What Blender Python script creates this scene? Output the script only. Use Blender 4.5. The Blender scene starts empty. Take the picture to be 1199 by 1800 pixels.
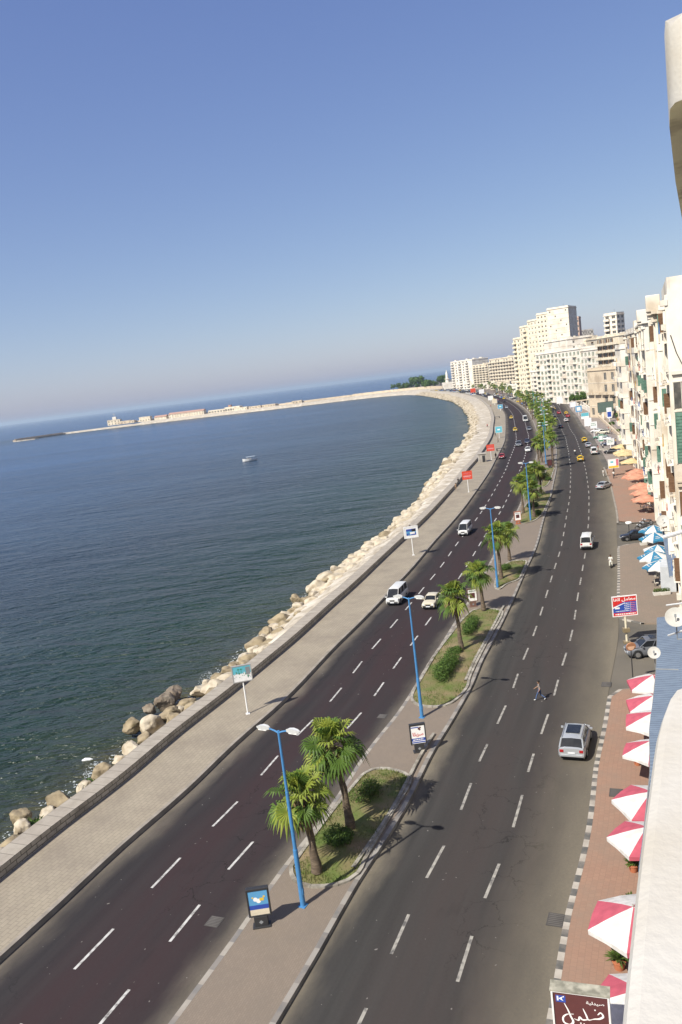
import bpy, bmesh, math, random
from mathutils import Vector, Matrix, noise
R=math.radians
HAZE=True
random.seed(7)
sc=bpy.context.scene
col=sc.collection
# ---------------------------------------------------------------- camera
W_,H_=1199.,1800.; FPX=1420.; CX,CY=599.5,900.
ROLL=math.atan(97/783.); PITCH=R(9.025); CAMZ=28.0
_f=Vector((0,math.cos(PITCH),-math.sin(PITCH))); _r0=Vector((1,0,0)); _u0=_r0.cross(_f)
_rx=_r0*math.cos(ROLL)-_u0*math.sin(ROLL); _ux=_r0*math.sin(ROLL)+_u0*math.cos(ROLL)
cd=bpy.data.cameras.new('camera'); cam=bpy.data.objects.new('camera',cd); col.objects.link(cam)
cd.sensor_fit='VERTICAL'; cd.sensor_height=36.0; cd.lens=36.0*FPX/H_; cd.clip_start=.1; cd.clip_end=90000
m3=Matrix((_rx,_ux,-_f)).transposed()
cam.matrix_world=Matrix.Translation((0,0,CAMZ))@m3.to_4x4()
sc.camera=cam
def G(x,y,z=0.0):
    "world point at height z that lies under a photograph position"
    d=_f*FPX+_rx*(x-CX)-_ux*(y-CY); t=(z-CAMZ)/d.z
    return Vector((d.x*t,d.y*t,z))
# ---------------------------------------------------------------- sky and sun
SUN_AZ=Vector((-.735,-.675)); SUN_EL=R(46.0)
world=bpy.data.worlds.new('World'); sc.world=world; world.use_nodes=True
nt=world.node_tree; bg=nt.nodes['Background']
sky=nt.nodes.new('ShaderNodeTexSky'); sky.sky_type='NISHITA'; sky.sun_disc=False
sky.sun_elevation=SUN_EL; sky.sun_rotation=math.atan2(SUN_AZ.x,SUN_AZ.y)
sky.air_density=.85; sky.dust_density=.9; sky.ozone_density=6.0; sky.altitude=0
# colour balance of the hazy summer sky, channel by channel
sep=nt.nodes.new('ShaderNodeSeparateColor'); cmb=nt.nodes.new('ShaderNodeCombineColor'); nt.links.new(sky.outputs[0],sep.inputs[0])
for ch,(pw_,gain) in enumerate(((.85,1.30),(.80,1.22),(.50,2.08))):
    a_=nt.nodes.new('ShaderNodeMath'); a_.operation='POWER'; nt.links.new(sep.outputs[ch],a_.inputs[0]); a_.inputs[1].default_value=pw_
    b_=nt.nodes.new('ShaderNodeMath'); b_.operation='MULTIPLY'; nt.links.new(a_.outputs[0],b_.inputs[0]); b_.inputs[1].default_value=gain; nt.links.new(b_.outputs[0],cmb.inputs[ch])
nt.links.new(cmb.outputs[0],bg.inputs[0]); bg.inputs[1].default_value=0.096
sl=bpy.data.lights.new('sun','SUN'); sl.energy=4.9; sl.angle=R(.53); sl.color=(1,.95,.85)
so=bpy.data.objects.new('sun',sl); col.objects.link(so)
sd=Vector((SUN_AZ.x*math.cos(SUN_EL),SUN_AZ.y*math.cos(SUN_EL),math.sin(SUN_EL)))
so.rotation_euler=sd.to_track_quat('Z','Y').to_euler(); so.location=(-60,-60,90)
vs=sc.view_settings; vs.view_transform='Standard'; vs.look='None'; vs.gamma=1; vs.exposure=0.55; vs.use_curve_mapping=False
sc.render.film_transparent=False
sc.cycles.max_bounces=5; sc.cycles.diffuse_bounces=2; sc.cycles.glossy_bounces=2; sc.cycles.volume_bounces=0
sc.cycles.use_denoising=True
# ---------------------------------------------------------------- materials
MATS={}
def M(name,c1,c2=None,scale=1.0,rough=.85,bump=0.0,bscale=None,detail=4,metal=0,coord='Object',stretch=(1,1,1),c3=None,scale3=None,lo=.38,hi=.62,spec=.3,trans=0,algae=None):
    if name in MATS: return MATS[name]
    m=bpy.data.materials.new(name); m.use_nodes=True; MATS[name]=m
    n=m.node_tree; p=n.nodes['Principled BSDF']
    p.inputs['Roughness'].default_value=rough; p.inputs['Metallic'].default_value=metal
    p.inputs['Specular IOR Level'].default_value=spec
    c2=c2 or tuple(min(1,v*.82) for v in c1)
    tc=n.nodes.new('ShaderNodeTexCoord'); mp=n.nodes.new('ShaderNodeMapping'); mp.inputs['Scale'].default_value=stretch
    if coord=='World':
        g=n.nodes.new('ShaderNodeNewGeometry'); n.links.new(g.outputs['Position'],mp.inputs[0])
    else: n.links.new(tc.outputs[coord],mp.inputs[0])
    nz=n.nodes.new('ShaderNodeTexNoise'); nz.inputs['Scale'].default_value=scale; nz.inputs['Detail'].default_value=detail
    n.links.new(mp.outputs[0],nz.inputs[0])
    mr=n.nodes.new('ShaderNodeMapRange'); mr.inputs[1].default_value=lo; mr.inputs[2].default_value=hi
    n.links.new(nz.outputs[0],mr.inputs[0])
    mx=n.nodes.new('ShaderNodeMixRGB'); mx.inputs[1].default_value=(*c1,1); mx.inputs[2].default_value=(*c2,1)
    n.links.new(mr.outputs[0],mx.inputs[0]); out=mx
    if c3:
        n3=n.nodes.new('ShaderNodeTexNoise'); n3.inputs['Scale'].default_value=scale3 or scale*.2; n3.inputs['Detail'].default_value=5
        n.links.new(mp.outputs[0],n3.inputs[0])
        r3=n.nodes.new('ShaderNodeMapRange'); r3.inputs[1].default_value=.48; r3.inputs[2].default_value=.68
        n.links.new(n3.outputs[0],r3.inputs[0])
        m3_=n.nodes.new('ShaderNodeMixRGB'); n.links.new(r3.outputs[0],m3_.inputs[0]); n.links.new(mx.outputs[0],m3_.inputs[1]); m3_.inputs[2].default_value=(*c3,1)
        out=m3_
    if algae:
        # weed and wet dark band left by the sea at the waterline
        g2=n.nodes.new('ShaderNodeNewGeometry'); s2=n.nodes.new('ShaderNodeSeparateXYZ'); n.links.new(g2.outputs['Position'],s2.inputs[0])
        ma=n.nodes.new('ShaderNodeMath'); ma.operation='MULTIPLY_ADD'; n.links.new(nz.outputs[0],ma.inputs[0]); ma.inputs[1].default_value=-1.0; n.links.new(s2.outputs[2],ma.inputs[2])
        r4=n.nodes.new('ShaderNodeMapRange'); r4.inputs[1].default_value=-2.75; r4.inputs[2].default_value=-3.2; r4.inputs[4].default_value=.85; n.links.new(ma.outputs[0],r4.inputs[0])
        m4=n.nodes.new('ShaderNodeMixRGB'); n.links.new(r4.outputs[0],m4.inputs[0]); n.links.new(out.outputs[0],m4.inputs[1]); m4.inputs[2].default_value=(*algae,1); out=m4
    n.links.new(out.outputs[0],p.inputs['Base Color'])
    if bump:
        nb=n.nodes.new('ShaderNodeTexNoise'); nb.inputs['Scale'].default_value=bscale or scale*3; nb.inputs['Detail'].default_value=4
        n.links.new(mp.outputs[0],nb.inputs[0])
        b=n.nodes.new('ShaderNodeBump'); b.inputs['Strength'].default_value=bump; b.inputs['Distance'].default_value=.05
        n.links.new(nb.outputs[0],b.inputs['Height']); n.links.new(b.outputs[0],p.inputs['Normal'])
    if trans:
        # thin leaf: part of the light passes through
        tr=n.nodes.new('ShaderNodeBsdfTranslucent'); n.links.new(out.outputs[0],tr.inputs[0])
        ms=n.nodes.new('ShaderNodeMixShader'); ms.inputs[0].default_value=trans
        n.links.new(p.outputs[0],ms.inputs[1]); n.links.new(tr.outputs[0],ms.inputs[2])
        n.links.new(ms.outputs[0],n.nodes['Material Output'].inputs[0])
    return m
def N_(m): return m.node_tree
# simple colour materials
def paint(name,c,rough=.35,spec=.5,metal=0): return M(name,c,tuple(v*.88 for v in c),scale=3,rough=rough,spec=spec,metal=metal)
glass=M('dark_glass',(.012,.014,.017),(.02,.022,.025),scale=2,rough=.1,spec=.4)
tyre=M('tyre_rubber',(.02,.02,.02),rough=.9); chrome=M('alloy_metal',(.55,.56,.58),rough=.3,metal=.9)
lampglass=M('headlight_glass',(.75,.78,.8),rough=.12,spec=.8); redlens=M('red_lens',(.35,.015,.02),rough=.2,spec=.7)
blackpl=M('black_plastic',(.025,.025,.027),rough=.5)
whitepl=M('plate_white',(.7,.72,.75),rough=.5)
# road: uv.x = metres along, uv.y = metres across
def road_mat(name,width,asph,asph2,dust,left_band,right_band,tint):
    m=bpy.data.materials.new(name); m.use_nodes=True; n=m.node_tree; p=n.nodes['Principled BSDF']
    p.inputs['Roughness'].default_value=.9; p.inputs['Specular IOR Level'].default_value=.05
    uv=n.nodes.new('ShaderNodeUVMap'); sp=n.nodes.new('ShaderNodeSeparateXYZ'); n.links.new(uv.outputs[0],sp.inputs[0])
    def nz(scale,sx,sy,detail=5,rough=.6):
        mp=n.nodes.new('ShaderNodeMapping'); mp.inputs['Scale'].default_value=(sx,sy,1); n.links.new(uv.outputs[0],mp.inputs[0])
        t=n.nodes.new('ShaderNodeTexNoise'); t.inputs['Scale'].default_value=scale; t.inputs['Detail'].default_value=detail; t.inputs['Roughness'].default_value=rough
        n.links.new(mp.outputs[0],t.inputs[0]); return t
    def mr(src,a,b,c=0,d=1):
        r=n.nodes.new('ShaderNodeMapRange'); r.inputs[1].default_value=a; r.inputs[2].default_value=b; r.inputs[3].default_value=c; r.inputs[4].default_value=d
        n.links.new(src,r.inputs[0]); return r.outputs[0]
    def math_(op,a,b):
        q=n.nodes.new('ShaderNodeMath'); q.operation=op
        for i,v in enumerate((a,b)):
            if isinstance(v,(int,float)): q.inputs[i].default_value=v
            else: n.links.new(v,q.inputs[i])
        return q.outputs[0]
    def mix(f,a,b):
        q=n.nodes.new('ShaderNodeMixRGB'); 
        if isinstance(f,(int,float)): q.inputs[0].default_value=f
        else: n.links.new(f,q.inputs[0])
        for i,v in ((1,a),(2,b)):
            if isinstance(v,tuple): q.inputs[i].default_value=(*v,1)
            else: n.links.new(v,q.inputs[i])
        return q.outputs[0]
    streak=nz(1,.03,.9); patch=nz(1,.12,.25); fine=nz(6,1,1,3)
    base=mix(mr(streak.outputs[0],.35,.65),asph,asph2)
    base=mix(mr(patch.outputs[0],.5,.7,0,.75),base,tint)
    # lanes worn to a brown purple between the greyer margins, tyre polish and hairline cracks
    band=math_('MULTIPLY',mr(sp.outputs[1],width*.18,width*.36),mr(sp.outputs[1],width*.95,width*.75))
    base=mix(math_('MULTIPLY',band,mr(nz(1,.05,.5).outputs[0],.35,.6,.25,.95)),base,tint)
    vo=n.nodes.new('ShaderNodeTexVoronoi'); vo.feature='DISTANCE_TO_EDGE'; vo.inputs['Scale'].default_value=.33; 
    wv=nz(.9,1,1,4); vm=n.nodes.new('ShaderNodeVectorMath'); vm.operation='MULTIPLY_ADD'; n.links.new(wv.outputs[1],vm.inputs[0]); vm.inputs[1].default_value=(2.2,2.2,0); n.links.new(uv.outputs[0],vm.inputs[2]); n.links.new(vm.outputs[0],vo.inputs['Vector'])
    cr=math_('MULTIPLY',mr(vo.outputs[0],.012,.0),mr(nz(1,.05,.1,2).outputs[0],.5,.62,0,.8)); base=mix(cr,base,tuple(x*.35 for x in asph))
    oil=nz(.55,.25,1.0,2); base=mix(mr(oil.outputs[0],.66,.76,0,.55),base,tuple(x*.45 for x in asph))
    # dusty margins
    v=sp.outputs[1]; wob=math_('MULTIPLY',math_('SUBTRACT',nz(1,.15,.4).outputs[0],.5),2.6)
    vw=math_('ADD',v,wob)
    dl=mr(vw,left_band,.0,0,1); dr=mr(vw,width-right_band,width+.2,0,1)
    d=math_('MAXIMUM',dl,dr); d=math_('POWER',d,1.4)
    base=mix(math_('MULTIPLY',d,.9),base,dust)
    base=mix(mr(fine.outputs[0],.3,.7,0,.2),base,tuple(x*1.7 for x in asph))
    spk=nz(3.2,1,1,1); base=mix(mr(spk.outputs[0],.76,.79,0,.5),base,(.3,.28,.26))
    n.links.new(base,p.inputs['Base Color'])
    b=n.nodes.new('ShaderNodeBump'); b.inputs['Strength'].default_value=.25; b.inputs['Distance'].default_value=.02
    n.links.new(fine.outputs[0],b.inputs['Height']); n.links.new(b.outputs[0],p.inputs['Normal'])
    return m
def brick_mat(name,c1,c2,mortar,sx,sy,coord='UV',rough=.85,msize=.03,bump=.4,stain=(.2,.18,.16),samt=.35,sscale=.35):
    m=bpy.data.materials.new(name); m.use_nodes=True; n=m.node_tree; p=n.nodes['Principled BSDF']; p.inputs['Roughness'].default_value=rough
    p.inputs['Specular IOR Level'].default_value=.2
    tc=n.nodes.new('ShaderNodeTexCoord')
    br=n.nodes.new('ShaderNodeTexBrick'); n.links.new(tc.outputs[coord],br.inputs[0])
    br.inputs['Color1'].default_value=(*c1,1); br.inputs['Color2'].default_value=(*c2,1); br.inputs['Mortar'].default_value=(*mortar,1)
    br.inputs['Scale'].default_value=1; br.inputs['Mortar Size'].default_value=msize; br.inputs['Brick Width'].default_value=sx; br.inputs['Row Height'].default_value=sy
    nz=n.nodes.new('ShaderNodeTexNoise'); nz.inputs['Scale'].default_value=sscale; nz.inputs['Detail'].default_value=7; nz.inputs['Roughness'].default_value=.65; n.links.new(tc.outputs[coord],nz.inputs[0])
    mr=n.nodes.new('ShaderNodeMapRange'); mr.inputs[1].default_value=.42; mr.inputs[2].default_value=.68; mr.inputs[4].default_value=samt; n.links.new(nz.outputs[0],mr.inputs[0])
    mx=n.nodes.new('ShaderNodeMixRGB'); n.links.new(mr.outputs[0],mx.inputs[0]); n.links.new(br.outputs[0],mx.inputs[1]); mx.inputs[2].default_value=(*stain,1)
    n.links.new(mx.outputs[0],p.inputs['Base Color'])
    b=n.nodes.new('ShaderNodeBump'); b.inputs['Strength'].default_value=bump; b.inputs['Distance'].default_value=.02; n.links.new(br.outputs[1],b.inputs['Height']); b.invert=True
    n.links.new(b.outputs[0],p.inputs['Normal'])
    return m
def kerb_mat(name,a,b_,period,lo=.5):
    m=bpy.data.materials.new(name); m.use_nodes=True; n=m.node_tree; p=n.nodes['Principled BSDF']; p.inputs['Roughness'].default_value=.85
    p.inputs['Specular IOR Level'].default_value=.2
    uv=n.nodes.new('ShaderNodeUVMap'); sp=n.nodes.new('ShaderNodeSeparateXYZ'); n.links.new(uv.outputs[0],sp.inputs[0])
    d=n.nodes.new('ShaderNodeMath'); d.operation='DIVIDE'; n.links.new(sp.outputs[0],d.inputs[0]); d.inputs[1].default_value=period
    fr=n.nodes.new('ShaderNodeMath'); fr.operation='FRACT'; n.links.new(d.outputs[0],fr.inputs[0])
    gt=n.nodes.new('ShaderNodeMath'); gt.operation='GREATER_THAN'; n.links.new(fr.outputs[0],gt.inputs[0]); gt.inputs[1].default_value=lo
    mx=n.nodes.new('ShaderNodeMixRGB'); n.links.new(gt.outputs[0],mx.inputs[0]); mx.inputs[1].default_value=(*a,1); mx.inputs[2].default_value=(*b_,1)
    nz=n.nodes.new('ShaderNodeTexNoise'); nz.inputs['Scale'].default_value=1.3; nz.inputs['Detail'].default_value=7; n.links.new(uv.outputs[0],nz.inputs[0])
    mr=n.nodes.new('ShaderNodeMapRange'); mr.inputs[1].default_value=.4; mr.inputs[2].default_value=.65; mr.inputs[4].default_value=.7; n.links.new(nz.outputs[0],mr.inputs[0])
    m2=n.nodes.new('ShaderNodeMixRGB'); n.links.new(mr.outputs[0],m2.inputs[0]); n.links.new(mx.outputs[0],m2.inputs[1]); m2.inputs[2].default_value=(.25,.22,.19,1)
    n.links.new(m2.outputs[0],p.inputs['Base Color']); return m
# ---------------------------------------------------------------- mesh helpers
class MB:
    def __init__(s): s.v=[]; s.f=[]; s.m=[]; s.uv=[]; s.X=None
    def add(s,verts,faces,mi=0,uvs=None):
        o=len(s.v)
        for v in verts:
            v=Vector(v); s.v.append(s.X@v if s.X is not None else v)
        for k,f in enumerate(faces):
            s.f.append([o+i for i in f]); s.m.append(mi)
            s.uv.append(uvs[k] if uvs else None)
        return s
    def box(s,c,d,rz=0,mi=0,taper=1.0):
        x,y,z=d[0]/2,d[1]/2,d[2]/2; vs=[]
        for dz,k in ((-z,1.0),(z,taper)):
            for a,b in ((-x,-y),(x,-y),(x,y),(-x,y)):
                a*=k;b*=k
                vs.append((c[0]+a*math.cos(rz)-b*math.sin(rz),c[1]+a*math.sin(rz)+b*math.cos(rz),c[2]+dz))
        return s.add(vs,[(3,2,1,0),(4,5,6,7),(0,1,5,4),(1,2,6,5),(2,3,7,6),(3,0,4,7)],mi)
    def prism(s,poly,z0,z1,mi=0,bottom=False):
        n=len(poly); area=sum(poly[i][0]*poly[(i+1)%n][1]-poly[(i+1)%n][0]*poly[i][1] for i in range(n))
        if area<0: poly=list(poly)[::-1]
        vs=[(p[0],p[1],z0) for p in poly]+[(p[0],p[1],z1) for p in poly]
        fs=[tuple(range(n,2*n))]+[(i,(i+1)%n,n+(i+1)%n,n+i) for i in range(n)]
        if bottom: fs.append(tuple(range(n-1,-1,-1)))
        return s.add(vs,fs,mi)
    def tube(s,pts,rad,n=8,mi=0,cap=True):
        pts=[Vector(p) for p in pts]; rad=rad if hasattr(rad,'__len__') else [rad]*len(pts)
        vs=[];fs=[]; up=None
        for i,p in enumerate(pts):
            t=(pts[min(i+1,len(pts)-1)]-pts[max(i-1,0)]).normalized()
            if up is None: up=t.orthogonal().normalized()
            up=(up-t*up.dot(t)); up=up.normalized() if up.length>1e-6 else t.orthogonal().normalized()
            w=t.cross(up)
            for k in range(n):
                a=2*math.pi*k/n; vs.append(p+(up*math.cos(a)+w*math.sin(a))*rad[i])
        for i in range(len(pts)-1):
            for k in range(n): fs.append((i*n+k,i*n+(k+1)%n,(i+1)*n+(k+1)%n,(i+1)*n+k))
        if cap: fs.append(tuple(range(n-1,-1,-1))); fs.append(tuple(range(len(vs)-n,len(vs))))
        return s.add(vs,fs,mi)
    def cyl(s,c,r,h,axis='Z',n=16,mi=0,r2=None):
        ax={'X':Vector((1,0,0)),'Y':Vector((0,1,0)),'Z':Vector((0,0,1))}[axis]; c=Vector(c)
        return s.tube([c-ax*h/2,c+ax*h/2],[r,r if r2 is None else r2],n,mi)
    def build(s,name,mats,parent=None,smooth=False,bevel=0,loc=None):
        me=bpy.data.meshes.new(name); me.from_pydata([tuple(v) for v in s.v],[],s.f)
        for m in (mats if isinstance(mats,(list,tuple)) else [mats]): me.materials.append(m)
        me.polygons.foreach_set('material_index',s.m)
        if any(u is not None for u in s.uv):
            ul=me.uv_layers.new(name='UVMap'); k=0
            for pi,p in enumerate(me.polygons):
                u=s.uv[pi]
                for j in range(p.loop_total):
                    if u: ul.data[p.loop_start+j].uv=u[j]
        if smooth:
            me.polygons.foreach_set('use_smooth',[True]*len(me.polygons))
            if smooth!='all':
                try: me.set_sharp_from_angle(angle=R(40))
                except Exception: pass
        me.update()
        o=bpy.data.objects.new(name,me); col.objects.link(o)
        if parent is not None: o.parent=parent
        if loc is not None: o.location=loc
        if bevel:
            b=o.modifiers.new('bevel','BEVEL'); b.width=bevel; b.segments=2; b.limit_method='ANGLE'
        return o
def tag(o,label=None,cat=None,group=None,kind=None):
    if label: o['label']=label
    if cat: o['category']=cat
    if group: o['group']=group
    if kind: o['kind']=kind
    return o
def empty(name,loc,rz=0,label=None,cat=None,group=None):
    o=bpy.data.objects.new(name,None); o.empty_display_size=.3; col.objects.link(o); o.location=loc; o.rotation_euler=(0,0,rz)
    return tag(o,label,cat,group)
KIDS={}
def dup(root,loc,rz=0,label=None,group=None,scale=None,recolor=None):
    "copy of a thing with copies of its parts and sub-parts"
    if root not in KIDS: KIDS[root]=[(c,list(c.children)) for c in root.children]
    r=root.copy(); col.objects.link(r); r.location=loc; r.rotation_euler=(0,0,rz)
    if scale: r.scale=scale if hasattr(scale,'__len__') else (scale,)*3
    if label: r['label']=label
    if group: r['group']=group
    def rc(o):
        if recolor and o.type=='MESH':
            for i,sl_ in enumerate(o.material_slots):
                if sl_.material and sl_.material.name in recolor:
                    mm=recolor[sl_.material.name]; sl_.link='OBJECT'; sl_.material=mm
    rc(r)
    for ch,gs in KIDS[root]:
        c=ch.copy(); col.objects.link(c); c.parent=r; rc(c)
        for g in gs:
            d=g.copy(); col.objects.link(d); d.parent=c; rc(d)
    return r
def struct(mb,name,mats,**k): return tag(mb.build(name,mats,**k),kind='structure')
# ---------------------------------------------------------------- the road's course: s metres along, t metres to the right of the promenade kerb
PC=[(-68.5,-70),(-46.5,-20),(-33,11),(-20.9,38.9),(-19.1,43),(-16.9,48.3),(-13.8,54.8),(-10.8,62.3),(-7.3,69.9),(-1.7,83.4),(4.0,97.7),(9.0,110.9),(17.2,132.6),(29.2,167.0),(43.9,220),(62.5,292),(79.5,370.7),(97.3,453.2),(122.5,600),(141,745.9),(155,950),(157,1226),(140,1500),(120,1683)]
def catmull(pts,step=2.):
    pts=[Vector(p) for p in pts]; pts=[2*pts[0]-pts[1]]+pts+[2*pts[-1]-pts[-2]]; out=[]
    for i in range(1,len(pts)-2):
        p0,p1,p2,p3=pts[i-1:i+3]; n=max(2,int((p2-p1).length/step))
        t0=0;t1=t0+(p1-p0).length**.5;t2=t1+(p2-p1).length**.5;t3=t2+(p3-p2).length**.5
        for k in range(n):
            t=t1+(t2-t1)*k/n
            A1=(t1-t)/(t1-t0)*p0+(t-t0)/(t1-t0)*p1;A2=(t2-t)/(t2-t1)*p1+(t-t1)/(t2-t1)*p2;A3=(t3-t)/(t3-t2)*p2+(t-t2)/(t3-t2)*p3
            B1=(t2-t)/(t2-t0)*A1+(t-t0)/(t2-t0)*A2;B2=(t3-t)/(t3-t1)*A2+(t-t1)/(t3-t1)*A3
            out.append((t2-t)/(t2-t1)*B1+(t-t1)/(t2-t1)*B2)
    out.append(pts[-2]); return out
CV=catmull(PC); SS=[0.]
for i in range(1,len(CV)): SS.append(SS[-1]+(CV[i]-CV[i-1]).length)
TT=[(CV[min(i+1,len(CV)-1)]-CV[max(i-1,0)]).normalized() for i in range(len(CV))]
for _ in range(3): TT=[(TT[max(i-1,0)]+TT[i]*2+TT[min(i+1,len(TT)-1)]).normalized() for i in range(len(TT))]
import bisect
def frame(s):
    i=min(max(bisect.bisect(SS,s)-1,0),len(SS)-2); f=(s-SS[i])/(SS[i+1]-SS[i])
    p=CV[i].lerp(CV[i+1],f); t=TT[i].lerp(TT[i+1],f).normalized(); return p,t,Vector((t.y,-t.x))
def XY(s,t): p,_,n=frame(s); return p+n*t
def V(s,t,z=0): q=XY(s,t); return Vector((q.x,q.y,z))
def head(s): t=frame(s)[1]; return math.atan2(t.y,t.x)
def ST(q):
    q=Vector((q[0],q[1])); i=min(range(len(CV)),key=lambda k:(CV[k]-q).length_squared)
    n=Vector((TT[i].y,-TT[i].x)); return SS[i]+(q-CV[i]).dot(TT[i]),(q-CV[i]).dot(n)
def tab(L):
    def f(s):
        if s<=L[0][0]: return L[0][1]
        for (a,b),(c,d) in zip(L,L[1:]):
            if s<=c:
                k=(s-a)/(c-a); k=k*k*(3-2*k); return b+(d-b)*k
        return L[-1][1]
    return f
PK=tab([(150,0),(170,-.7),(195,-1),(222,-1.9),(259,-2.3),(316,-1.2),(400,-.3),(470,.4),(600,0)])
WI=tab([(125,-5.6),(165,-6),(185,-6.6),(220,-7.5),(260,-8.1),(295,-7.5),(341,-6.4),(431,-5.1),(481,-5),(560,-6),(700,-6.6)])
ML=tab([(118,11.7),(150,11.3),(166,10.7),(180,10.4),(236,8.9),(258,8.7),(340,10.6),(412,11.8),(470,12.6),(545,12.4),(677,11.9),(900,12)])
MR=tab([(135,16.6),(156,16.3),(165,15.95),(204,15.6),(242,14.5),(262,14.6),(307,15.9),(342,16.5),(388,17.3),(467,20.6),(606,25.7),(727,31),(1000,33)])
RC=tab([(140,28),(158,27.8),(170,28),(188,27.4),(225,26.8),(254,26.2),(333,27),(392,27.6),(492,31.3),(614,36),(727,42),(1000,44)])
def srange(a,b):
    out=[];s=a
    while s<b: out.append(s); s+= 1.5 if s<260 else (4 if s<600 else 12)
    return out+[b]
def strip(mb,a,b,fa,fb,za,zb,mi=0,vflip=False):
    "ribbon between two offset functions; uv in metres"
    S=srange(a,b); g=lambda f,s:f(s) if callable(f) else f
    P=[(V(s,g(fa,s),za),V(s,g(fb,s),zb)) for s in S]; vs=[q for p in P for q in p]; fs=[];uv=[]
    for i in range(len(S)-1):
        fs.append((2*i,2*i+1,2*i+3,2*i+2))
        w0=abs(g(fb,S[i])-g(fa,S[i]))+abs(zb-za); w1=abs(g(fb,S[i+1])-g(fa,S[i+1]))+abs(zb-za)
        uv.append([(S[i],0),(S[i],w0),(S[i+1],w1),(S[i+1],0)])
    mb.add(vs,fs,mi,uv); return mb
# ================================================================ SETTING
SEAZ=-3.0; S0=5; SE=1700
# water -------------------------------------------------------------
def sea_mat():
    m=bpy.data.materials.new('sea_water'); m.use_nodes=True; n=m.node_tree; p=n.nodes['Principled BSDF']
    p.inputs['IOR'].default_value=1.33; p.inputs['Roughness'].default_value=.22; p.inputs['Specular IOR Level'].default_value=.3
    g=n.nodes.new('ShaderNodeNewGeometry')
    at=n.nodes.new('ShaderNodeAttribute'); at.attribute_name='shore'   # metres from the shore
    def ramp(src,stops):
        r=n.nodes.new('ShaderNodeValToRGB'); e=r.color_ramp.elements
        while len(e)<len(stops): e.new(.5)
        for k,(po,c) in enumerate(stops): e[k].position=po; e[k].color=(*c,1)
        n.links.new(src,r.inputs[0]); return r.outputs[0]
    mp=n.nodes.new('ShaderNodeMapping'); n.links.new(g.outputs['Position'],mp.inputs[0])
    nz=n.nodes.new('ShaderNodeTexNoise'); nz.inputs['Scale'].default_value=.12; nz.inputs['Detail'].default_value=6; n.links.new(mp.outputs[0],nz.inputs[0])
    ad=n.nodes.new('ShaderNodeMath'); ad.operation='MULTIPLY_ADD'; n.links.new(nz.outputs[0],ad.inputs[0]); ad.inputs[1].default_value=7; ad.inputs[2].default_value=-3.5
    a2=n.nodes.new('ShaderNodeMath'); a2.operation='ADD'; n.links.new(ad.outputs[0],a2.inputs[0]); n.links.new(at.outputs['Fac'],a2.inputs[1])
    dv=n.nodes.new('ShaderNodeMath'); dv.operation='DIVIDE'; n.links.new(a2.outputs[0],dv.inputs[0]); dv.inputs[1].default_value=300
    c=ramp(dv.outputs[0],[(0,(.06,.055,.026)),(.012,(.028,.04,.026)),(.05,(.013,.030,.021)),(.2,(.021,.036,.050)),(.5,(.025,.050,.092)),(1,(.028,.064,.135))])
    # wind streaks
    m2=n.nodes.new('ShaderNodeMapping'); m2.inputs['Rotation'].default_value=(0,0,R(12)); m2.inputs['Scale'].default_value=(.25,1,1); n.links.new(g.outputs['Position'],m2.inputs[0])
    ns=n.nodes.new('ShaderNodeTexNoise'); ns.inputs['Scale'].default_value=.012; ns.inputs['Detail'].default_value=6; n.links.new(m2.outputs[0],ns.inputs[0])
    mr=n.nodes.new('ShaderNodeMapRange'); mr.inputs[1].default_value=.4; mr.inputs[2].default_value=.65; mr.inputs[3].default_value=.85; mr.inputs[4].default_value=1.25; n.links.new(ns.outputs[0],mr.inputs[0])
    hs=n.nodes.new('ShaderNodeHueSaturation'); n.links.new(c,hs.inputs['Color']); n.links.new(mr.outputs[0],hs.inputs['Value'])
    n.links.new(hs.outputs[0],p.inputs['Base Color'])
    # waves: three sizes of chop running towards the shore
    prev=None
    for sc_,st_,dist,stx,rot in ((.035,.6,3.,.35,8),(.1,1.,2.4,.45,24),(.22,1.,1.6,.42,14),(.8,1.,1.0,.5,4),(2.6,1.,.2,.6,20)):
        mw=n.nodes.new('ShaderNodeMapping'); mw.inputs['Rotation'].default_value=(0,0,R(rot)); mw.inputs['Scale'].default_value=(stx,1,1); n.links.new(g.outputs['Position'],mw.inputs[0])
        w=n.nodes.new('ShaderNodeTexNoise'); w.inputs['Scale'].default_value=sc_; w.inputs['Detail'].default_value=2.5; w.inputs['Distortion'].default_value=.4; n.links.new(mw.outputs[0],w.inputs[0])
        b=n.nodes.new('ShaderNodeBump'); b.inputs['Strength'].default_value=st_; b.inputs['Distance'].default_value=dist; n.links.new(w.outputs[0],b.inputs['Height'])
        if prev: n.links.new(prev.outputs[0],b.inputs['Normal'])
        prev=b
    n.links.new(prev.outputs[0],p.inputs['Normal']); return m
WAT=tab([(120,-14.6),(140,-14.2),(166,-15.3),(190,-17),(215,-17.5),(248,-16.8),(366,-18.5),(427,-16.3),(481,-16.5),(583,-19.5),(681,-22.5),(843,-25),(1028,-29),(1260,-30)])
BW=[(128,1167),(116,1290),(62,1378),(-71,1400),(-165,1437),(-253,1470),(-330,1488),(-400,1496),(-470,1490),(-505,1470)]   # breakwater, bay side
shore=[XY(s,WAT(s)) for s in range(0,1300,3)]+[Vector(a).lerp(Vector(b),k/12) for a,b in zip(BW,BW[1:]) for k in range(12)]
def shore_dist(x,y):
    return math.sqrt(min((x-q.x)**2+(y-q.y)**2 for q in shore))
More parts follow.
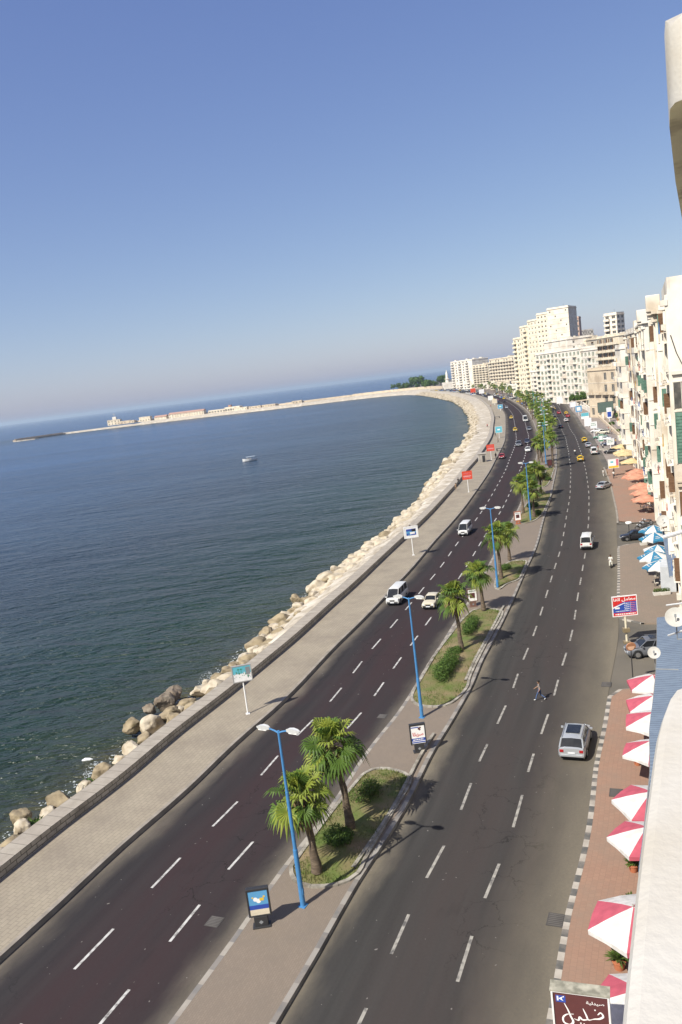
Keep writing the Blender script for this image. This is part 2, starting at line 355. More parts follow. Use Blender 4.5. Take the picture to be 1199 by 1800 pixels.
def build_sea():
    mb=MB(); rs=[0]+[6*1.06**k for k in range(0,160) if 6*1.06**k<1900]+[2400,3500,6000,12000,25000,60000]
    NA=96; c=Vector((-60,40)); vs=[(c.x,c.y,SEAZ)]
    for r in rs[1:]:
        for k in range(NA): a=2*math.pi*k/NA; vs.append((c.x+r*math.cos(a),c.y+r*math.sin(a),SEAZ))
    fs=[(0,1+k,1+(k+1)%NA) for k in range(NA)]
    for i in range(1,len(rs)-1):
        o=1+(i-1)*NA
        for k in range(NA): fs.append((o+k,o+NA+k,o+NA+(k+1)%NA,o+(k+1)%NA))
    mb.add(vs,fs); o=struct(mb,'sea',sea_mat())
    at=o.data.attributes.new('shore','FLOAT','POINT')
    at.data.foreach_set('value',[min(320,shore_dist(v[0],v[1])) if math.hypot(v[0],v[1])<2500 else 320 for v in vs])
build_sea()
# land --------------------------------------------------------------
ground_m=M('dusty_asphalt',(0.117,0.1053,0.0858),(0.078,0.07176,0.0624),scale=.12,rough=.9,bump=.2,bscale=2,coord='World',c3=(0.156,0.1365,0.1092),scale3=.05,detail=7)
cov=[V(s,WI(s)-.9,0) for s in srange(S0,1560)]
mb=MB(); far=[(118,1640,0),(300,2300,0),(4000,2600,0),(4000,-400,0),(V(S0,0).x-15,-400,0)]
top=[(p[0],p[1],-.02) for p in cov]+[(x,y,-.02) for x,y,z in far]
n=len(top); low=[(x,y,-6) for x,y,z in top]
mb.add(top+low,[tuple(range(n-1,-1,-1))]+[(i,(i+1)%n,n+(i+1)%n,n+i) for i in range(n)])
struct(mb,'ground',ground_m)
# roads -------------------------------------------------------------
left_m=road_mat('left_asphalt',11.6,(0.02668,0.0249,0.02668),(0.03824,0.03468,0.03557),(0.1689,0.1467,0.1156),1.6,1.7,(0.04001,0.02668,0.02845))
right_m=road_mat('right_asphalt',11.6,(0.03557,0.03463,0.0337),(0.05054,0.04774,0.04586),(0.1778,0.1544,0.117),1.3,4.6,(.050,.042,.040))
struct(strip(MB(),S0,1500,PK,ML,.02,.02),'seaside_road',left_m)
struct(strip(MB(),S0,700,MR,RC,.02,.02),'inland_road',right_m)
# lane dashes, worn white paint
wl=M('road_paint',(0.4836,0.4758,0.4524),(0.39,0.3822,0.3588),scale=2,rough=.7,c3=(0.156,0.1482,0.1404),scale3=3)
wl2=M('worn_road_paint',(0.3276,0.312,0.273),(0.2574,0.2418,0.2184),scale=2,rough=.7,c3=(0.0936,0.0897,0.0858),scale3=2.5)
def dashes(name,t,s0,s1,period,length,m):
    mb=MB(); s=s0
    while s<s1:
        f=t(s); f2=t(s+length); w=.085 if s<300 else .11
        mb.add([V(s,f-w,.026),V(s,f+w,.026),V(s+length,f2+w,.026),V(s+length,f2-w,.026)],[(0,1,2,3)]); s+=period
    struct(mb,name,m)
D1=lambda s:PK(s)+4.45-max(0,min(1,(s-135)/45))*.45
D2=lambda s:PK(s)+(ML(s)-PK(s))*.70+.1
dashes('seaside_lane_line',D1,10.2+.2,700,6.82,3.15,wl)
dashes('seaside_lane_line',D2,11.0+.15,700,6.55,3.1,wl)
dashes('inland_lane_line',lambda s:MR(s)+(RC(s)-MR(s))*.31,10.1,600,6.72,3.2,wl2)
dashes('inland_lane_line',lambda s:MR(s)+(RC(s)-MR(s))*.625,9.9,600,6.67,3.3,wl2)
# promenade ---------------------------------------------------------
prom_m=brick_mat('promenade_paving',(0.305,0.2646,0.2018),(0.2781,0.2422,0.1839),(0.2332,0.2018,0.1525),.62,.32,stain=(0.1704,0.1435,0.1166),samt=.55,sscale=.28,bump=.3)
for nm in ('promenade',):
    mb=MB(); strip(mb,S0,1500,lambda s:WI(s)+.0,lambda s:PK(s)-.28,.36,.36); struct(mb,nm,prom_m)
edge_m=M('edge_stone',(0.2808,0.2496,0.2106),(0.2106,0.1872,0.156),scale=1.2,rough=.9,coord='World')
mb=MB(); strip(mb,S0,1500,lambda s:PK(s)-.28,PK,.364,.364); strip(mb,S0,1500,PK,lambda s:PK(s)+.01,.364,.0); struct(mb,'promenade_kerb',edge_m)
# median ------------------------------------------------------------
pav_m=brick_mat('median_paving',(0.2067,0.1677,0.1326),(0.1872,0.1521,0.1209),(0.1638,0.1365,0.1092),.24,.12,stain=(0.156,0.1326,0.1092),samt=.5,msize=.012,bump=.15)
mb=MB(); strip(mb,S0,1100,lambda s:ML(s)+.3,lambda s:MR(s)-.3,.24,.24); struct(mb,'median_pavement',pav_m)
k1=kerb_mat('worn_striped_kerb',(0.312,0.2886,0.2496),(0.1716,0.1638,0.156),2.0); k2=kerb_mat('median_kerb_paint',(0.2652,0.2496,0.2262),(0.156,0.1482,0.1404),2.4)
k3=kerb_mat('striped_kerb_paint',(0.39,0.3588,0.312),(0.0897,0.0897,0.0858),1.22)
mb=MB(); strip(mb,S0,1100,ML,lambda s:ML(s)+.3,.246,.246); strip(mb,S0,1100,lambda s:ML(s)-.02,ML,.0,.246); struct(mb,'median_kerb',k1)
mb=MB(); strip(mb,S0,1100,lambda s:MR(s)-.3,MR,.246,.246); strip(mb,S0,1100,MR,lambda s:MR(s)+.01,.246,.0); struct(mb,'median_kerb',k2)
# pavements on the building side -------------------------------------
red_m=brick_mat('red_pavement_tiles',(0.2808,0.1755,0.1248),(0.2574,0.1599,0.1154),(0.2262,0.1443,0.1053),.3,.3,stain=(0.2184,0.1677,0.1287),samt=.6,msize=.012,bump=.1)
tan_m=brick_mat('pavement_tiles',(0.2262,0.1755,0.1365),(0.2028,0.1599,0.1248),(0.1872,0.1482,0.117),.3,.3,stain=(0.1794,0.1521,0.1209),samt=.6,msize=.012,bump=.1)
def block(a,b,m,name,z=.16,r=2.2,kerb=True,tr=46):
    mb=MB(); S=[s for s in srange(a,b)]
    fr=lambda s:RC(s)+(0 if not r else max(0,r-math.sqrt(max(0,r*r-max(0,r-(b-s))**2)))+max(0,r-math.sqrt(max(0,r*r-max(0,r-(s-a))**2))))
    strip(mb,a,b,lambda s:fr(s)+.32,tr,z,z); 
    for s,q in ((a,1),(b,-1)):
        A=V(s,fr(s)+.3,z);B=V(s,tr,z); mb.add([A,B,(B.x,B.y,-.02),(A.x,A.y,-.02)],[(0,3,2,1) if q==1 else (0,1,2,3)])
    struct(mb,name,m)
    if kerb:
        mb=MB(); strip(mb,a,b,fr,lambda s:fr(s)+.32,z+.006,z+.006); strip(mb,a,b,lambda s:fr(s)-.03,fr,0,z+.006); struct(mb,'pavement_kerb',k3)
block(S0,158.5,red_m,'pavement'); block(175,211,tan_m,'pavement'); block(225.5,292,red_m,'pavement',kerb=False)
mb=MB(); strip(mb,225.5,292,RC,lambda s:RC(s)+.3,.17,.17); strip(mb,225.5,292,lambda s:RC(s)-.03,RC,0,.17)
A=V(225.3,RC(225)+.1,.17);B=V(225.3,40,.17);C_=V(225.62,40,.17);D_=V(225.62,RC(225)+.1,.17); mb.add([A,B,C_,D_],[(0,1,2,3)]); struct(mb,'pavement_kerb',edge_m)
# car park strip and square beyond the third block
plaza_m=M('plaza_paving',(0.2574,0.2184,0.1872),(0.2106,0.1755,0.156),scale=.3,coord='World',rough=.9)
mb=MB(); strip(mb,300,560,lambda s:RC(s)+1.5,lambda s:RC(s)+30,.03,.03); struct(mb,'square_pavement',plaza_m)
# manhole covers
for px,py,w,sx in ((377,1620,.42,1),(977,1617,.42,1.2),(1083,1397,.4,1.3),(672,1259,.38,1),(1066,1203,.4,1.3)):
    q=G(px,py,.03); mb=MB(); s,t=ST(q); zz=.178 if px==1083 else .036
    mb.box((0,0,0),(2*w*sx,2*w,.02)); 
    for k in range(-3,4): mb.box((k*w*sx*.27,0,.012),(.05,1.7*w,.012),mi=1)
    o=mb.build('manhole_cover',[M('cast_iron',(.07,.065,.06),rough=.7),M('cast_iron_rib',(.12,.11,.1),rough=.6)]); o.location=(q.x,q.y,zz-.01); o.rotation_euler=(0,0,head(s))
    tag(o,{377:'square iron cover in the seaside road beside the front advertising box',977:'iron drain cover by the striped kerb near the brown pharmacy sign',1083:'iron cover in the red pavement beside the row of pink umbrellas',672:'small iron cover in the seaside road left of the second lamp post',1066:'iron cover in the road where the striped kerb ends at the lane mouth'}[px],'manhole cover')
# sea wall ------------------------------------------------------------
wall_top=brick_mat('sea_wall_cap',(0.3494,0.3145,0.2621),(0.3145,0.2796,0.2359),(0.1747,0.1572,0.131),1.1,2.2,stain=(0.2097,0.1835,0.1485),samt=.6,sscale=.8)
wall_side=brick_mat('sea_wall_stone',(.46,.41,.33),(.38,.34,.27),(.12,.105,.085),.9,.34,stain=(.17,.15,.12),samt=.7,sscale=.7,bump=.6)
mb=MB(); w=1.5
strip(mb,S0,1500,lambda s:WI(s)-w,WI,1.12,1.12,0); strip(mb,S0,1500,WI,lambda s:WI(s)+.02,1.12,.3,1)
strip(mb,S0,1500,lambda s:WI(s)-w-.05,lambda s:WI(s)-w,-4.2,1.12,1)
tag(mb.build('sea_wall',[wall_top,wall_side]),'low pale stone sea wall running between the promenade and the boulders','wall')
# rubble slope / concrete shelf behind the wall
rub=M('rubble_stone',(0.4485,0.3947,0.314),(0.305,0.2601,0.1973),scale=.9,rough=.95,bump=1,bscale=3,coord='World',c3=(0.5561,0.5113,0.4306),scale3=.25,detail=6)
mb=MB(); S=srange(S0,1300); NT=9; vs=[]
sh=tab([(150,.0),(230,1.2),(300,3.2),(420,5.5),(600,8),(900,10)])   # width of the flat shelf behind the wall
for s in S:
    t0=WI(s)-w-.04; t1=WAT(s)-1.6; f=sh(s)
    for k in range(NT+1):
        u=k/NT
        if f>.2:
            if u<.4: t=t0-f*u/.4; z=.75-.1*u
            else: q=(u-.4)/.6; t=(t0-f)+(t1-t0+f)*q; z=.7-q*4.4
        else: t=t0+(t1-t0)*u; z=(-1.2-2.6*u) if s<190 else (-.3-3.3*u)
        if 190<=s<250: z=max(z,-1.5) if u<.3 else z
        j=noise.noise(Vector((s*.45,t*.6,0)))*.55+noise.noise(Vector((s*1.6,t*1.8,4)))*.25
        p=V(s,t,z+(j if .1<u and not(f>.2 and u<.4) else j*.12)); vs.append(p)
mb.add(vs,[(i*(NT+1)+k,(i+1)*(NT+1)+k,(i+1)*(NT+1)+k+1,i*(NT+1)+k+1) for i in range(len(S)-1) for k in range(NT)])
tag(mb.build('shore_rubble',rub,smooth='all'),kind='structure')
# boulders -------------------------------------------------------------
rock_ms=[M('boulder_pale',(0.4602,0.405,0.3129),(0.3682,0.3129,0.2301),scale=1.2,rough=.95,bump=.8,bscale=5,c3=(0.2209,0.1749,0.1104),scale3=.8,detail=7,algae=(0.04142,0.04142,0.01841)),
         M('boulder_tan',(0.2964,0.2418,0.156),(0.2262,0.1794,0.117),scale=1.2,rough=.95,bump=.9,bscale=5,c3=(0.117,0.0936,0.0507),scale3=.9,detail=7,algae=(0.0312,0.03276,0.01404)),
         M('boulder_brown',(0.1872,0.1482,0.1092),(0.1248,0.1014,0.078),scale=1.5,rough=.9,bump=.9,bscale=5,c3=(0.2652,0.2262,0.1716),scale3=.9,detail=7,algae=(0.0273,0.0312,0.01404))]
def rock_mesh(seed,angular=False,sub=3):
    bm=bmesh.new(); bmesh.ops.create_icosphere(bm,subdivisions=sub,radius=1); rr=random.Random(seed)
    planes=[(Vector((rr.gauss(0,1),rr.gauss(0,1),rr.gauss(0,1))).normalized(),rr.uniform(.52,.8)) for _ in range(12 if angular else 11)]
    for v in bm.verts:
        d=v.co.normalized(); k=1.0
        for pn,h in planes:
            q=d.dot(pn)
            if q>0: k=min(k,h/q if q>1e-3 else 9) if angular else min(k,(h+.05)/q)
        k*=1+.16*noise.noise(d*1.3+Vector((seed,0,0)))+.09*noise.noise(d*3.5+Vector((seed,3,0)))+.04*noise.noise(d*9+Vector((seed,5,0)))
        v.co=d*k
    me=bpy.data.meshes.new('boulder'); bm.to_mesh(me); bm.free(); 
    me.polygons.foreach_set('use_smooth',[True]*len(me.polygons)); me.set_sharp_from_angle(angle=R(24 if angular else 34)); me.materials.append(rock_ms[0]); return me
rmesh=[rock_mesh(i,False,4) for i in range(6)]+[rock_mesh(20+i,True,4) for i in range(4)]
NB=[0]
def boulder(p,sx,sy,sz,mesh,mat,label,grp,rz=None):
    o=bpy.data.objects.new('boulder',rmesh[mesh]); col.objects.link(o); o.location=p; o.scale=(sx,sy,sz)
    o.rotation_euler=(random.uniform(-.25,.25),random.uniform(-.25,.25),random.uniform(0,6.3) if rz is None else rz)
    o.material_slots[0].link='OBJECT'; o.material_slots[0].material=rock_ms[mat]; tag(o,label,'boulder',grp); NB[0]+=1; return o
G1='boulders along the foot of the sea wall'
# the rocks one can tell apart, placed from the photograph (px,py,width px,height px,shape,colour,label)
for px,py,wp,hp,me_,mt,lb in [
 (233,1278,38,26,0,1,'rounded tan boulder standing alone in the water, farthest out from the wall'),
 (303,1225,40,34,6,2,'tall angular brown boulder, topmost of the dark heap beside the wall'),
 (288,1240,34,38,7,2,'flat brown slab leaning against the tall angular boulder'),
 (297,1258,38,28,8,1,'grey brown angular block in front of the dark heap'),
 (268,1278,40,34,1,0,'large pale rounded boulder below the dark heap'),
 (262,1248,26,20,9,2,'low brown wedge of rock at the water side of the dark heap'),
 (316,1250,22,16,2,0,'small bright pale boulder right behind the angular block'),
 (256,1302,36,24,3,1,'tan boulder touching the wall just below the large pale one'),
 (232,1320,34,24,4,0,'pale boulder third below the dark heap, hard against the wall'),
 (212,1338,28,22,5,0,'pale stained boulder between two tan ones beside the wall'),
 (181,1362,34,30,1,1,'upright tan boulder against the wall below the white float'),
 (148,1388,30,22,2,0,'low pale boulder with weed growing above it'),
 (105,1412,46,30,0,1,'wide tan boulder, third from the lower left end of the row'),
 (86,1432,34,22,3,0,'flat pale boulder wedged between wall and wide tan one'),
 (37,1440,36,30,5,1,'rounded olive tan boulder standing in water near left edge'),
 (42,1462,34,32,2,0,'rounded pale boulder at the left with weed beside it'),
 (16,1490,44,26,4,1,'flat ochre boulder at the left edge of the photo'),
 (2,1508,36,24,1,0,'pale boulder cut by the left edge of the photo'),
 (449,1146,26,20,3,0,'bright white boulder on the wall side behind the picture sign'),
 (433,1158,26,18,0,0,'pale boulder directly behind the top of the picture sign'),
 (385,1192,40,18,4,1,'long tan boulder left of the picture sign'),
 (352,1216,36,20,5,0,'broad pale boulder between the dark heap and the picture sign'),
 (515,1075,20,13,2,1,'small tan boulder at the waterline where the heap thickens'),
 (538,1058,26,20,6,1,'angular tan boulder at the upper end of the near heap'),
 (520,1055,22,18,1,1,'rounded tan boulder standing in shallow water'),
 (556,1048,28,20,7,0,'angular pale boulder beside the wall near the white minibus'),
 (575,1020,34,18,8,1,'tan block beside a larger pale one left of the picture sign on the promenade'),
 (590,1008,30,22,3,0,'pale rounded boulder at the end of the tan blocks'),
 ]:
    q=G(px,py,-2.1); d=(q-Vector((0,0,CAMZ))).length; ppm=FPX/d
    boulder((q.x,q.y,-2.3+hp/ppm*.25),wp/ppm*.56,wp/ppm*.48,hp/ppm*.52,me_,mt,lb,G1)
s=100.
rr=random.Random(5); near=[(o.location.x,o.location.y) for o in col.objects if o.name.startswith('boulder')]
while NB[0]<296 and s<470:
    t0=WI(s)-w-sh(s); t1=WAT(s)
    rows=1 if s<150 else (2 if s<200 else (3 if s<330 else 2))
    for k in range(rows):
        u=(k+rr.uniform(.3,.7))/max(rows,1); t=t0+(t1-t0)*(.25+.72*u) if rows>1 else t0+(t1-t0)*rr.uniform(.25,.75)
        p=V(s+rr.uniform(-.8,.8),t); sz=rr.uniform(.8,1.45)*(1.05 if s<200 else 1.4 if s<300 else 1.8)
        if any((p.x-a)**2+(p.y-b)**2<2.4 for a,b in near): continue
        uu=(t-t0)/(t1-t0); z=(-1.4 if s<150 else -.4)*(1-uu)+(-2.7)*uu
        ang=rr.random()<.45; mt=0 if (s>185 and rr.random()<.8) or rr.random()<.4 else 1
        far_=[b for a,b in ((122,'nearest stretch'),(150,'left of the nearest picture sign'),(168,'just past the nearest picture sign'),(184,'level with the nearest minibus'),(200,'past the nearest minibus'),(216,'before the second picture sign'),(234,'just past the second picture sign'),(252,'before the nearer orange sign'),(272,'level with the nearer orange sign'),(296,'between the two orange signs'),(322,'level with the stone kiosk'),(350,'just past the farther orange sign'),(380,'level with the pale blue sign'),(480,'where the shore starts to bend')) if s<a][0]
        row_=('hard against the wall','in the middle of the slope','at the water edge')[0 if u<.34 else 1 if u<.67 else 2]+', '
        boulder((p.x,p.y,z),sz*rr.uniform(1,1.45),sz,sz*rr.uniform(.6,.85),rr.randrange(6,10) if ang else rr.randrange(6),mt,('pale','tan')[mt]+(' angular' if ang else ' rounded')+' boulder '+row_+far_,'%s %s boulders on the shore, %s'%(('pale','tan')[mt],'angular' if ang else 'rounded',far_))
    s+=2.1 if s<200 else 2.6 if s<330 else 3.6
# the rest of the armour stones towards the bend, one heap
mb=MB(); 
def add_rock(mb,me,p,sx,sy,sz,rz):
    X=Matrix.Translation(p)@Matrix.Rotation(rz,4,'Z')@Matrix.Diagonal((sx,sy,sz,1)); mb.X=X
    mb.add([v.co for v in me.vertices],[tuple(f.vertices) for f in me.polygons],0); mb.X=None
lowr=[rock_mesh(40+i,True,1) for i in range(4)]
s=420
while s<1290:
    t0=WI(s)-w-sh(s); t1=WAT(s)
    for k in range(4):
        u=rr.random(); t=t0+(t1-t0)*(.1+.95*u); sz=rr.uniform(1.0,2.2); p=V(s+rr.uniform(-2,2),t,.5*(1-u)-2.9*u); add_rock(mb,rr.choice(lowr),p,sz*1.3,sz,sz*.6,rr.uniform(0,6))
    s+=3.4
o=mb.build('armour_stones',rock_ms[0]); tag(o,'mass of pale armour stones along the far bend of the bay',None,None,'stuff')
# weed on the rocks, foam in the water, floating white scrap
def tuft(px,py,r,label):
    q=G(px,py,-1.6); mb=MB()
    for k in range(160):
        a=rr.uniform(0,6.28); d=r*math.sqrt(rr.random()); c=Vector((q.x+d*math.cos(a),q.y+d*math.sin(a),-2.2+rr.uniform(0,.5))); e=Vector((rr.gauss(0,.15),rr.gauss(0,.15),rr.uniform(.1,.35))); f=e.orthogonal().normalized()*.05
        mb.add([c-f,c+f,c+e],[(0,1,2)])
    tag(mb.build('seaweed',M('weed_green',(.06,.13,.02),(.09,.16,.03),scale=2,rough=.7)),label,'seaweed')
tuft(58,1442,.8,'bright green weed between the two rounded boulders at left'); tuft(158,1375,.9,'green weed on the shore above the low pale boulder'); tuft(60,1468,.5,'small patch of green weed beside the pale boulder at left')
foam=M('sea_foam',(0.4836,0.5148,0.5148),(0.351,0.39,0.39),scale=3,rough=.7)
for px,py,r in ((365,1192,1.5),(165,1352,1.1),(460,1127,1.0),(500,1083,.9)):
    q=G(px,py,SEAZ); mb=MB()
    for k in range(110):
        a=rr.uniform(0,6.28); d=r*math.sqrt(rr.random()); c=Vector((q.x+d*math.cos(a)*.5-d*.2,q.y+d*math.sin(a)*1.5,SEAZ+.012+k*.0002)); sz=rr.uniform(.02,.075)
        mb.add([c+Vector((sz*math.cos(b+a)*rr.uniform(.6,1.4),sz*math.sin(b+a)*rr.uniform(.6,1.4),0)) for b in (0,1.2,2.3,3.4,4.7)],[(0,1,2,3,4)])
    o=mb.build('foam',foam); tag(o,kind='stuff')
mb=MB(); s_=108.
while s_<420:
    if noise.noise(Vector((s_*.21,1,0)))>-.05:
        for k in range(9):
            p=V(s_+rr.uniform(-1,1),WAT(s_)-.3+rr.gauss(0,.45)); z=rr.uniform(.03,.11)*(1 if s_<200 else 1.6)
            mb.add([(p.x+z*math.cos(b)*rr.uniform(.6,1.5),p.y+z*math.sin(b)*rr.uniform(.6,1.5),SEAZ+.012+k*.0003) for b in (0,1.2,2.3,3.4,4.7)],[(0,1,2,3,4)])
    s_+=.9
tag(mb.build('foam',foam),kind='stuff')
q=G(154,1337,SEAZ); mb=MB(); mb.tube([(-.5,0,0),(-.2,.05,.05),(.25,.0,.04),(.5,.04,0)],[.06,.16,.14,.03],8)
tag(mb.build('white_float',M('float_white',(.8,.82,.82),rough=.5),loc=(q.x,q.y,SEAZ+.05),smooth=True),'small white scrap floating on the water off the near boulders','float')
# ================================================================ VEGETATION
grass_m=M('lawn',(0.0935,0.1275,0.02975),(0.1615,0.136,0.06375),scale=.55,rough=.95,bump=.6,bscale=9,coord='World',c3=(0.2295,0.17,0.102),scale3=.35,detail=6)
blade_m=M('grass_blade',(0.085,0.1445,0.0255),(0.17,0.1615,0.0595),scale=.7,rough=.8,coord='World',trans=.2)
soil_m=M('bed_kerb_stone',(0.357,0.3315,0.2805),(0.2295,0.2125,0.1827),scale=1.6,rough=.9,coord='World',bump=.4,bscale=6,c3=(0.1445,0.1275,0.102),scale3=1.1)
def inset(poly,d):
    n=len(poly); out=[]
    for i in range(n):
        a,b,c=poly[i-1],poly[i],poly[(i+1)%n]; e1=(b-a).normalized(); e2=(c-b).normalized()
        n1=Vector((-e1.y,e1.x)); n2=Vector((-e2.y,e2.x)); m=(n1+n2); m=m.normalized() if m.length>.2 else n1
        out.append(b+m*d/max(.5,m.dot(n1)))
    return out
def in_poly(p,poly):
    c=False;j=len(poly)-1
    for i in range(len(poly)):
        if (poly[i].y>p.y)!=(poly[j].y>p.y) and p.x<(poly[j].x-poly[i].x)*(p.y-poly[i].y)/(poly[j].y-poly[i].y)+poly[i].x: c=not c
        j=i
    return c
def bed(px,name='grass',nbl=9000,lab=''):
    pts=[Vector(G(x,y,.3)[:2]) for x,y in px]
    if sum(pts[i-1].x*pts[i].y-pts[i].x*pts[i-1].y for i in range(len(pts)))<0: pts=pts[::-1]
    pts=[Vector(p) for p in catmull_closed(pts)]
    inn=inset(pts,.24); n=len(pts); mb=MB()
    # individual kerb stones with small gaps
    L=[0]
    for i in range(n): L.append(L[-1]+(pts[(i+1)%n]-pts[i]).length)
    vs=[(p.x,p.y,.12) for p in pts]+[(p.x,p.y,.36) for p in pts]+[(p.x,p.y,.36) for p in inn]+[(p.x,p.y,.22) for p in inn]
    fs=[]
    for k in range(3): fs+=[(k*n+i,k*n+(i+1)%n,(k+1)*n+(i+1)%n,(k+1)*n+i) for i in range(n)]
    mb.add(vs,fs)
    for i in range(0,n,2):
        a,b=pts[i],inn[i]; d=(b-a).normalized(); w=Vector((-d.y,d.x))*.012; q=a-d*.012; r=b+d*.01
        mb.add([(q.x-w.x,q.y-w.y,.363),(r.x-w.x,r.y-w.y,.363),(r.x+w.x,r.y+w.y,.363),(q.x+w.x,q.y+w.y,.363),(q.x-w.x,q.y-w.y,.13),(q.x+w.x,q.y+w.y,.13)],[(3,2,1,0),(0,4,5,3)],1)
    struct(mb,'bed_kerb',[soil_m,M('joint_dark',(.07,.065,.055),rough=.95)])
    # gently mounded lawn
    c=sum(inn,Vector((0,0)))/n; mb=MB(); rings=6; vs=[]
    for r in range(rings):
        k=1-r/rings
        for p in inn: q=c+(p-c)*k; vs.append((q.x,q.y,.28+.2*(1-k*k)+.05*noise.noise(Vector((q.x*.8,q.y*.8,0)))))
    vs.append((c.x,c.y,.48)); fs=[]
    for r in range(rings-1): fs+=[(r*n+i,r*n+(i+1)%n,(r+1)*n+(i+1)%n,(r+1)*n+i) for i in range(n)]
    fs+=[((rings-1)*n+i,(rings-1)*n+(i+1)%n,len(vs)-1) for i in range(n)]
    mb.add(vs,fs); struct(mb,'flower_bed',grass_m,smooth='all')
    mb=MB(); x0=min(p.x for p in inn);x1=max(p.x for p in inn);y0=min(p.y for p in inn);y1=max(p.y for p in inn); k=0; rr=random.Random(len(lab))
    while k<nbl:
        p=Vector((rr.uniform(x0,x1),rr.uniform(y0,y1))); k+=1
        if not in_poly(p,inn): continue
        if noise.noise(Vector((p.x*.45,p.y*.45,3)))<-.12 and rr.random()<.8: continue
        h=rr.uniform(.07,.2); a=rr.uniform(0,6.28); w=.035; z=.36; l=Vector((rr.gauss(0,.05),rr.gauss(0,.05)))
        mb.add([(p.x-w*math.cos(a),p.y-w*math.sin(a),z-.1),(p.x+w*math.cos(a),p.y+w*math.sin(a),z-.1),(p.x+l.x,p.y+l.y,z+h)],[(0,1,2)])
    tag(mb.build(name,blade_m),lab,kind='stuff')
def catmull_closed(pts,step=.55):
    n=len(pts); out=[]
    for i in range(n):
        p0,p1,p2,p3=pts[i-1],pts[i],pts[(i+1)%n],pts[(i+2)%n]; m=max(1,int((p2-p1).length/step))
        for k in range(m):
            t=k/m; out.append(.5*((2*p1)+(p2-p0)*t+(2*p0-5*p1+4*p2-p3)*t*t+(3*p1-p0-3*p2+p3)*t*t*t))
    return out
bed([(508,1524),(515,1548),(545,1560),(595,1556),(632,1536),(650,1500),(690,1432),(722,1380),(722,1364),(700,1353),(668,1349),(640,1358),(615,1385),(570,1440),(520,1508)],lab='dry grass of the bed under the two nearest palms')
bed([(722,1222),(730,1238),(760,1243),(795,1236),(822,1210),(830,1185),(857,1130),(884,1082),(880,1072),(855,1069),(832,1072),(815,1085),(800,1103),(766,1147),(740,1190)],nbl=12000,lab='green grass of the long bed with the clipped hedge')
bed([(868,1030),(878,1036),(893,1026),(912,1019),(919,1008),(927,988),(921,985),(905,985),(890,990),(876,1005)],lab='grass of the small bed below the third lamp post',nbl=6000)
bed([(912,917),(922,920),(940,915),(953,905),(960,892),(970,868),(962,867),(948,870),(930,880),(916,900)],lab='grass of the bed around the fourth lamp post',nbl=7000)
bed([(950,852),(957,856),(966,848),(973,830),(975,822),(966,822),(958,830)],lab='grass of the bed above the fourth lamp post',nbl=5000)
# low twin kerb between the beds and the inland road
mb=MB()
for a,b in ((130.5,148.2),(158.5,181)):
    strip(mb,a,b,lambda s:MR(s)-.85,lambda s:MR(s)-.62,.42,.42); strip(mb,a,b,lambda s:MR(s)-.62,lambda s:MR(s)-.60,.42,.15); strip(mb,a,b,lambda s:MR(s)-.87,lambda s:MR(s)-.85,.15,.42)
tag(mb.build('bed_retaining_kerb',soil_m),kind='structure')
# ---------------- palms
trunk_m=M('palm_trunk',(0.136,0.102,0.07225),(0.085,0.06375,0.04675),scale=1.5,rough=.95,bump=1,bscale=9,stretch=(1,1,4),c3=(0.187,0.1445,0.102),scale3=2)
leaf_a=M('palm_leaf',(.27,.31,.045),(.16,.22,.03),scale=1.2,rough=.55,trans=.35,c3=(0.255,0.306,0.0595),scale3=1.5)
leaf_b=M('palm_leaf_deep',(0.0935,0.1615,0.0255),(0.06375,0.119,0.0187),scale=1.2,rough=.55,trans=.3)
leaf_d=M('palm_leaf_dead',(0.221,0.1615,0.0765),(0.1445,0.102,0.051),scale=1.5,rough=.9,trans=.1)
stalk_m=M('palm_stalk',(.20,.22,.06),(.16,.15,.05),scale=2,rough=.7)
def fan_leaf(mb,base,az,el,pl,fr,seg,droop,rr,ml,ms):
    d=Vector((math.cos(az)*math.cos(el),math.sin(az)*math.cos(el),math.sin(el)))
    side=Vector((-math.sin(az),math.cos(az),0)); upv=side.cross(d)*-1
    if upv.z<0 and el<1.2: upv=-upv
    # curved petiole
    P=[base]; dd=d.copy(); 
    for k in range(3):
        P.append(P[-1]+dd*pl/3); dd=(dd+Vector((0,0,-droop*.18))).normalized()
    if ms is not None: mb.tube(P,[.028,.022,.018,.013],3,ms,cap=False)
    tip=P[-1]; d=dd; upv=(upv-d*upv.dot(d)).normalized(); side=d.cross(upv)
    tw=rr.uniform(-.5,.5); side,upv=side*math.cos(tw)+upv*math.sin(tw),upv*math.cos(tw)-side*math.sin(tw)
    span=R(rr.uniform(135,165))
    for k in range(seg):
        a=-span+2*span*(k+.5)/seg; L=fr*(1-.28*(abs(a)/span)**1.5)*rr.uniform(.88,1.05)
        if rr.random()<.07: continue
        u=d*math.cos(a)+side*math.sin(a); cup=.28; u=(u+upv*cup*(abs(math.sin(a)))).normalized()
        w=(side*math.cos(a)-d*math.sin(a)); hw=L*math.sin(span/seg)*.62
        mid=tip+u*L*.58; e=tip+u*L*.92+Vector((0,0,-L*(.16+droop*.32)))*rr.uniform(.7,1.3)
        fold=upv*hw*.35
        mb.add([tip,mid-w*hw*.8,mid+fold,mid+w*hw*.8,e],[(0,1,2),(0,2,3),(1,4,2),(2,4,3)],ml)
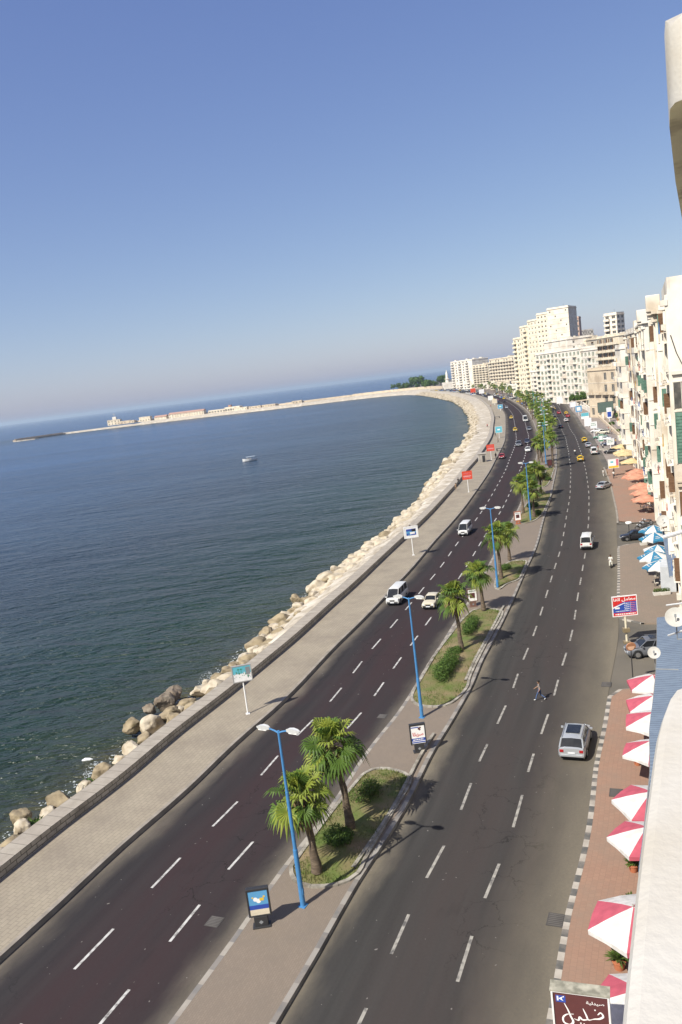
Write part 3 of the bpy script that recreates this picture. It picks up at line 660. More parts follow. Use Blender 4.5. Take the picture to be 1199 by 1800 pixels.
def make_palm(name,h,nleaf,pl,fr,seg,seed,lean=(0,0),r=.22,dead=5,far=False):
    rr=random.Random(seed); root=empty(name,(0,0,0))
    mb=MB(); n=10 if not far else 4; pts=[];rad=[]
    for k in range(n+1):
        u=k/n; pts.append(Vector((lean[0]*u*u+.03*math.sin(k*1.7),lean[1]*u*u,h*u))); rad.append(r*(1.35-.5*min(1,u*3)+(.22 if u>.72 else 0)-.12*u)+(0 if far else .018*(k%2)))
    mb.tube(pts,rad,10 if not far else 5)
    if not far:
        # stubs of cut fronds below the crown
        for k in range(46):
            a=k*2.4; z=h*(.66+.32*k/46); c=Vector((lean[0]*(z/h)**2,lean[1]*(z/h)**2,z)); o=Vector((math.cos(a),math.sin(a),0)); rr_=r*1.1
            mb.add([c+o*rr_*.8+Vector((-o.y,o.x,0))*.06,c+o*rr_*.8-Vector((-o.y,o.x,0))*.06,c+o*(rr_+.13)+Vector((0,0,.2)),c+o*rr_*.8+Vector((0,0,-.1))],[(0,1,2),(0,2,3),(1,3,2)])
    mb.build('trunk',trunk_m,root,smooth=True)
    top=pts[-1]; mb=MB()
    for k in range(nleaf):
        u=k/(nleaf-1); az=k*2.39996+rr.uniform(-.2,.2); el=R(88-u*118+rr.uniform(-18,18))
        fan_leaf(mb,top+Vector((0,0,.25*(1-u))),az,el,pl*rr.uniform(.7,1.25)*(.75+.35*min(1,u*2)),fr*rr.uniform(.88,1.08),seg,.25+.75*u,rr,0 if rr.random()<.72-.3*u else 1,2 if not far else None)
    mb.build('crown',[leaf_a,leaf_b,stalk_m],root)
    if dead:
        mb=MB()
        for k in range(dead): fan_leaf(mb,top+Vector((0,0,-.1)),rr.uniform(0,6.28),R(rr.uniform(-75,-15)),pl*rr.uniform(.5,.85),fr*.85,max(5,seg-6),1.2,rr,0,1)
        mb.build('dead_fronds',[leaf_d,leaf_d],root)
    return root
PG='fan palms planted along the median'
def place_palm(root,px,py,label,rz=0,first=False,sc_=1.0,grp=PG):
    q=G(px,py,.42); 
    if first: root.location=q; root.rotation_euler=(0,0,rz); root.scale=(sc_,)*3; tag(root,label,'palm tree',grp); return root
    o=dup(root,q,rz,label,grp,scale=sc_); return o
pA=make_palm('fan_palm',4.55,30,1.0,1.2,18,3,(-.35,.1),.25,9)
pB=make_palm('fan_palm',5.45,30,1.05,1.25,18,8,(-.45,.2),.25,14)
pC=make_palm('fan_palm',5.5,28,1.0,1.2,18,12,(-.2,-.1),.22,10)
tag(place_palm(pA,557,1532,'shorter palm of the front pair, just right of the nearest lamp post',0,True),cat='palm tree')
tag(place_palm(pB,616,1456,'taller palm of the front pair, some brown fronds under its crown',0,True),cat='palm tree')
tag(place_palm(pC,811,1143,'tall palm rising out of the hedge of the long bed',0,True),cat='palm tree')
pD=make_palm('fan_palm',4.3,28,.95,1.15,18,15,(-.1,.2),.22,3); tag(place_palm(pD,850,1072,'short palm at the upper end of the long bed',1,True),cat='palm tree')
for px,py,sc_,rz,rt,lb in ((881,1017,1.06,.6,pC,'tall palm of the small bed, close left of the third lamp post'),(896,984,.95,2.2,pD,'shorter palm behind the third lamp post'),
    (920,901,1.0,4,pC,'left palm of the cluster at the fourth lamp post'),(939,908,1.05,1.9,pA,'front palm of the cluster right of the fourth lamp post'),(934,886,1.0,5.1,pB,'palm in the middle of the cluster at the fourth lamp post'),
    (951,868,.95,3.3,pA,'right palm of the cluster behind the fourth lamp post'),(944,872,1.02,.3,pC,'rear palm of the cluster at the fourth lamp post'),(953,812,1.02,2.7,pD,'single palm beside the narrow paved part of the median')):
    place_palm(rt,px,py,lb,rz,sc_=sc_)
farp=[make_palm('fan_palm',5.2,22,.9,1.1,9,31,(.2,0),.26,0,True),make_palm('fan_palm',6.4,20,.9,1.1,9,33,(-.3,.1),.26,0,True)]
rr=random.Random(11); used=[0,0]; s=300
FG='distant fan palms in two rows on the median'
while s<1050:
    w_=MR(s)-ML(s); cols=[.28,.78] if w_>4 else [.5]
    if s>470: cols=[.1,.5,.9]
    for u in cols:
        if rr.random()<.32: continue
        t=ML(s)+w_*u+rr.uniform(-.6,.6); p=V(s+rr.uniform(-2,2),t,.15); i=rr.randrange(2)
        if not used[i]:
            o=farp[i]; o.location=p; used[i]=1; tag(o,None,'palm tree',FG)
        else: o=dup(farp[i],p,rr.uniform(0,6.28),None,FG,scale=rr.uniform(.85,1.15))
        row='seaward' if u<.5 else ('inland' if u>.5 else 'middle'); o['label']='bushy fan palm in the %s row of the distant median palms, %s'%(row,'nearest stretch' if s<360 else 'second stretch' if s<440 else 'third stretch' if s<560 else 'stretch before the hotels' if s<800 else 'farthest stretch')
    s+=8 if s<470 else 13
# thin tall palms by the villa and on the square
for px,py,hh,lb in ((1058,712,2.15,'tall thin palm, left of the slim pair in front of the cream villa'),(1065,712,2.1,'tall thin palm, right of the slim pair in front of the cream villa'),(1094,700,1.9,'tall palm in front of the dark villa windows'),(1056,726,1.0,'low bushy palm in front of the cream villa'),(1083,722,1.1,'bushy palm at the right in front of the villa'),(1040,705,1.1,'palm at the left corner of the villa')):
    q=G(px,py,0); dup(farp[0],q,px,lb,'palms in the villa garden',scale=(1.15,1.15,hh) if hh>1.5 else (1.2*hh,1.2*hh,hh))
# ---------------- bushes and broad trees
bush_m=M('hedge_leaf',(0.0765,0.1445,0.02125),(0.1105,0.1785,0.034),scale=3,rough=.7,trans=.25,coord='World')
bush_d=M('hedge_leaf_dark',(0.0425,0.085,0.0153),(0.0595,0.102,0.02125),scale=3,rough=.7,trans=.2,coord='World')
bush_y=M('shrub_leaf',(0.102,0.1275,0.034),(0.068,0.0935,0.0255),scale=3,rough=.7,trans=.25,coord='World')
twig_m=M('bark',(.12,.09,.065),(.07,.055,.04),scale=4,rough=.95)
def leaves(mb,blobs,n,ls,rr,nm=2,shell=.55):
    tot=sum(b[3]*b[4] for b in blobs)
    for c in blobs:
        for k in range(int(n*c[3]*c[4]/tot)):
            d=Vector((rr.gauss(0,1),rr.gauss(0,1),rr.gauss(0,1))).normalized(); r=(shell+(1-shell)*rr.random())
            k2=1+.22*noise.noise(Vector((c[0],c[1],c[2]))+d*1.8)
            p=Vector((c[0]+d.x*c[3]*r*k2,c[1]+d.y*c[3]*r*k2,c[2]+d.z*c[4]*r*k2)); 
            if p.z<.02: continue
            nn=(d+Vector((rr.gauss(0,.6),rr.gauss(0,.6),rr.gauss(0,.6)))).normalized(); a=nn.orthogonal().normalized(); b=nn.cross(a); s_=ls*rr.uniform(.6,1.3)
            mb.add([p-a*s_,p+b*s_*.5,p+a*s_,p-b*s_*.5],[(0,1,2,3)],rr.randrange(nm))
def bush(name,px,py,ex,ez,n,ls,label,mats=None,along=None,z0=.3,cat='bush',grp=None):
    rr=random.Random(int(px*7+py)); root=empty(name,G(px,py,z0),0,label,cat,grp); mb=MB(); blobs=[]
    if along:
        L,wid=along; q=int(L/.45)
        for k in range(q+1):
            u=(k/q-.5)*L; blobs.append((u,rr.uniform(-.1,.1),ez*.62,wid*rr.uniform(.9,1.15),ez*rr.uniform(.55,.68)))
        root.rotation_euler=(0,0,head(ST(root.location)[0]))
    else:
        for k in range(6): a=rr.uniform(0,6.28); d=ex*.45; blobs.append((math.cos(a)*d,math.sin(a)*d,ez*rr.uniform(.4,.62),ex*rr.uniform(.45,.65),ez*rr.uniform(.35,.5)))
    leaves(mb,blobs,n,ls,rr); mb.build('foliage',mats or [bush_m,bush_d],root)
    mb=MB()
    for k in range(4): a=k*1.6+.3; mb.tube([(0,0,-.05),(math.cos(a)*ex*.2,math.sin(a)*ex*.2,ez*.35),(math.cos(a)*ex*.4,math.sin(a)*ex*.4,ez*.6)],[.05,.035,.015],5)
    mb.build('stem',twig_m,root); return root
bush('clipped_hedge',786,1182,1,1.25,6500,.07,'long clipped green hedge at the near end of the long bed',along=(5.0,.85),cat='hedge')
bush('clipped_hedge',828,1108,1,1.0,4500,.07,'smaller green hedge at the upper end of the long bed',along=(3.6,.7),cat='hedge')
bush('round_bush',800,1150,.8,.8,1500,.07,'low round bush between the hedge and the tall palm trunk')
bush('loose_shrub',640,1402,1.3,1.1,1900,.075,'loose dry looking shrub in the front bed behind the palms',[bush_y,bush_m])
bush('round_bush',597,1480,1.05,.9,2600,.07,'dark round bush at the foot of the taller front palm')
bush('round_bush',889,1003,.9,1.0,2200,.07,'round dark bush beside the third lamp post palm')
bush('round_bush',937,893,1.3,1.2,2200,.1,'bush under the palm cluster at the fourth lamp post')
bush('round_bush',962,845,1.1,1.0,1800,.1,'bush in the bed above the fourth lamp post')
bush('round_bush',945,905,1.0,.9,1600,.1,'low bush at the front of the fourth lamp post bed')
def tree(name,loc,h,cr,label,grp,n=700,ls=.5,mats=None,seed=1):
    rr=random.Random(seed); root=empty(name,loc,rr.uniform(0,6),label,'tree',grp)
    mb=MB(); mb.tube([(0,0,0),(.1,0,h*.3),(.2,.1,h*.62)],[.035*h,.026*h,.012*h],6)
    for k in range(5): a=k*1.3; mb.tube([(.1,0,h*.3),(math.cos(a)*cr*.35,math.sin(a)*cr*.35,h*.55),(math.cos(a)*cr*.6,math.sin(a)*cr*.6,h*.72)],[.018*h,.011*h,.004*h],4)
    mb.build('trunk',twig_m,root)
    bl=[]
    for k in range(9): a=rr.uniform(0,6.28); d=cr*rr.uniform(.15,.62); bl.append((math.cos(a)*d,math.sin(a)*d,h*rr.uniform(.42,.82),cr*rr.uniform(.3,.5),h*rr.uniform(.12,.2)))
    mb=MB(); leaves(mb,bl,n,ls,rr,2,.4); mb.build('crown',mats or [bush_m,bush_d],root); return root
TG='dense trees at the head of the breakwater'
tr=[tree('broad_tree',(0,0,0),14,7,'','',900,.85,[bush_d,bush_m],s_) for s_ in (1,2,3)]
for k,(px,py,hs) in enumerate([(692,686,.72),(701,686,.8),(710,686,.85),(720,686,1.0),(728,684,1.35),(738,684,1.5),(747,685,1.25),(757,685,1.1),(766,684,1.0),(716,687,.7),(733,687,.8),(750,686,.9),(775,680,1.25),(781,680,1.3),(706,688,.6),(787,683,.9)]):
    q=G(px,py,0); lb='dark green tree in the clump where the breakwater begins, %s from its left end'%['first','second','third','fourth','fifth','sixth','seventh','eighth','ninth','tenth','eleventh','twelfth','thirteenth','fourteenth','fifteenth','last'][k]
    q=q*(1.0); sc_=hs*(q.xy.length/1300)*1.1
    if k<3: o=tr[k]; o.location=q; o.scale=(sc_,)*3; tag(o,lb,'tree',TG)
    else: o=dup(tr[k%3],q,k*1.3,lb,TG,scale=sc_)
for px,py,hs,lb in ((990,706,.62,'dark broad tree in front of the white stepped blocks'),(1001,704,.6,'second dark tree right of the one in front of the white blocks'),(1016,705,.75,'big round tree beside the cream villa'),(1010,712,.55,'round tree behind the white hoarding'),(1024,712,.6,'tree at the left corner of the villa'),(1030,700,.6,'tree behind the villa corner')):
    dup(tr[0],G(px,py,0),px,lb,'broad trees around the villa',scale=hs)
for px,py,hs,lb in ((1088,735,2.4,'green shrub before the villa garden wall'),(1096,727,2.2,'green shrub touching the white tall building'),(1075,748,1.4,'low shrub on the sloping garden strip'),(1090,760,1.3,'low shrub at the lower end of the sloping garden')):
    bush('garden_shrub',px,py,hs,hs,900,.22,lb,z0=0)
# ================================================================ STREET FURNITURE
blue_m=paint('lamp_blue',(.055,.20,.42),.5); teal_m=paint('lamp_teal',(.05,.30,.30),.4); grey_m=paint('lamp_head_grey',(.60,.61,.60),.45); dark_m=paint('dark_frame',(.03,.03,.032),.5)
white_m=paint('white_enamel',(.75,.75,.73),.45); bulb_m=M('lamp_glass',(.8,.8,.76),rough=.2)
concrete=M('concrete',(.42,.39,.34),(.33,.30,.26),scale=1.5,rough=.95,bump=.4,bscale=8,c3=(.24,.21,.18))
def street_lamp(h,m):
    r=empty('street_lamp',(0,0,0)); mb=MB()
    mb.tube([(0,0,0),(0,0,.05),(0,0,h*.33),(0,0,h*.331),(0,0,h*.66),(0,0,h*.661),(0,0,h)],[.15,.15,.13,.105,.095,.08,.065],12)
    mb.box((0,0,.02),(.44,.44,.04)); mb.box((.0,-.14,.9),(.12,.03,.35))
    mb.build('pole',m,r,smooth=True)
    for sx in (-1,1):
        mb=MB(); mb.tube([(0,0,h-.12),(0,sx*.25,h-.02),(0,sx*.5,h+.04),(0,sx*.62,h+.06)],[.05,.045,.04,.035],8); mb.build('arm',m,r,smooth=True)
        mb=MB()
        for k,(y,w,zt,zb) in enumerate(((.55,.07,.13,.02),(.7,.14,.2,.0),(.95,.18,.22,-.02),(1.2,.15,.17,0),(1.36,.06,.1,.03))):
            vs=[( w*math.cos(a),sx*y,h+(zt if math.sin(a)>0 else zb)+ (0 if abs(math.sin(a))>.5 else .04)) for a in [i*math.pi/4 for i in range(8)]]
            mb.v+= [Vector(v) for v in vs]
        for k in range(4):
            for i in range(8): mb.f.append([k*8+i,k*8+(i+1)%8,(k+1)*8+(i+1)%8,(k+1)*8+i]); mb.m.append(0); mb.uv.append(None)
        mb.f+= [list(range(8)),list(range(32,40))]; mb.m+=[0,0]; mb.uv+=[None,None]
        hd=mb.build('lamp_head',grey_m,r,smooth=True)
        g=MB(); g.box((0,sx*.97,h-.025),(.24,.5,.05)); g.build('diffuser',bulb_m,hd,bevel=.01)
    return r
LG='double armed blue street lamps on the median'
L0=street_lamp(10.2,blue_m); p=G(533,1592,.24); L0.location=p; L0.rotation_euler=(0,0,head(ST(p)[0])-.12)
tag(L0,'blue double street lamp nearest the camera, beside the front advertising box','street lamp',LG)
for px,py,lb in ((742,1261,'second blue street lamp, in front of the long bed with the hedge'),(875,1033,'third blue street lamp, at the small bed between two palms'),(933,915,'fourth blue street lamp, in front of the palm cluster')):
    p=G(px,py,.24); dup(L0,p,head(ST(p)[0])-.12,lb,LG)
LT=street_lamp(10.2,teal_m); k=0
for s,u in ((318,.5),(352,.5),(372,.45),(392,.35),(432,.4),(455,.6),(478,.35),(520,.3),(565,.4),(610,.35),(660,.3),(720,.3),(790,.3),(880,.3)):
    p=V(s,ML(s)+(MR(s)-ML(s))*u,.24); lb='teal double street lamp rising from the distant median palms, '+['first and nearest','second','third','fourth','fifth','sixth','seventh','eighth','ninth','tenth','eleventh','twelfth','thirteenth','fourteenth and farthest'][k]
    if k==0: LT.location=p; LT.rotation_euler=(0,0,head(s)); tag(LT,lb,'street lamp','teal street lamps among the distant palms')
    else: dup(LT,p,head(s),lb,'teal street lamps among the distant palms')
    k+=1
p=G(960,815,.24); dup(L0,p,head(ST(p)[0]),'fifth blue street lamp, beside the single palm on the narrow median',LG)
# ---------------- lettering: shaped Arabic built from the joining forms of each letter
FORMS={'ا':'\uFE8D\uFE8E\uFE8D\uFE8E','ب':'\uFE8F\uFE90\uFE91\uFE92','ة':'\uFE93\uFE94\uFE93\uFE94','ت':'\uFE95\uFE96\uFE97\uFE98','خ':'\uFEA5\uFEA6\uFEA7\uFEA8','د':'\uFEA9\uFEAA\uFEA9\uFEAA','ر':'\uFEAD\uFEAE\uFEAD\uFEAE','س':'\uFEB1\uFEB2\uFEB3\uFEB4','ص':'\uFEB9\uFEBA\uFEBB\uFEBC','ع':'\uFEC9\uFECA\uFECB\uFECC','ف':'\uFED1\uFED2\uFED3\uFED4','ل':'\uFEDD\uFEDE\uFEDF\uFEE0','م':'\uFEE1\uFEE2\uFEE3\uFEE4','ه':'\uFEE9\uFEEA\uFEEB\uFEEC','ي':'\uFEF1\uFEF2\uFEF3\uFEF4','ن':'\uFEE5\uFEE6\uFEE7\uFEE8'}
def shape(w):
    out=[]; nj='ادرة '
    for i,c in enumerate(w):
        if c not in FORMS: out.append(c); continue
        pj=i>0 and w[i-1] in FORMS and w[i-1] not in nj; nx=i<len(w)-1 and w[i+1] in FORMS and c not in nj
        out.append(FORMS[c][{(0,0):0,(1,0):1,(0,1):2,(1,1):3}[(int(pj),int(nx))]])
    return ''.join(out[::-1])
def text_mesh(txt,w,h,thick=.012,bold=.0):
    "flat lettering, w x h, in the xz plane facing -y, centred"
    cu=bpy.data.curves.new('lettering','FONT'); cu.body=txt; cu.extrude=0; cu.offset=bold; ob=bpy.data.objects.new('lettering',cu); col.objects.link(ob)
    dg=bpy.context.evaluated_depsgraph_get(); me=bpy.data.meshes.new_from_object(ob.evaluated_get(dg)); bpy.data.objects.remove(ob); bpy.data.curves.remove(cu)
    xs=[v.co.x for v in me.vertices]; ys=[v.co.y for v in me.vertices]
    if not xs: return [],[]
    x0,x1,y0,y1=min(xs),max(xs),min(ys),max(ys)
    vs=[((v.co.x-(x0+x1)/2)*w/(x1-x0),0,(v.co.y-(y0+y1)/2)*h/(y1-y0)) for v in me.vertices]; fs=[tuple(p.vertices) for p in me.polygons]
    bpy.data.meshes.remove(me); return vs,fs
def letter(mb,txt,x,z,w,h,y,mi=0,bold=0):
    vs,fs=text_mesh(txt,w,h,bold=bold); mb.add([(v[0]+x,y,v[2]+z) for v in vs],fs,mi)
def rect(mb,x0,z0,x1,z1,y,mi=0): mb.add([(x0,y,z0),(x1,y,z0),(x1,y,z1),(x0,y,z1)],[(0,1,2,3)],mi)
def ink(name,c): return M('ink_'+name,c,tuple(v*.93 for v in c),scale=4,rough=.5)
red=ink('red',(.55,.03,.025)); wht=ink('white',(.78,.77,.75)); blu=ink('blue',(.03,.07,.33)); cyn=ink('cyan',(.12,.42,.50)); skyb=ink('sky_blue',(.10,.30,.52)); grn=ink('green',(.05,.22,.12)); brn=ink('brown',(.10,.035,.035)); org=ink('orange',(.62,.07,.03)); pnk=ink('pink',(.55,.16,.2)); ylw=ink('yellow',(.65,.45,.05)); crm=ink('cream',(.62,.55,.42)); gry=ink('grey',(.22,.23,.24)); blk=ink('black',(.02,.02,.02))
def panel_sign(name,label,cat,base,rz,w,h,z0,face,art,frame=white_m,pole=white_m,pw=.07,poles=(0,),fr=.07,depth=.16,grp=None,face_name='panel'):
    r=empty(name,base,rz,label,cat,grp)
    for x in poles:
        mb=MB(); mb.tube([(x,0.03,0),(x,.03,z0+.1)],[pw,pw],10); mb.box((x,.03,.03),(.36,.36,.06)); mb.build('pole',pole,r,smooth=True)
    mb=MB()
    for c,d in (((0,0,z0+fr/2),(w,depth,fr)),((0,0,z0+h-fr/2),(w,depth,fr)),((-w/2+fr/2,0,z0+h/2),(fr,depth,h-2*fr)),((w/2-fr/2,0,z0+h/2),(fr,depth,h-2*fr))): mb.box(c,d)
    mb.build('frame',frame,r,bevel=.01)
    mb=MB(); mb.box((0,0,z0+h/2),(w-2*fr,depth*.75,h-2*fr)); pn=mb.build(face_name,face,r)
    mb=MB(); mb.X=Matrix.Translation((0,-depth*.375,z0+h/2)); ms=art(mb,w-2*fr,h-2*fr)
    if mb.v: mb.build('print',ms,pn)
    return r
def scribble(mb,x0,x1,z,h,y,mi,rr,n=None):
    "a line of small unreadable print"
    x=x0
    while x<x1:
        w=rr.uniform(.5,1.6)*h; rect(mb,x,z-h*rr.uniform(.3,.5),min(x1,x+w),z+h*rr.uniform(.3,.5),y,mi); x+=w+h*.35
rr=random.Random(3)
def facing(px,py): # sign turned toward oncoming people near the camera
    p=G(px,py,0); return p
def at(px,py,z=0.0): return G(px,py,z)
# picture sign on the promenade (a seaside picture)
def art_a(mb,w,h):
    rect(mb,-w/2,0,w/2,h/2,-.003,0); rect(mb,-w/2,-h/2,w/2,0,-.003,1)
    rr=random.Random(5)
    for k in range(34): x=rr.uniform(-w/2+.05,w/2-.1); z=rr.uniform(-h*.38,.05*h); s_=rr.uniform(.03,.12); rect(mb,x,z,x+s_,z+s_*rr.uniform(.6,2),-.006-k*.0002,rr.choice((2,2,3,4)))
    for x in (-.3,-.05): rect(mb,x,0,x+.025,h*.28,-.008-.001*x,3); mb.add([(x-.12,-.01,h*.28),(x,-.01,h*.36),(x+.14,-.01,h*.3),(x,-.01,h*.25)],[(0,1,2,3)],3)
    rect(mb,w*.22,-h*.1,w*.46,h*.4,-.012,4); return [cyn,wht,wht,grn,gry]
panel_sign('picture_sign','seaside picture sign in a grey frame on a white post, nearest on the promenade','sign',at(436,1255,.36),R(10),1.75,1.55,3.0,wht,art_a,frame=paint('grey_frame',(.35,.34,.32)),fr=.1)
def art_b(mb,w,h):
    rect(mb,-w*.4,-h*.32,w*.4,h*.34,-.003,0); rect(mb,-w*.4,-h*.1,w*.4,h*.12,-.006,1); rect(mb,-w*.1,-h*.2,w*.3,h*.02,-.009,2); rect(mb,w*.05,h*.05,w*.38,h*.3,-.009,3); rect(mb,-w*.3,-h*.28,0,-h*.2,-.009,1); return [blu,skyb,wht,blk]
panel_sign('picture_sign','white framed sign with a dark blue picture, second on the promenade','sign',at(727,976,.36),R(8),2.25,1.85,2.75,wht,art_b,fr=.16)
def art_red(mb,w,h):
    rr=random.Random(9)
    letter(mb,shape('سعيد')if False else 'S',0,0,.01,.01,.02,0) if False else None
    for z in (.27,.0,-.3): scribble(mb,-w*.38,w*.38,h*z,h*.13,-.004,0,rr)
    rect(mb,-w*.42,-h*.15,w*.42,-h*.11,-.006,1); return [pnk,wht]
panel_sign('red_sign','orange red sign on a white post, nearer of the two on the promenade','sign',at(824,865,.36),R(2),2.25,1.9,2.9,org,art_red,frame=org,grp='orange red signs on the promenade')
panel_sign('red_sign','orange red sign farther along, beside the stone kiosk on the promenade','sign',at(864,808,.36),R(0),2.3,1.9,2.6,org,art_red,frame=org,grp='orange red signs on the promenade')
def art_blue(mb,w,h): rect(mb,-w*.35,-h*.3,w*.35,h*.35,-.004,0); rect(mb,-w*.2,-h*.1,w*.2,h*.1,-.006,1); return [cyn,wht]
panel_sign('picture_sign','pale blue square sign standing on the promenade at the bend','sign',at(878,770,.36),R(-6),2.6,2.4,2.0,cyn,art_blue)
for px,py,m_,lb in ((863,706,wht,'white board sign at the start of the bend'),(870,712,crm,'white and grey stand beside the promenade kerb at the bend'),(880,722,skyb,'blue and white board on the promenade after the bend'),(832,692,org,'small orange sign far along the promenade'),(847,694,wht,'white board sign far along the promenade')):
    d=at(px,py).xy.length; panel_sign('board_sign',lb,'sign',at(px,py,.36),0,3.2*d/520,2.6*d/520,1.2,m_,art_blue if m_ is skyb else (lambda mb,w,h:[wht]),grp='boards at the bend of the promenade',pw=.12)
# lit advertising boxes on the median
def adbox(label,px,py,art,frame,rz=.05,z=.24,w=1.2,h=1.62,foot=.62,grp='advertising boxes on the median'):
    r=empty('advertising_box',G(px,py,z),rz,label,'advertising box',grp)
    mb=MB(); mb.box((0,0,.04),(.95,.5,.08)); mb.box((0,0,foot/2),(.72,.3,foot)); ft=mb.build('foot',frame,r,bevel=.015)
    mb=MB(); mb.add([(0,-.155,foot*.5-.12),(.12,-.155,foot*.5),(0,-.155,foot*.5+.12),(-.12,-.155,foot*.5)],[(0,1,2,3)]); mb.build('emblem',gry,ft)
    mb=MB(); fr=.09
    for c,d in (((0,0,foot+fr/2),(w,.26,fr)),((0,0,foot+h-fr*.8),(w,.26,fr*1.6)),((-w/2+fr/2,0,foot+h/2),(fr,.26,h-2*fr)),((w/2-fr/2,0,foot+h/2),(fr,.26,h-2*fr))): mb.box(c,d)
    mb.build('frame',frame,r,bevel=.02)
    mb=MB(); mb.box((0,0,foot+h/2),(w-2*fr,.2,h-2*fr)); pn=mb.build('poster',crm,r)
    mb=MB(); mb.X=Matrix.Translation((0,-.1,foot+h/2-.03)); ms=art(mb,w-2*fr,h-2.6*fr); mb.build('print',ms,pn); return r
def art_m1(mb,w,h):
    rect(mb,-w/2,-h*.18,w/2,h/2,-.003,0); rect(mb,-w/2,-h*.26,w/2,-h*.08,-.005,1)
    for x,z,r in ((-.14,.22,.12),(.02,.12,.13),(.2,.2,.09),(-.28,.33,.05),(.32,.34,.06)):
        mb.add([(x+r*math.cos(a*math.pi/5),-.007-.002*x,z+r*math.sin(a*math.pi/5)) for a in range(10)],[tuple(range(10))],2 if r>.1 else 3)
    for x in (.12,.26): mb.add([(x+.05*math.cos(a*math.pi/5),-.011,.2+.1*math.sin(a*math.pi/5)) for a in range(10)],[tuple(range(10))],3)
    rect(mb,-w*.42,-h*.42,w*.42,-h*.39,-.006,4); return [skyb,blu,wht,ylw,crm]
adbox('nearest advertising box, blue bubble poster, dark frame on a black foot',461,1627,art_m1,dark_m)
def art_m2(mb,w,h):
    rect(mb,-w/2,-h/2,w/2,h/2,-.002,0); rect(mb,-w/2,-h*.36,w/2,-h*.2,-.004,1); rect(mb,-w/2,-h*.47,w/2,-h*.40,-.004,1); rect(mb,-w*.48,h*.38,w*.1,h*.44,-.004,1)
    for x,z,r in ((.1,.36,.09),(.2,.42,.07),(.16,.3,.07)): mb.add([(x+r*math.cos(a*math.pi/4),-.005-r*.01,z*h*.9+r*math.sin(a*math.pi/4)) for a in range(8)],[tuple(range(8))],3)
    rect(mb,-.05,.02*h,.25,.16*h,-.0045,3) if False else None
    letter(mb,shape('سهلا'),0,h*.0,w*.78,h*.26,-.008,2,.02); rr=random.Random(2); scribble(mb,-w*.4,w*.35,-h*.28,h*.07,-.007,0,rr); return [wht,blu,red,brn]
adbox('second advertising box, white poster with red lettering, before the second lamp post',738,1321,art_m2,dark_m,foot=.62)
def art_m3(mb,w,h): rect(mb,-w/2,-h/2,w/2,h/2,-.002,0); rect(mb,-w*.3,-h*.25,w*.3,h*.2,-.004,1); rect(mb,-w*.4,h*.3,w*.4,h*.38,-.004,2); return [wht,brn,gry]
adbox('third advertising box, half hidden behind the short palm of the long bed',832,1066,art_m3,paint('brown_frame',(.16,.09,.07)))
adbox('fourth advertising box, orange brown frame, left of the fourth lamp post',911,921,art_m3,paint('orange_frame',(.35,.13,.07)))
adbox('fifth advertising box, dark back turned, by the single palm',967,823,lambda mb,w,h:(rect(mb,-w/2,-h/2,w/2,h/2,-.002,0),[brn])[1],dark_m)
adbox('blue advertising box at the start of the dense median palms',967,787,lambda mb,w,h:(rect(mb,-w/2,-h/2,w/2,h/2,-.002,0),[skyb])[1],paint('blue_frame',(.05,.15,.35)))
# clinic price board on its mast
def art_lab(mb,w,h):
    rect(mb,-w/2,h*.22,w/2,h/2,-.002,0); rect(mb,-w/2,-h*.34,w/2,h*.22,-.0025,1); rect(mb,-w/2,-h/2,w/2,-h*.34,-.002,0)
    mb.add([(-w/2,-.004,h*.22),(-w/2,-.004,-.02*h),(-w*.05,-.004,h*.22)],[(0,1,2)],0); mb.add([(-w/2,-.006,-.02*h),(-w/2,-.006,-.1*h),(w*.02,-.006,h*.16),(w*.02,-.006,h*.19)],[(0,1,2,3)],2)
    letter(mb,shape('معامل الفا'),0,h*.35,w*.94,h*.22,-.008,2,.02); rr=random.Random(4)
    for k in range(5): scribble(mb,-w*.02 if k<4 else -w*.4,w*.2,h*(.14-.1*k),h*.045,-.008,2,rr); scribble(mb,w*.26,w*.46,h*(.14-.1*k),h*.06,-.008,3,rr)
    rect(mb,w*.235,-h*.34,w*.245,h*.2,-.007,2); rect(mb,-w*.42,-h*.13,-w*.22,-h*.04,-.009,2); scribble(mb,-w*.42,w*.44,-h*.42,h*.07,-.007,2,rr); return [red,blu,wht,pnk]
lab=panel_sign('clinic_sign','red and blue clinic board with white Arabic heading, on a cream mast','sign',at(1102.5,1131,.16),R(-4),2.35,2.0,2.75,red,art_lab,frame=paint('white_frame',(.75,.72,.70)),pole=paint('cream_mast',(.62,.56,.42)),pw=.11,fr=.08)
mb=MB(); mb.box((0,.02,1.35),(.62,.5,.4)); mb.box((0,.02,.12),(.6,.6,.24)); mb.build('mast_box',paint('mast_box_brown',(.22,.17,.1)),lab,bevel=.02)
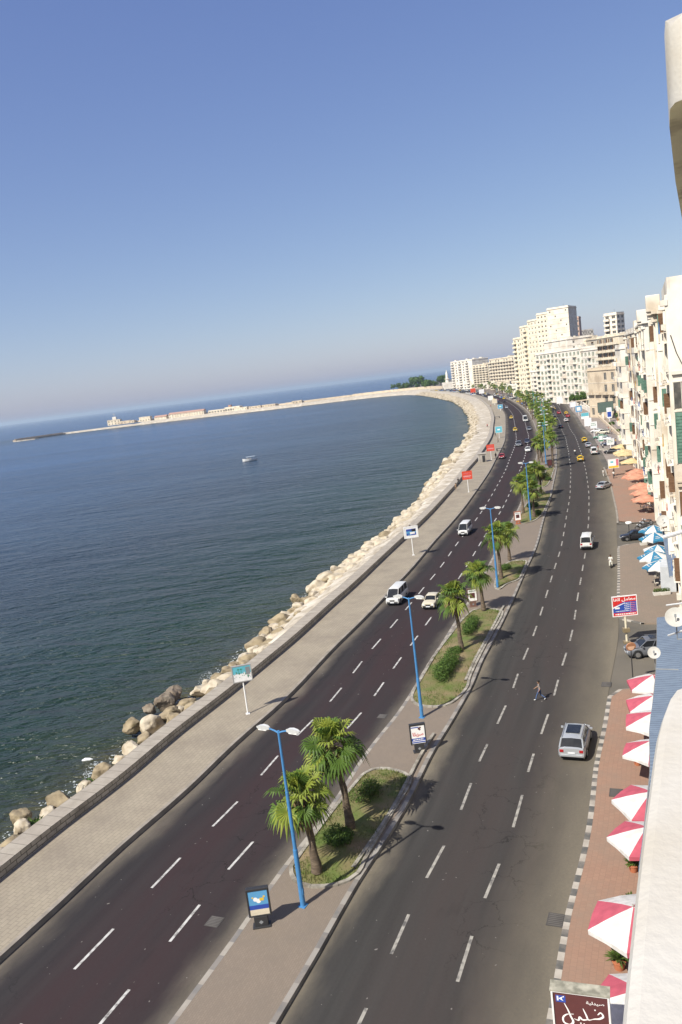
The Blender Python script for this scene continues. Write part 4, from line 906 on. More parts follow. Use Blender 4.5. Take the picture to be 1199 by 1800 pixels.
# pharmacy board, nearest object on the right pavement
def art_ph(mb,w,h):
    letter(mb,shape('صيدلية'),w*.27,h*.335,w*.33,h*.085,-.006,0,.015)
    X=-.0065
    # hand drawn brush lettering: خليل
    def stroke(P,wd,mi=0,dy=0):
        pts=[Vector(p) for p in P]; pts=[2*pts[0]-pts[1]]+pts+[2*pts[-1]-pts[-2]]; out=[]
        for i in range(1,len(pts)-2):
            p0,p1,p2,p3=pts[i-1:i+3]
            for k in range(8): t=k/8; out.append(.5*((2*p1)+(p2-p0)*t+(2*p0-5*p1+4*p2-p3)*t*t+(3*p1-p0-3*p2+p3)*t*t*t))
        out.append(pts[-2]); n=len(out); vs=[]
        for i,p_ in enumerate(out):
            t=(out[min(i+1,n-1)]-out[max(i-1,0)]).normalized(); q=Vector((-t.y,t.x)); u=i/(n-1); ww=wd*(.45+.9*math.sin(math.pi*min(1,u*1.1))**.7)*(1+.35*t.x*t.y)
            a=p_+q*ww; b=p_-q*ww; vs+= [(a.x*w,X-dy,a.y*h),(b.x*w,X-dy,b.y*h)]
        mb.add(vs,[(2*i,2*i+1,2*i+3,2*i+2) for i in range(n-1)],mi)
    stroke([(.30,.10),(.36,.155),(.40,.08),(.33,.02),(.24,-.0),(.16,-.03)],.013)           # kha
    stroke([(.04,.20),(.09,.06),(.12,-.03),(.18,-.03)],.013,dy=.001)                         # lam
    stroke([(.12,-.03),(.02,-.05),(-.03,.0),(-.06,-.07),(-.14,-.05)],.014,dy=.002)            # ya
    stroke([(-.30,.27),(-.24,.13),(-.20,.0),(-.16,-.12),(-.22,-.20),(-.33,-.16),(-.34,-.05),(-.26,.03),(-.14,.05)],.015,dy=.003)  # final lam with its bowl
    for x,z in ((.26,.20),(-.02,-.13),(.04,-.14)): mb.add([((x-.018)*w,X-.004,z*h),(x*w,X-.004,(z-.02)*h),((x+.018)*w,X-.004,z*h),(x*w,X-.004,(z+.02)*h)],[(0,1,2,3)],0)
    # blue square emblem top left
    rect(mb,-w*.45,h*.28,-w*.27,h*.43,-.004,1); rect(mb,-w*.43,h*.31,-w*.40,h*.41,-.006,0); mb.add([(-w*.40,-.007,h*.36),(-w*.31,-.007,h*.415),(-w*.34,-.007,h*.36),(-w*.31,-.007,h*.31)],[(0,3,2,1)],0); rect(mb,-w*.315,h*.395,-w*.295,h*.42,-.008,0)
    # white diagonal flash and lower line of print
    mb.add([(w*.27,-.004,-h*.14),(w*.42,-.004,-h*.27),(w*.42,-.004,-h*.36),(w*.27,-.004,-h*.36)],[(0,3,2,1)],0)
    rr=random.Random(6); scribble(mb,-w*.36,w*.2,-h*.29,h*.05,-.005,0,rr); scribble(mb,-w*.36,w*.3,-h*.4,h*.05,-.005,0,rr); return [wht,blu]
a=G(968,1733,5.4); b=G(1071,1746,5.4); wd=(b-a).length
PHW=wd; ph=panel_sign('pharmacy_sign','brown pharmacy board with white Arabic brush lettering, at the bottom edge','sign',((a.x+b.x)/2,(a.y+b.y)/2,.16),math.atan2(b.y-a.y,b.x-a.x),wd,wd*.98,5.24-wd*.98,brn,art_ph,frame=paint('board_white_edge',(.72,.70,.68)),pole=gry,pw=.1,depth=.42,fr=.07)
mb=MB(); mb.box((0,.02,5.26),(wd+.06,.52,.05)); mb.build('top_tray',M('weathered_sheet',(.28,.27,.22),(.18,.175,.14),scale=3,rough=.9,c3=(.42,.40,.33),scale3=2),ph)
# round sign and globe lamps on thin posts
r=empty('round_sign',at(1113,1198,.16),R(0),'round orange sign on a thin dark post before the parked dark car','sign')
mb=MB(); mb.tube([(0,0,0),(0,0,3.0)],[.05,.045],8); mb.tube([(0,0,2.85),(.75,0,2.9)],[.03,.03],6); mb.build('post',dark_m,r)
mb=MB(); mb.tube([(-.0,-.06,3.1),(-.0,-.0,3.12)],[.42,.42],20); dd=mb.build('disc',paint('faded_orange',(.50,.24,.13)),r); mb=MB(); mb.tube([(0,-.075,3.1),(0,-.065,3.1)],[.3,.3],20); mb.build('ring',paint('faded_orange_light',(.58,.36,.24)),dd)
r=empty('globe_lamp',at(1107,950,.16),0,'thin dark lamp post with a white globe at the pavement corner','lamp')
mb=MB(); mb.tube([(0,0,0),(0,0,2.5)],[.06,.05],8); mb.build('post',dark_m,r); mb=MB(); mb.tube([(0,0,2.42),(0,0,2.5),(0,0,2.65),(0,0,2.8),(0,0,2.85)],[.1,.4,.48,.4,.05],14); mb.build('globe',bulb_m,r,smooth=True)
# signs on the square
SG='sign boards in front of the square'
def sq(px,py,w,h,z0,face,art,lb,name='board_sign',frame=None,rz=R(-4),poles=(0,),pole=None):
    k_=.62 if (name!='billboard' and w>3) else .9
    w*=k_;h*=k_;z0*=.8
    panel_sign(name,lb,'sign',at(px,py,.05),rz,w,h,z0,face,art,frame=frame or white_m,grp=SG,pw=.12,poles=poles,pole=pole or white_m)
def art_g(mb,w,h): rr=random.Random(1); scribble(mb,-w*.35,w*.35,h*.25,h*.14,-.004,0,rr); scribble(mb,-w*.38,w*.38,-h*.02,h*.16,-.004,0,rr); rect(mb,-w*.45,-h*.42,w*.45,-h*.2,-.004,1); return [grn,wht]
def art_y(mb,w,h): rect(mb,-w*.5,-h*.5,w*.5,-h*.25,-.004,0); rect(mb,w*.25,-h*.25,w*.5,h*.5,-.004,1); rect(mb,-w*.3,h*.1,0,h*.3,-.004,2); return [ylw,pnk,cyn]
sq(1080,838,2.6,2.3,2.4,wht,art_y,'white board with yellow foot and pink side, before the pedestrians',pole=blk)
sq(1074,792,3.3,2.9,2.0,wht,art_g,'white board with green print, behind the white and yellow one')
sq(1045,768,3.6,3.6,3.6,wht,art_g,'white square board on a pole, left of the green printed one')
sq(1057,781,1.6,2.6,1.0,grn,lambda mb,w,h:(rect(mb,-w*.4,-h*.3,w*.4,h*.3,-.004,0),[wht])[1],'small green and white board between two bigger ones')
sq(1029,740,5.2,4.0,1.2,cyn,lambda mb,w,h:(rect(mb,-w*.5,-h*.5,w*.5,-h*.1,-.004,0),[wht])[1],'pale turquoise board on the square behind the white pole board')
sq(1018,731,4.8,4.6,2.2,skyb,lambda mb,w,h:(rect(mb,-w*.3,-h*.3,w*.3,h*.3,-.004,0),[wht])[1],'sky blue board left of the turquoise one')
sq(1008,721,5.2,4.6,1.8,blu,lambda mb,w,h:(rect(mb,-w*.45,-h*.45,w*.45,h*.45,-.004,0),[wht])[1],'white and blue board left of the sky blue one')
sq(1034,750,4.4,5.0,.3,gry,lambda mb,w,h:(rect(mb,-w*.5,-h*.5,w*.5,h*.5,-.004,0),[wht])[1],'tall grey white hoarding behind the white pole board')
for px,py,m_,lb in ((984,712,wht,'white hoarding panel at the left end of the row'),(993,708,wht,'bright white tall panel behind the hoardings'),(977,707,skyb,'pale blue panel beside the white hoarding'),(970,700,red,'red banner board under the white stepped blocks'),(962,697,red,'dark red banner board left of the other red one')):
    sq(px,py,5.5,6.5,1.0,m_,lambda mb,w,h:[wht],lb,'hoarding')
# dark green big board in the garden and red sign on the white building
sq(1066,738,7.0,4.6,4.0,paint('board_back_green',(.10,.14,.12)),lambda mb,w,h:[wht],'big dark green board back in front of the villa palms','billboard',poles=(-1,1),frame=dark_m)
sq(1072,742,2.2,4.6,2.0,wht,lambda mb,w,h:(rect(mb,-w*.4,-h*.4,w*.4,h*.1,-.004,0),[blu])[1],'narrow blue and white board right of the dark green one')
def art_rs(mb,w,h): rr=random.Random(12); letter(mb,shape('سهل'),0,h*.18,w*.5,h*.3,-.005,0,.02) if False else scribble(mb,-w*.25,w*.3,h*.2,h*.22,-.005,0,rr); scribble(mb,-w*.3,w*.36,-h*.2,h*.3,-.005,0,rr); return [wht]
panel_sign('red_sign','small bright red sign with white print beside the white tall building','sign',at(1108,786,.16),R(-6),3.0,1.55,4.4,red,art_rs,frame=red,pw=.08)
# ---------------- parasols
def umbrella(name,m1,m2,R_,hp,hr,label=None,n=8,valance=.22,curve=.0,extra=None,alt=(0,1)):
    r=empty(name,(0,0,0)); mb=MB(); mb.tube([(0,0,0),(0,0,hp+.12)],[.03,.025],8); mb.tube([(0,0,0),(0,0,.12)],[.28,.25],12); mb.build('pole',paint('parasol_pole',(.3,.27,.22)),r)
    mb=MB(); uv=[]
    for k in range(n):
        a0=2*math.pi*k/n; a1=2*math.pi*(k+1)/n; am=(a0+a1)/2; mi=alt[k%len(alt)]
        def P(a,q,sag=0): return Vector((math.cos(a)*R_*q,math.sin(a)*R_*q,hp-(hp-hr)*(q**1.15)-sag))
        rings=[]
        for q in (.0,.3,.6,.85,1.0):
            ed=1-.12*q; rings.append([P(a0,q),P(am,q*(ed),.05*q),P(a1,q)])
        for i in range(4): mb.add(rings[i]+rings[i+1],[(0,3,4,1),(1,4,5,2)],mi)
        low=[v+Vector((0,0,-valance)) for v in rings[4]]; low[1].z+=.05
        mb.add(rings[4]+low,[(0,3,4,1),(1,4,5,2)],mi)
    cn=mb.build('canopy',[m1,m2],r); 
    if extra: extra(cn,R_,hp,hr)
    mb=MB()
    for k in range(n):
        a=2*math.pi*k/n; mb.tube([(0,0,hp-.05),(math.cos(a)*R_*.97,math.sin(a)*R_*.97,hr-.03)],[.012,.01],4)
    mb.build('ribs',paint('parasol_rib',(.55,.53,.5)),r); return r
pinkc=M('pink_canvas',(.55,.115,.16),(.46,.095,.135),scale=2,rough=.8,trans=.25); whitec=M('white_canvas',(.78,.77,.75),(0.595,0.5865,0.561),scale=2,rough=.8,trans=.25)
bluec=M('blue_canvas',(0.0425,0.2125,0.357),(0.034,0.17,0.306),scale=2,rough=.8,trans=.2); peach=M('peach_canvas',(.72,.36,.24),(0.527,0.255,0.17),scale=1.5,rough=.85,trans=.3); cream=M('cream_canvas',(.78,.62,.34),(0.595,0.4675,0.255),scale=1.5,rough=.85,trans=.3)
UG='pink and white parasols along the blue awning'
U1=umbrella('parasol',pinkc,whitec,2.05,3.15,2.45,n=6,alt=(0,1))
def tone(px,py,rot,label,first=False,grp=UG,root=None,z=3.15,zz=.16,sc_=1,hide=None):
    q=G(px,py,z); q.z=zz; root=root or U1
    if first: root.location=q; root.rotation_euler=(0,0,rot); tag(root,label,'parasol',grp); return root
    o=dup(root,q,rot,label,grp,scale=sc_*(1+.06*math.sin(px*1.7+py))); o.rotation_euler=(.05*math.sin(px+py*.7),.05*math.cos(px*.9+py),rot); return o
ULs=[(1148,1190,.35,'pink and white parasol farthest up the blue awning, next to the round sign'),(1149,1226,.3,'second pink and white parasol from the round sign'),(1149,1258,.15,'third pink and white parasol from the round sign, wide white panel'),(1147,1303,.05,'fourth pink and white parasol, a potted plant below its edge'),
 (1141,1399,-.35,'fifth pink and white parasol, beside the iron cover in the pavement'),(1137,1460,-.3,'sixth pink and white parasol, potted plant right below it'),(1122,1607,-.0,'seventh pink and white parasol, biggest one, dark writing on its pink panel'),(1128,1745,-.2,'last pink and white parasol, half hidden by the brown pharmacy board')]
tone(*ULs[0],first=True)
for u in ULs[1:]:
    o=tone(*u)
    if u[1]==1607:
        mb=MB(); letter(mb,shape('سهل'),0,0,.5,.7,0,0,.02); rr_=random.Random(1)
        mk=mb.build('writing',ink('dark_writing',(.05,.04,.04)),o); mk.location=(.62,-1.18,2.80); mk.rotation_euler=(R(-68),0,R(28))
BG='blue and white parasols of the middle café'
def logo(cn,R_,hp,hr):
    mb=MB()
    for k in (1,3,5,7):
        a=2*math.pi*(k+.5)/8
        for q,w in ((.55,.18),(.7,.3)):
            c=Vector((math.cos(a)*R_*q,math.sin(a)*R_*q,hp-(hp-hr)*q**1.15+.012)); t=Vector((-math.sin(a),math.cos(a),0)); d=Vector((math.cos(a),math.sin(a),-(hp-hr)/R_))*.05
            mb.add([c-t*w-d,c+t*w-d,c+t*w+d,c-t*w+d],[(0,3,2,1)])
    mb.build('print',whitec,cn)
U2=umbrella('parasol',whitec,bluec,1.95,3.1,2.35,n=8,extra=logo)
for i,(px,py,rt,lb) in enumerate([(1159,987,.5,'nearest blue and white parasol, in front of the grey planter boxes'),(1151,972,.2,'second nearest blue and white parasol'),(1155,957,.9,'middle one of the five blue and white parasols'),(1152,939,.3,'fourth blue and white parasol, between middle one and the dark car'),(1148,927,.6,'farthest blue and white parasol, overlapping the parked dark car')]): tone(px,py,rt,lb,first=(i==0),grp=BG,root=U2,z=3.1)
U3=umbrella('parasol',peach,peach,2.5,3.2,2.3,n=8)
for i,(px,py,rt,lb) in enumerate([(1135,870,.2,'nearest peach parasol, beside the outdoor chairs'),(1132,857,.5,'second peach parasol, lower half of the overlapping pair'),(1127,848,.1,'third peach parasol, upper half of the overlapping pair'),(1115,833,.7,'fourth peach parasol, wide one near the pedestrians'),(1119,823,.3,'farthest peach parasol, smallest of the row')]): tone(px,py,rt,lb,first=(i==0),grp='peach parasols of the far café',root=U3,z=3.2)
U4=umbrella('parasol',cream,cream,2.7,3.2,2.3,n=8)
for i,(px,py,rt,lb) in enumerate([(1110,806,.2,'nearest cream yellow parasol'),(1100,794,.4,'second cream yellow parasol'),(1095,789,.1,'third cream yellow parasol, just behind the second'),(1093,782,.6,'farthest cream yellow parasol, by the row of parked cars')]): tone(px,py,rt,lb,first=(i==0),grp='cream yellow parasols past the peach ones',root=U4,z=3.2)
# ---------------- café tables and chairs
def table():
    r=empty('cafe_table',(0,0,0)); mb=MB(); mb.cyl((0,0,.73),.42,.035,n=16); mb.build('table_top',white_m,r); mb=MB(); mb.cyl((0,0,.36),.035,.72); mb.cyl((0,0,.02),.24,.04); mb.build('leg',dark_m,r); return r
def chair():
    r=empty('cafe_chair',(0,0,0)); mb=MB(); mb.box((0,0,.45),(.44,.44,.05)); mb.build('seat',whitep,r,bevel=.01); mb=MB(); mb.box((-.21,0,.68),(.04,.42,.42)); mb.build('backrest',whitep,r,bevel=.01)
    for x in (-.18,.18):
        for y in (-.18,.18): mb=MB(); mb.tube([(x,y,.43),(x*1.15,y*1.15,0)],[.018,.014],5); mb.build('leg',dark_m,r)
    return r
whitep=paint('chair_cream',(.6,.55,.45)); T0=table(); C0=chair(); first=True; kk=0; rr=random.Random(2)
spots=[(1136,896,'left table below the nearest peach parasol'),(1138,884,'table under the nearest peach parasol'),(1147,890,'right hand table near the nearest peach parasol'),(1150,900,'table beside the motorcycles'),(1168,1021,'table under the nearest blue and white parasol'),(1166,1030,'table behind the grey planter boxes')]
for i,(px,py,lb) in enumerate(spots):
    q=G(px,py,.16)
    if i==0: T0.location=q; tag(T0,'round white café '+lb,'table','round café tables')
    else: dup(T0,q,0,'round white café '+lb,'round café tables')
    for j in range(3):
        a=j*2.1+rr.uniform(-.3,.3)+i; p=q+Vector((math.cos(a)*.75,math.sin(a)*.75,0)); l2='cream café chair drawn up to the '+lb
        if kk==0: C0.location=p; C0.rotation_euler=(0,0,a+math.pi); tag(C0,l2,'chair','cream café chairs')
        else: dup(C0,p,a+math.pi,l2,'cream café chairs')
        kk+=1
# ---------------- potted plants
terra=M('terracotta',(.42,.15,.07),(.34,.12,.06),scale=4,rough=.9)
def pot(px,py,lb,sz=1.0,box=False):
    r=empty('potted_plant',G(px,py,.16),0,lb,'potted plant','plants in pots along the cafés'); r.scale=(sz,)*3; mb=MB(); rr=random.Random(px)
    if box:
        mb.box((0,0,.2),(1.0,.42,.4),taper=1.08); mb.build('planter',paint('planter_grey',(.58,.55,.5),.8),r,bevel=.02)
        mb=MB(); leaves(mb,[(x,0,.55,.26,.25) for x in (-.3,0,.3)],500,.06,rr); mb.build('foliage',[bush_m,bush_y],r)
    else:
        mb.tube([(0,0,0),(0,0,.34),(0,0,.36),(0,0,.42),(0,0,.40)],[.2,.27,.31,.31,.24],14); mb.build('pot',terra,r,smooth=True)
        mb=MB()
        for k in range(110):
            a=rr.uniform(0,6.28); el=rr.uniform(.2,1.4); L=rr.uniform(.35,.7); d=Vector((math.cos(a)*math.cos(el),math.sin(a)*math.cos(el),math.sin(el))); b=Vector((0,0,.4)); sd_=Vector((-math.sin(a),math.cos(a),0))*.05
            mb.add([b,b+d*L*.6-sd_,b+d*L+Vector((0,0,-.1)),b+d*L*.6+sd_],[(0,1,2,3)],rr.randrange(2))
        mb.build('foliage',[bush_m,bush_y],r)
pot(1121,1344,'potted plant in terracotta under the fourth pink parasol',1.0); pot(1114,1531,'potted bush in terracotta below the sixth pink parasol',1.0); pot(1089,1702,'leafy plant in a big terracotta pot, nearest the pharmacy board',1.1); pot(1109,1596,'potted plant just above the biggest pink parasol',.9)
pot(1157,1046,'left grey planter box with low greenery before the blue parasols',1,True); pot(1170,1045,'right grey planter box with red green plants before the blue parasols',1,True); pot(1132,958,'low cream planter box beside the parked dark car',1,True)
# stone kiosk on the promenade, bench-like slabs
r=empty('stone_kiosk',at(848,812,.36),R(0),'small stone kiosk with a dark doorway leaning on the sea wall','kiosk'); mb=MB(); mb.box((0,0,1.2),(2.0,2.0,2.4)); mb.build('wall',concrete,r); mb=MB(); mb.box((0,0,2.5),(2.4,2.4,.2)); mb.build('roof',concrete,r); mb=MB(); mb.box((.3,-1.01,1.0),(.8,.04,1.9)); mb.build('door',dark_m,r)
for px,py,lb in ((880,792,'dark bench like stall on the promenade beyond the kiosk'),(874,735,'low dark stall far along the promenade')):
    r=empty('street_stall',at(px,py,.36),R(10),lb,'stall'); mb=MB(); mb.box((0,0,.75),(2.6,.9,.1)); mb.build('counter',dark_m,r)
    for x in (-1.2,1.2):
        mb=MB(); mb.box((x,0,.37),(.1,.8,.7)); mb.build('leg',dark_m,r)
# ================================================================ VEHICLES
def carpaint(name,c,metal=.0): return M('car_'+name,c,tuple(v*.93 for v in c),scale=1.5,rough=.28,spec=.6,metal=metal)
P_={k:carpaint(k,c,m) for k,c,m in (('silver',(.42,.44,.46),.35),('white',(.60,.60,.58),0),('cream',(.55,.50,.38),0),('yellow',(.62,.42,.02),0),('red',(.35,.025,.03),0),('darkblue',(.03,.04,.08),.2),('black',(.018,.018,.022),.1),('grey',(.16,.17,.19),.3),('blue',(.06,.14,.35),0),('green',(.08,.2,.14),0),('beige',(.45,.42,.33),0))}
base_paint=P_['silver']
def lerp_tab(T,x):
    if x<=T[0][0]: return T[0][1:]
    for a,b in zip(T,T[1:]):
        if x<=b[0]: k=(x-a[0])/(b[0]-a[0]); return tuple(p+(q-p)*k for p,q in zip(a[1:],b[1:]))
    return T[-1][1:]
def car(name,L,W,body,green,wheels,wr,label='',stripes=None,roofrack=False,low=False,sunroof=False,tailhigh=False,blackroof=False):
    """body: (x, z_bottom, z_belt, halfwidth factor) along the length, front at +x. green: (x_base_rear,x_top_rear,x_top_front,x_base_front,z_roof)"""
    r=empty(name,(0,0,0)); hw=W/2
    xs=[b[0] for b in body]; 
    st=sorted(set([xs[0],xs[-1]]+xs+[xs[0]+(xs[-1]-xs[0])*k/22 for k in range(23)]))
    mb=MB(); sec=[]
    for x in st:
        zb,zt,k=lerp_tab(body,x); w=hw*k
        for wx in wheels:   # wheel arches lift the sill
            d=abs(x-wx)
            if d<wr*1.18: zb=max(zb,min(math.sqrt(max(0,(wr*1.18)**2-d*d))+wr*.85,zt-.2))
        h=zt-zb
        sec.append([(-w*.90,zb),(-w*.985,zb+h*.22),(-w,zb+h*.5),(-w*.975,zb+h*.78),(-w*.90,zt-.01),(-w*.5,zt+.035),(0,zt+.045),(w*.5,zt+.035),(w*.90,zt-.01),(w*.975,zb+h*.78),(w,zb+h*.5),(w*.985,zb+h*.22),(w*.90,zb)])
    n=len(sec[0]); vs=[(x,y,z) for x,s_ in zip(st,sec) for y,z in s_]
    fs=[(i*n+k,i*n+k+1,(i+1)*n+k+1,(i+1)*n+k) for i in range(len(st)-1) for k in range(n-1)]
    fs+=[tuple(range(n)),tuple(range((len(st)-1)*n+n-1,(len(st)-1)*n-1,-1))]
    mb.add(vs,fs); bd=mb.build('body',base_paint,r,smooth=True)
    # black floor pan
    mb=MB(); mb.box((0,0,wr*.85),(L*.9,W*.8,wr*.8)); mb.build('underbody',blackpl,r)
    # glasshouse
    xbr,xtr,xtf,xbf,zr=green; zb1=lerp_tab(body,xbr)[1]; zb2=lerp_tab(body,xbf)[1]; wb=hw*.90; wt=hw*.74
    mb=MB(); R8=[(xbr,-wb*.93,zb1),(xbf,-wb*.93,zb2),(xbf,wb*.93,zb2),(xbr,wb*.93,zb1),(xtr,-wt,zr-.04),(xtf,-wt,zr-.04),(xtf,wt,zr-.04),(xtr,wt,zr-.04)]
    mb.add(R8,[(0,1,5,4),(1,2,6,5),(2,3,7,6),(3,0,4,7)]); mb.build('windows',glass,r)
    mb=MB(); m_=(xtr+xtf)/2
    rs=[]
    for x,dz,k in ((xtr-.06,-.045,1),(xtr+.12,.0,1.0),(m_,.045,1),(xtf-.15,.01,1.0),(xtf+.07,-.045,1)):
        rs.append([(x,-wt*k-.03,zr-.06+min(0,dz)),(x,-wt*.86,zr+dz-.005),(x,0,zr+dz+.03),(x,wt*.86,zr+dz-.005),(x,wt*k+.03,zr-.06+min(0,dz))])
    vs=[v for s_ in rs for v in s_]; mb.add(vs,[(i*5+k,(i+1)*5+k,(i+1)*5+k+1,i*5+k+1) for i in range(4) for k in range(4)]); rf=mb.build('roof',base_paint,r,smooth='all')
    if sunroof: mb=MB(); mb.box((m_+.1,0,zr+.082),(1.35,wt*1.35,.02)); mb.build('sunroof',glass,rf)
    if roofrack:
        for s_ in (-1,1): mb=MB(); mb.tube([(xtr,s_*wt*.93,zr+.06),(xtf-.1,s_*wt*.93,zr+.07)],[.022,.022],6); mb.build('roof_rail',chrome,rf)
    mb=MB()
    for s_ in (-1,1):
        mb.tube([(xbf,s_*wb*.94,zb2),(xtf,s_*wt*1.01,zr-.05)],[.035,.03],5); mb.tube([(xbr,s_*wb*.94,zb1),(xtr,s_*wt*1.01,zr-.05)],[.06,.05],5)
        np_=2 if L<5 else 3
        for q in range(1,np_+1):
            u=q/(np_+1); mb.tube([(xbr+(xbf-xbr)*u,s_*wb*.94,zb1+(zb2-zb1)*u),(xtr+(xtf-xtr)*u,s_*wt*1.01,zr-.05)],[.035,.03],5)
    mb.build('pillars',base_paint,r)
    xf=xs[-1]; xr=xs[0]; zbf,ztf,kf=body[-1][1:]; zbr,ztr,kr=body[0][1:]
    for x in wheels:
        for s_ in (-1,1):
            mb=MB(); mb.tube([(x,s_*(hw-.22),wr),(x,s_*(hw-.20),wr),(x,s_*(hw-.02),wr),(x,s_*(hw+.0),wr)],[wr*.8,wr,wr,wr*.86],18); wh=mb.build('wheel',tyre,r)
            mb=MB(); mb.tube([(x,s_*(hw-.03),wr),(x,s_*(hw+.012),wr)],[wr*.66,wr*.6],12)
            mb.build('rim',chrome,wh)
    hf=hw*kf
    for s_ in (-1,1):
        mb=MB(); mb.box((xf-.04,s_*hf*.72,ztf-.13),(.12,hf*.36,.16)); mb.build('headlight',lampglass,r,bevel=.02)
        mb=MB(); mb.box((xr+.03,s_*hw*kr*.78,ztr-(.16 if not tailhigh else .14)),(.12,hw*kr*.32,.2 if not tailhigh else .26)); mb.build('tail_light',redlens,r,bevel=.02)
        mb=MB(); mb.box((xbf-.25,s_*(hw+.08),zb2+.12),(.12,.16,.12)); mb.tube([(xbf-.22,s_*(hw-.06),zb2+.06),(xbf-.24,s_*(hw+.06),zb2+.1)],[.02,.02],5); mb.build('mirror',base_paint,r)
    mb=MB(); mb.box((xf-.02,0,zbf+.12),(.14,hf*1.75,.17)); mb.build('front_bumper',blackpl if stripes!='paintbump' else base_paint,r,bevel=.03)
    mb=MB(); mb.box((xr+.02,0,zbr+.12),(.14,hw*kr*1.78,.18)); mb.build('rear_bumper',blackpl if stripes!='paintbump' else base_paint,r,bevel=.03)
    mb=MB(); mb.box((xf+.03,0,ztf-.15),(.03,hf*.75,.13)); mb.build('grille',blackpl,r)
    for x,z in ((xf+.06,zbf+.14),(xr-.045,zbr+(.33 if not tailhigh else .38))): mb=MB(); mb.box((x,0,z),(.012,.5,.13)); mb.build('number_plate',whitepl,r)
    return r
PROTO={}
def proto(kind):
    if kind in PROTO: return PROTO[kind]
    if kind=='suv': r=car('suv',4.65,1.9,[(-2.32,.42,1.02,.90),(-2.2,.30,1.08,.97),(-1.2,.26,1.08,1),(.9,.26,1.03,1),(1.2,.26,1.0,.99),(2.0,.28,.90,.95),(2.3,.36,.74,.84)],(-2.22,-1.75,.55,1.22,1.62),(-1.42,1.42),.37,stripes='paintbump',roofrack=True,sunroof=True)
    elif kind=='sedan': r=car('saloon_car',4.4,1.72,[(-2.2,.40,.88,.88),(-2.1,.28,.95,.95),(-1.3,.24,.98,1),(.7,.24,.94,1),(1.0,.24,.90,.99),(1.9,.26,.80,.93),(2.18,.34,.66,.84)],(-1.55,-.95,.35,1.08,1.42),(-1.35,1.35),.31,stripes='paintbump')
    elif kind=='boxy': r=car('saloon_car',4.1,1.62,[(-2.05,.38,.90,.94),(-1.95,.30,.95,.98),(-1.1,.28,.96,1),(.7,.28,.94,1),(.9,.28,.92,1),(1.9,.30,.86,.97),(2.03,.34,.80,.95)],(-1.35,-1.0,.35,.88,1.40),(-1.3,1.32),.30)
    elif kind=='wagon': r=car('estate_car',4.5,1.68,[(-2.25,.40,.92,.93),(-2.15,.30,.97,.97),(-1.2,.28,.98,1),(.7,.28,.95,1),(1.0,.28,.92,.99),(1.9,.30,.84,.96),(2.2,.34,.74,.9)],(-2.15,-1.95,.35,1.0,1.52),(-1.4,1.4),.31,roofrack=True)
    elif kind=='van': r=car('minibus',4.75,1.72,[(-2.36,.42,1.08,.95),(-2.3,.30,1.12,.98),(-1.0,.28,1.12,1),(1.5,.28,1.10,1),(2.0,.28,1.02,.99),(2.32,.34,.86,.95)],(-2.30,-2.2,1.25,2.12,1.98),(-1.35,1.45),.32,tailhigh=True)
    elif kind=='bus': r=car('small_bus',7.0,2.2,[(-3.5,.5,1.35,.97),(-3.4,.38,1.4,.99),(0,.36,1.4,1),(3.0,.36,1.38,1),(3.5,.42,1.2,.97)],(-3.45,-3.3,2.95,3.42,2.75),(-2.0,2.3),.42,tailhigh=True)
    if kind=='wagon':
        for nm in (): pass
    PROTO[kind]=[r,False]; return PROTO[kind]
VT=[('seaside',) ]
def vehicle(kind,color,px,py,label,cat='car',grp='cars and minibuses on the corniche road',toward=True,rz=None,shift=True,plate=True,taxi=False):
    pr=proto(kind); q=G(px,py,.03); s,_=ST(q); a=head(s); T=frame(s)[1]
    L={'suv':4.65,'sedan':4.4,'boxy':4.1,'wagon':4.5,'van':4.75,'bus':7.0}[kind]
    if shift: q=q+Vector((T.x,T.y,0))*L*.5
    ang=(a+math.pi if toward else a) if rz is None else rz
    rc={base_paint.name:P_[color]} if color!='silver' else None
    if not pr[1]:
        r=pr[0]; r.location=q; r.rotation_euler=(0,0,ang); pr[1]=True; KIDS[r]=[(c,list(c.children)) for c in r.children]
        if rc:
            # keep the source silver: recolour by object-level slots only after all copies are made
            LATE.append((r,rc))
        tag(r,label,cat,grp)
    else: r=dup(pr[0],q,ang,label,grp,recolor=rc); r['category']=cat
    if taxi:
        zr={'sedan':1.42,'boxy':1.40}[kind]; mb=MB(); mb.box((-.3,0,zr+.13),(.25,.7,.13)); o=mb.build('taxi_sign',P_['yellow'],r)
        mb=MB(); 
        for s_ in (-1,1): mb.box((.1,s_*.81,.72),(2.6,.03,.2))
        mb.build('side_panel',P_['black'],r)
    return r
LATE=[]
VG1='vehicles driving toward the camera on the seaside road'; VG2='vehicles driving away on the inland road'
vehicle('suv','silver',1006,1341,'silver SUV with a dark sunroof driving beside the striped kerb, nearest car','car',VG2,False)
vehicle('van','white',690,1066,'white minibus close to the promenade, nearest on the seaside road','minibus',VG1)
b=vehicle('boxy','cream',753,1073,'old cream saloon beside the nearest white minibus','car',VG1)
vehicle('van','white',814,943,'white minibus in mid seaside road, level with the third lamp post','minibus',VG1)
vehicle('van','white',1031,968,'white minibus with red rear lights on the inland road','minibus',VG2,False)
vehicle('sedan','silver',1063,861,'silver saloon parked at the corner of the red pavement','car',VG2,False,rz=head(ST(G(1063,861))[0])-.5)
vehicle('boxy','yellow',1021,812,'yellow taxi, nearest one on the inland road','taxi',VG2,False,taxi=True)
vehicle('van','white',1045,800,'white minibus beside the road edge behind the yellow taxi','minibus',VG2,False)
vehicle('sedan','silver',1035,787,'silver saloon just ahead of the white minibus at the road edge','car',VG2,False)
vehicle('boxy','yellow',1028,778,'second yellow taxi, ahead of the silver saloon at the road edge','taxi',VG2,False,taxi=True)
vehicle('boxy','red',882,807,'dark red small car against the promenade kerb','car',VG1)
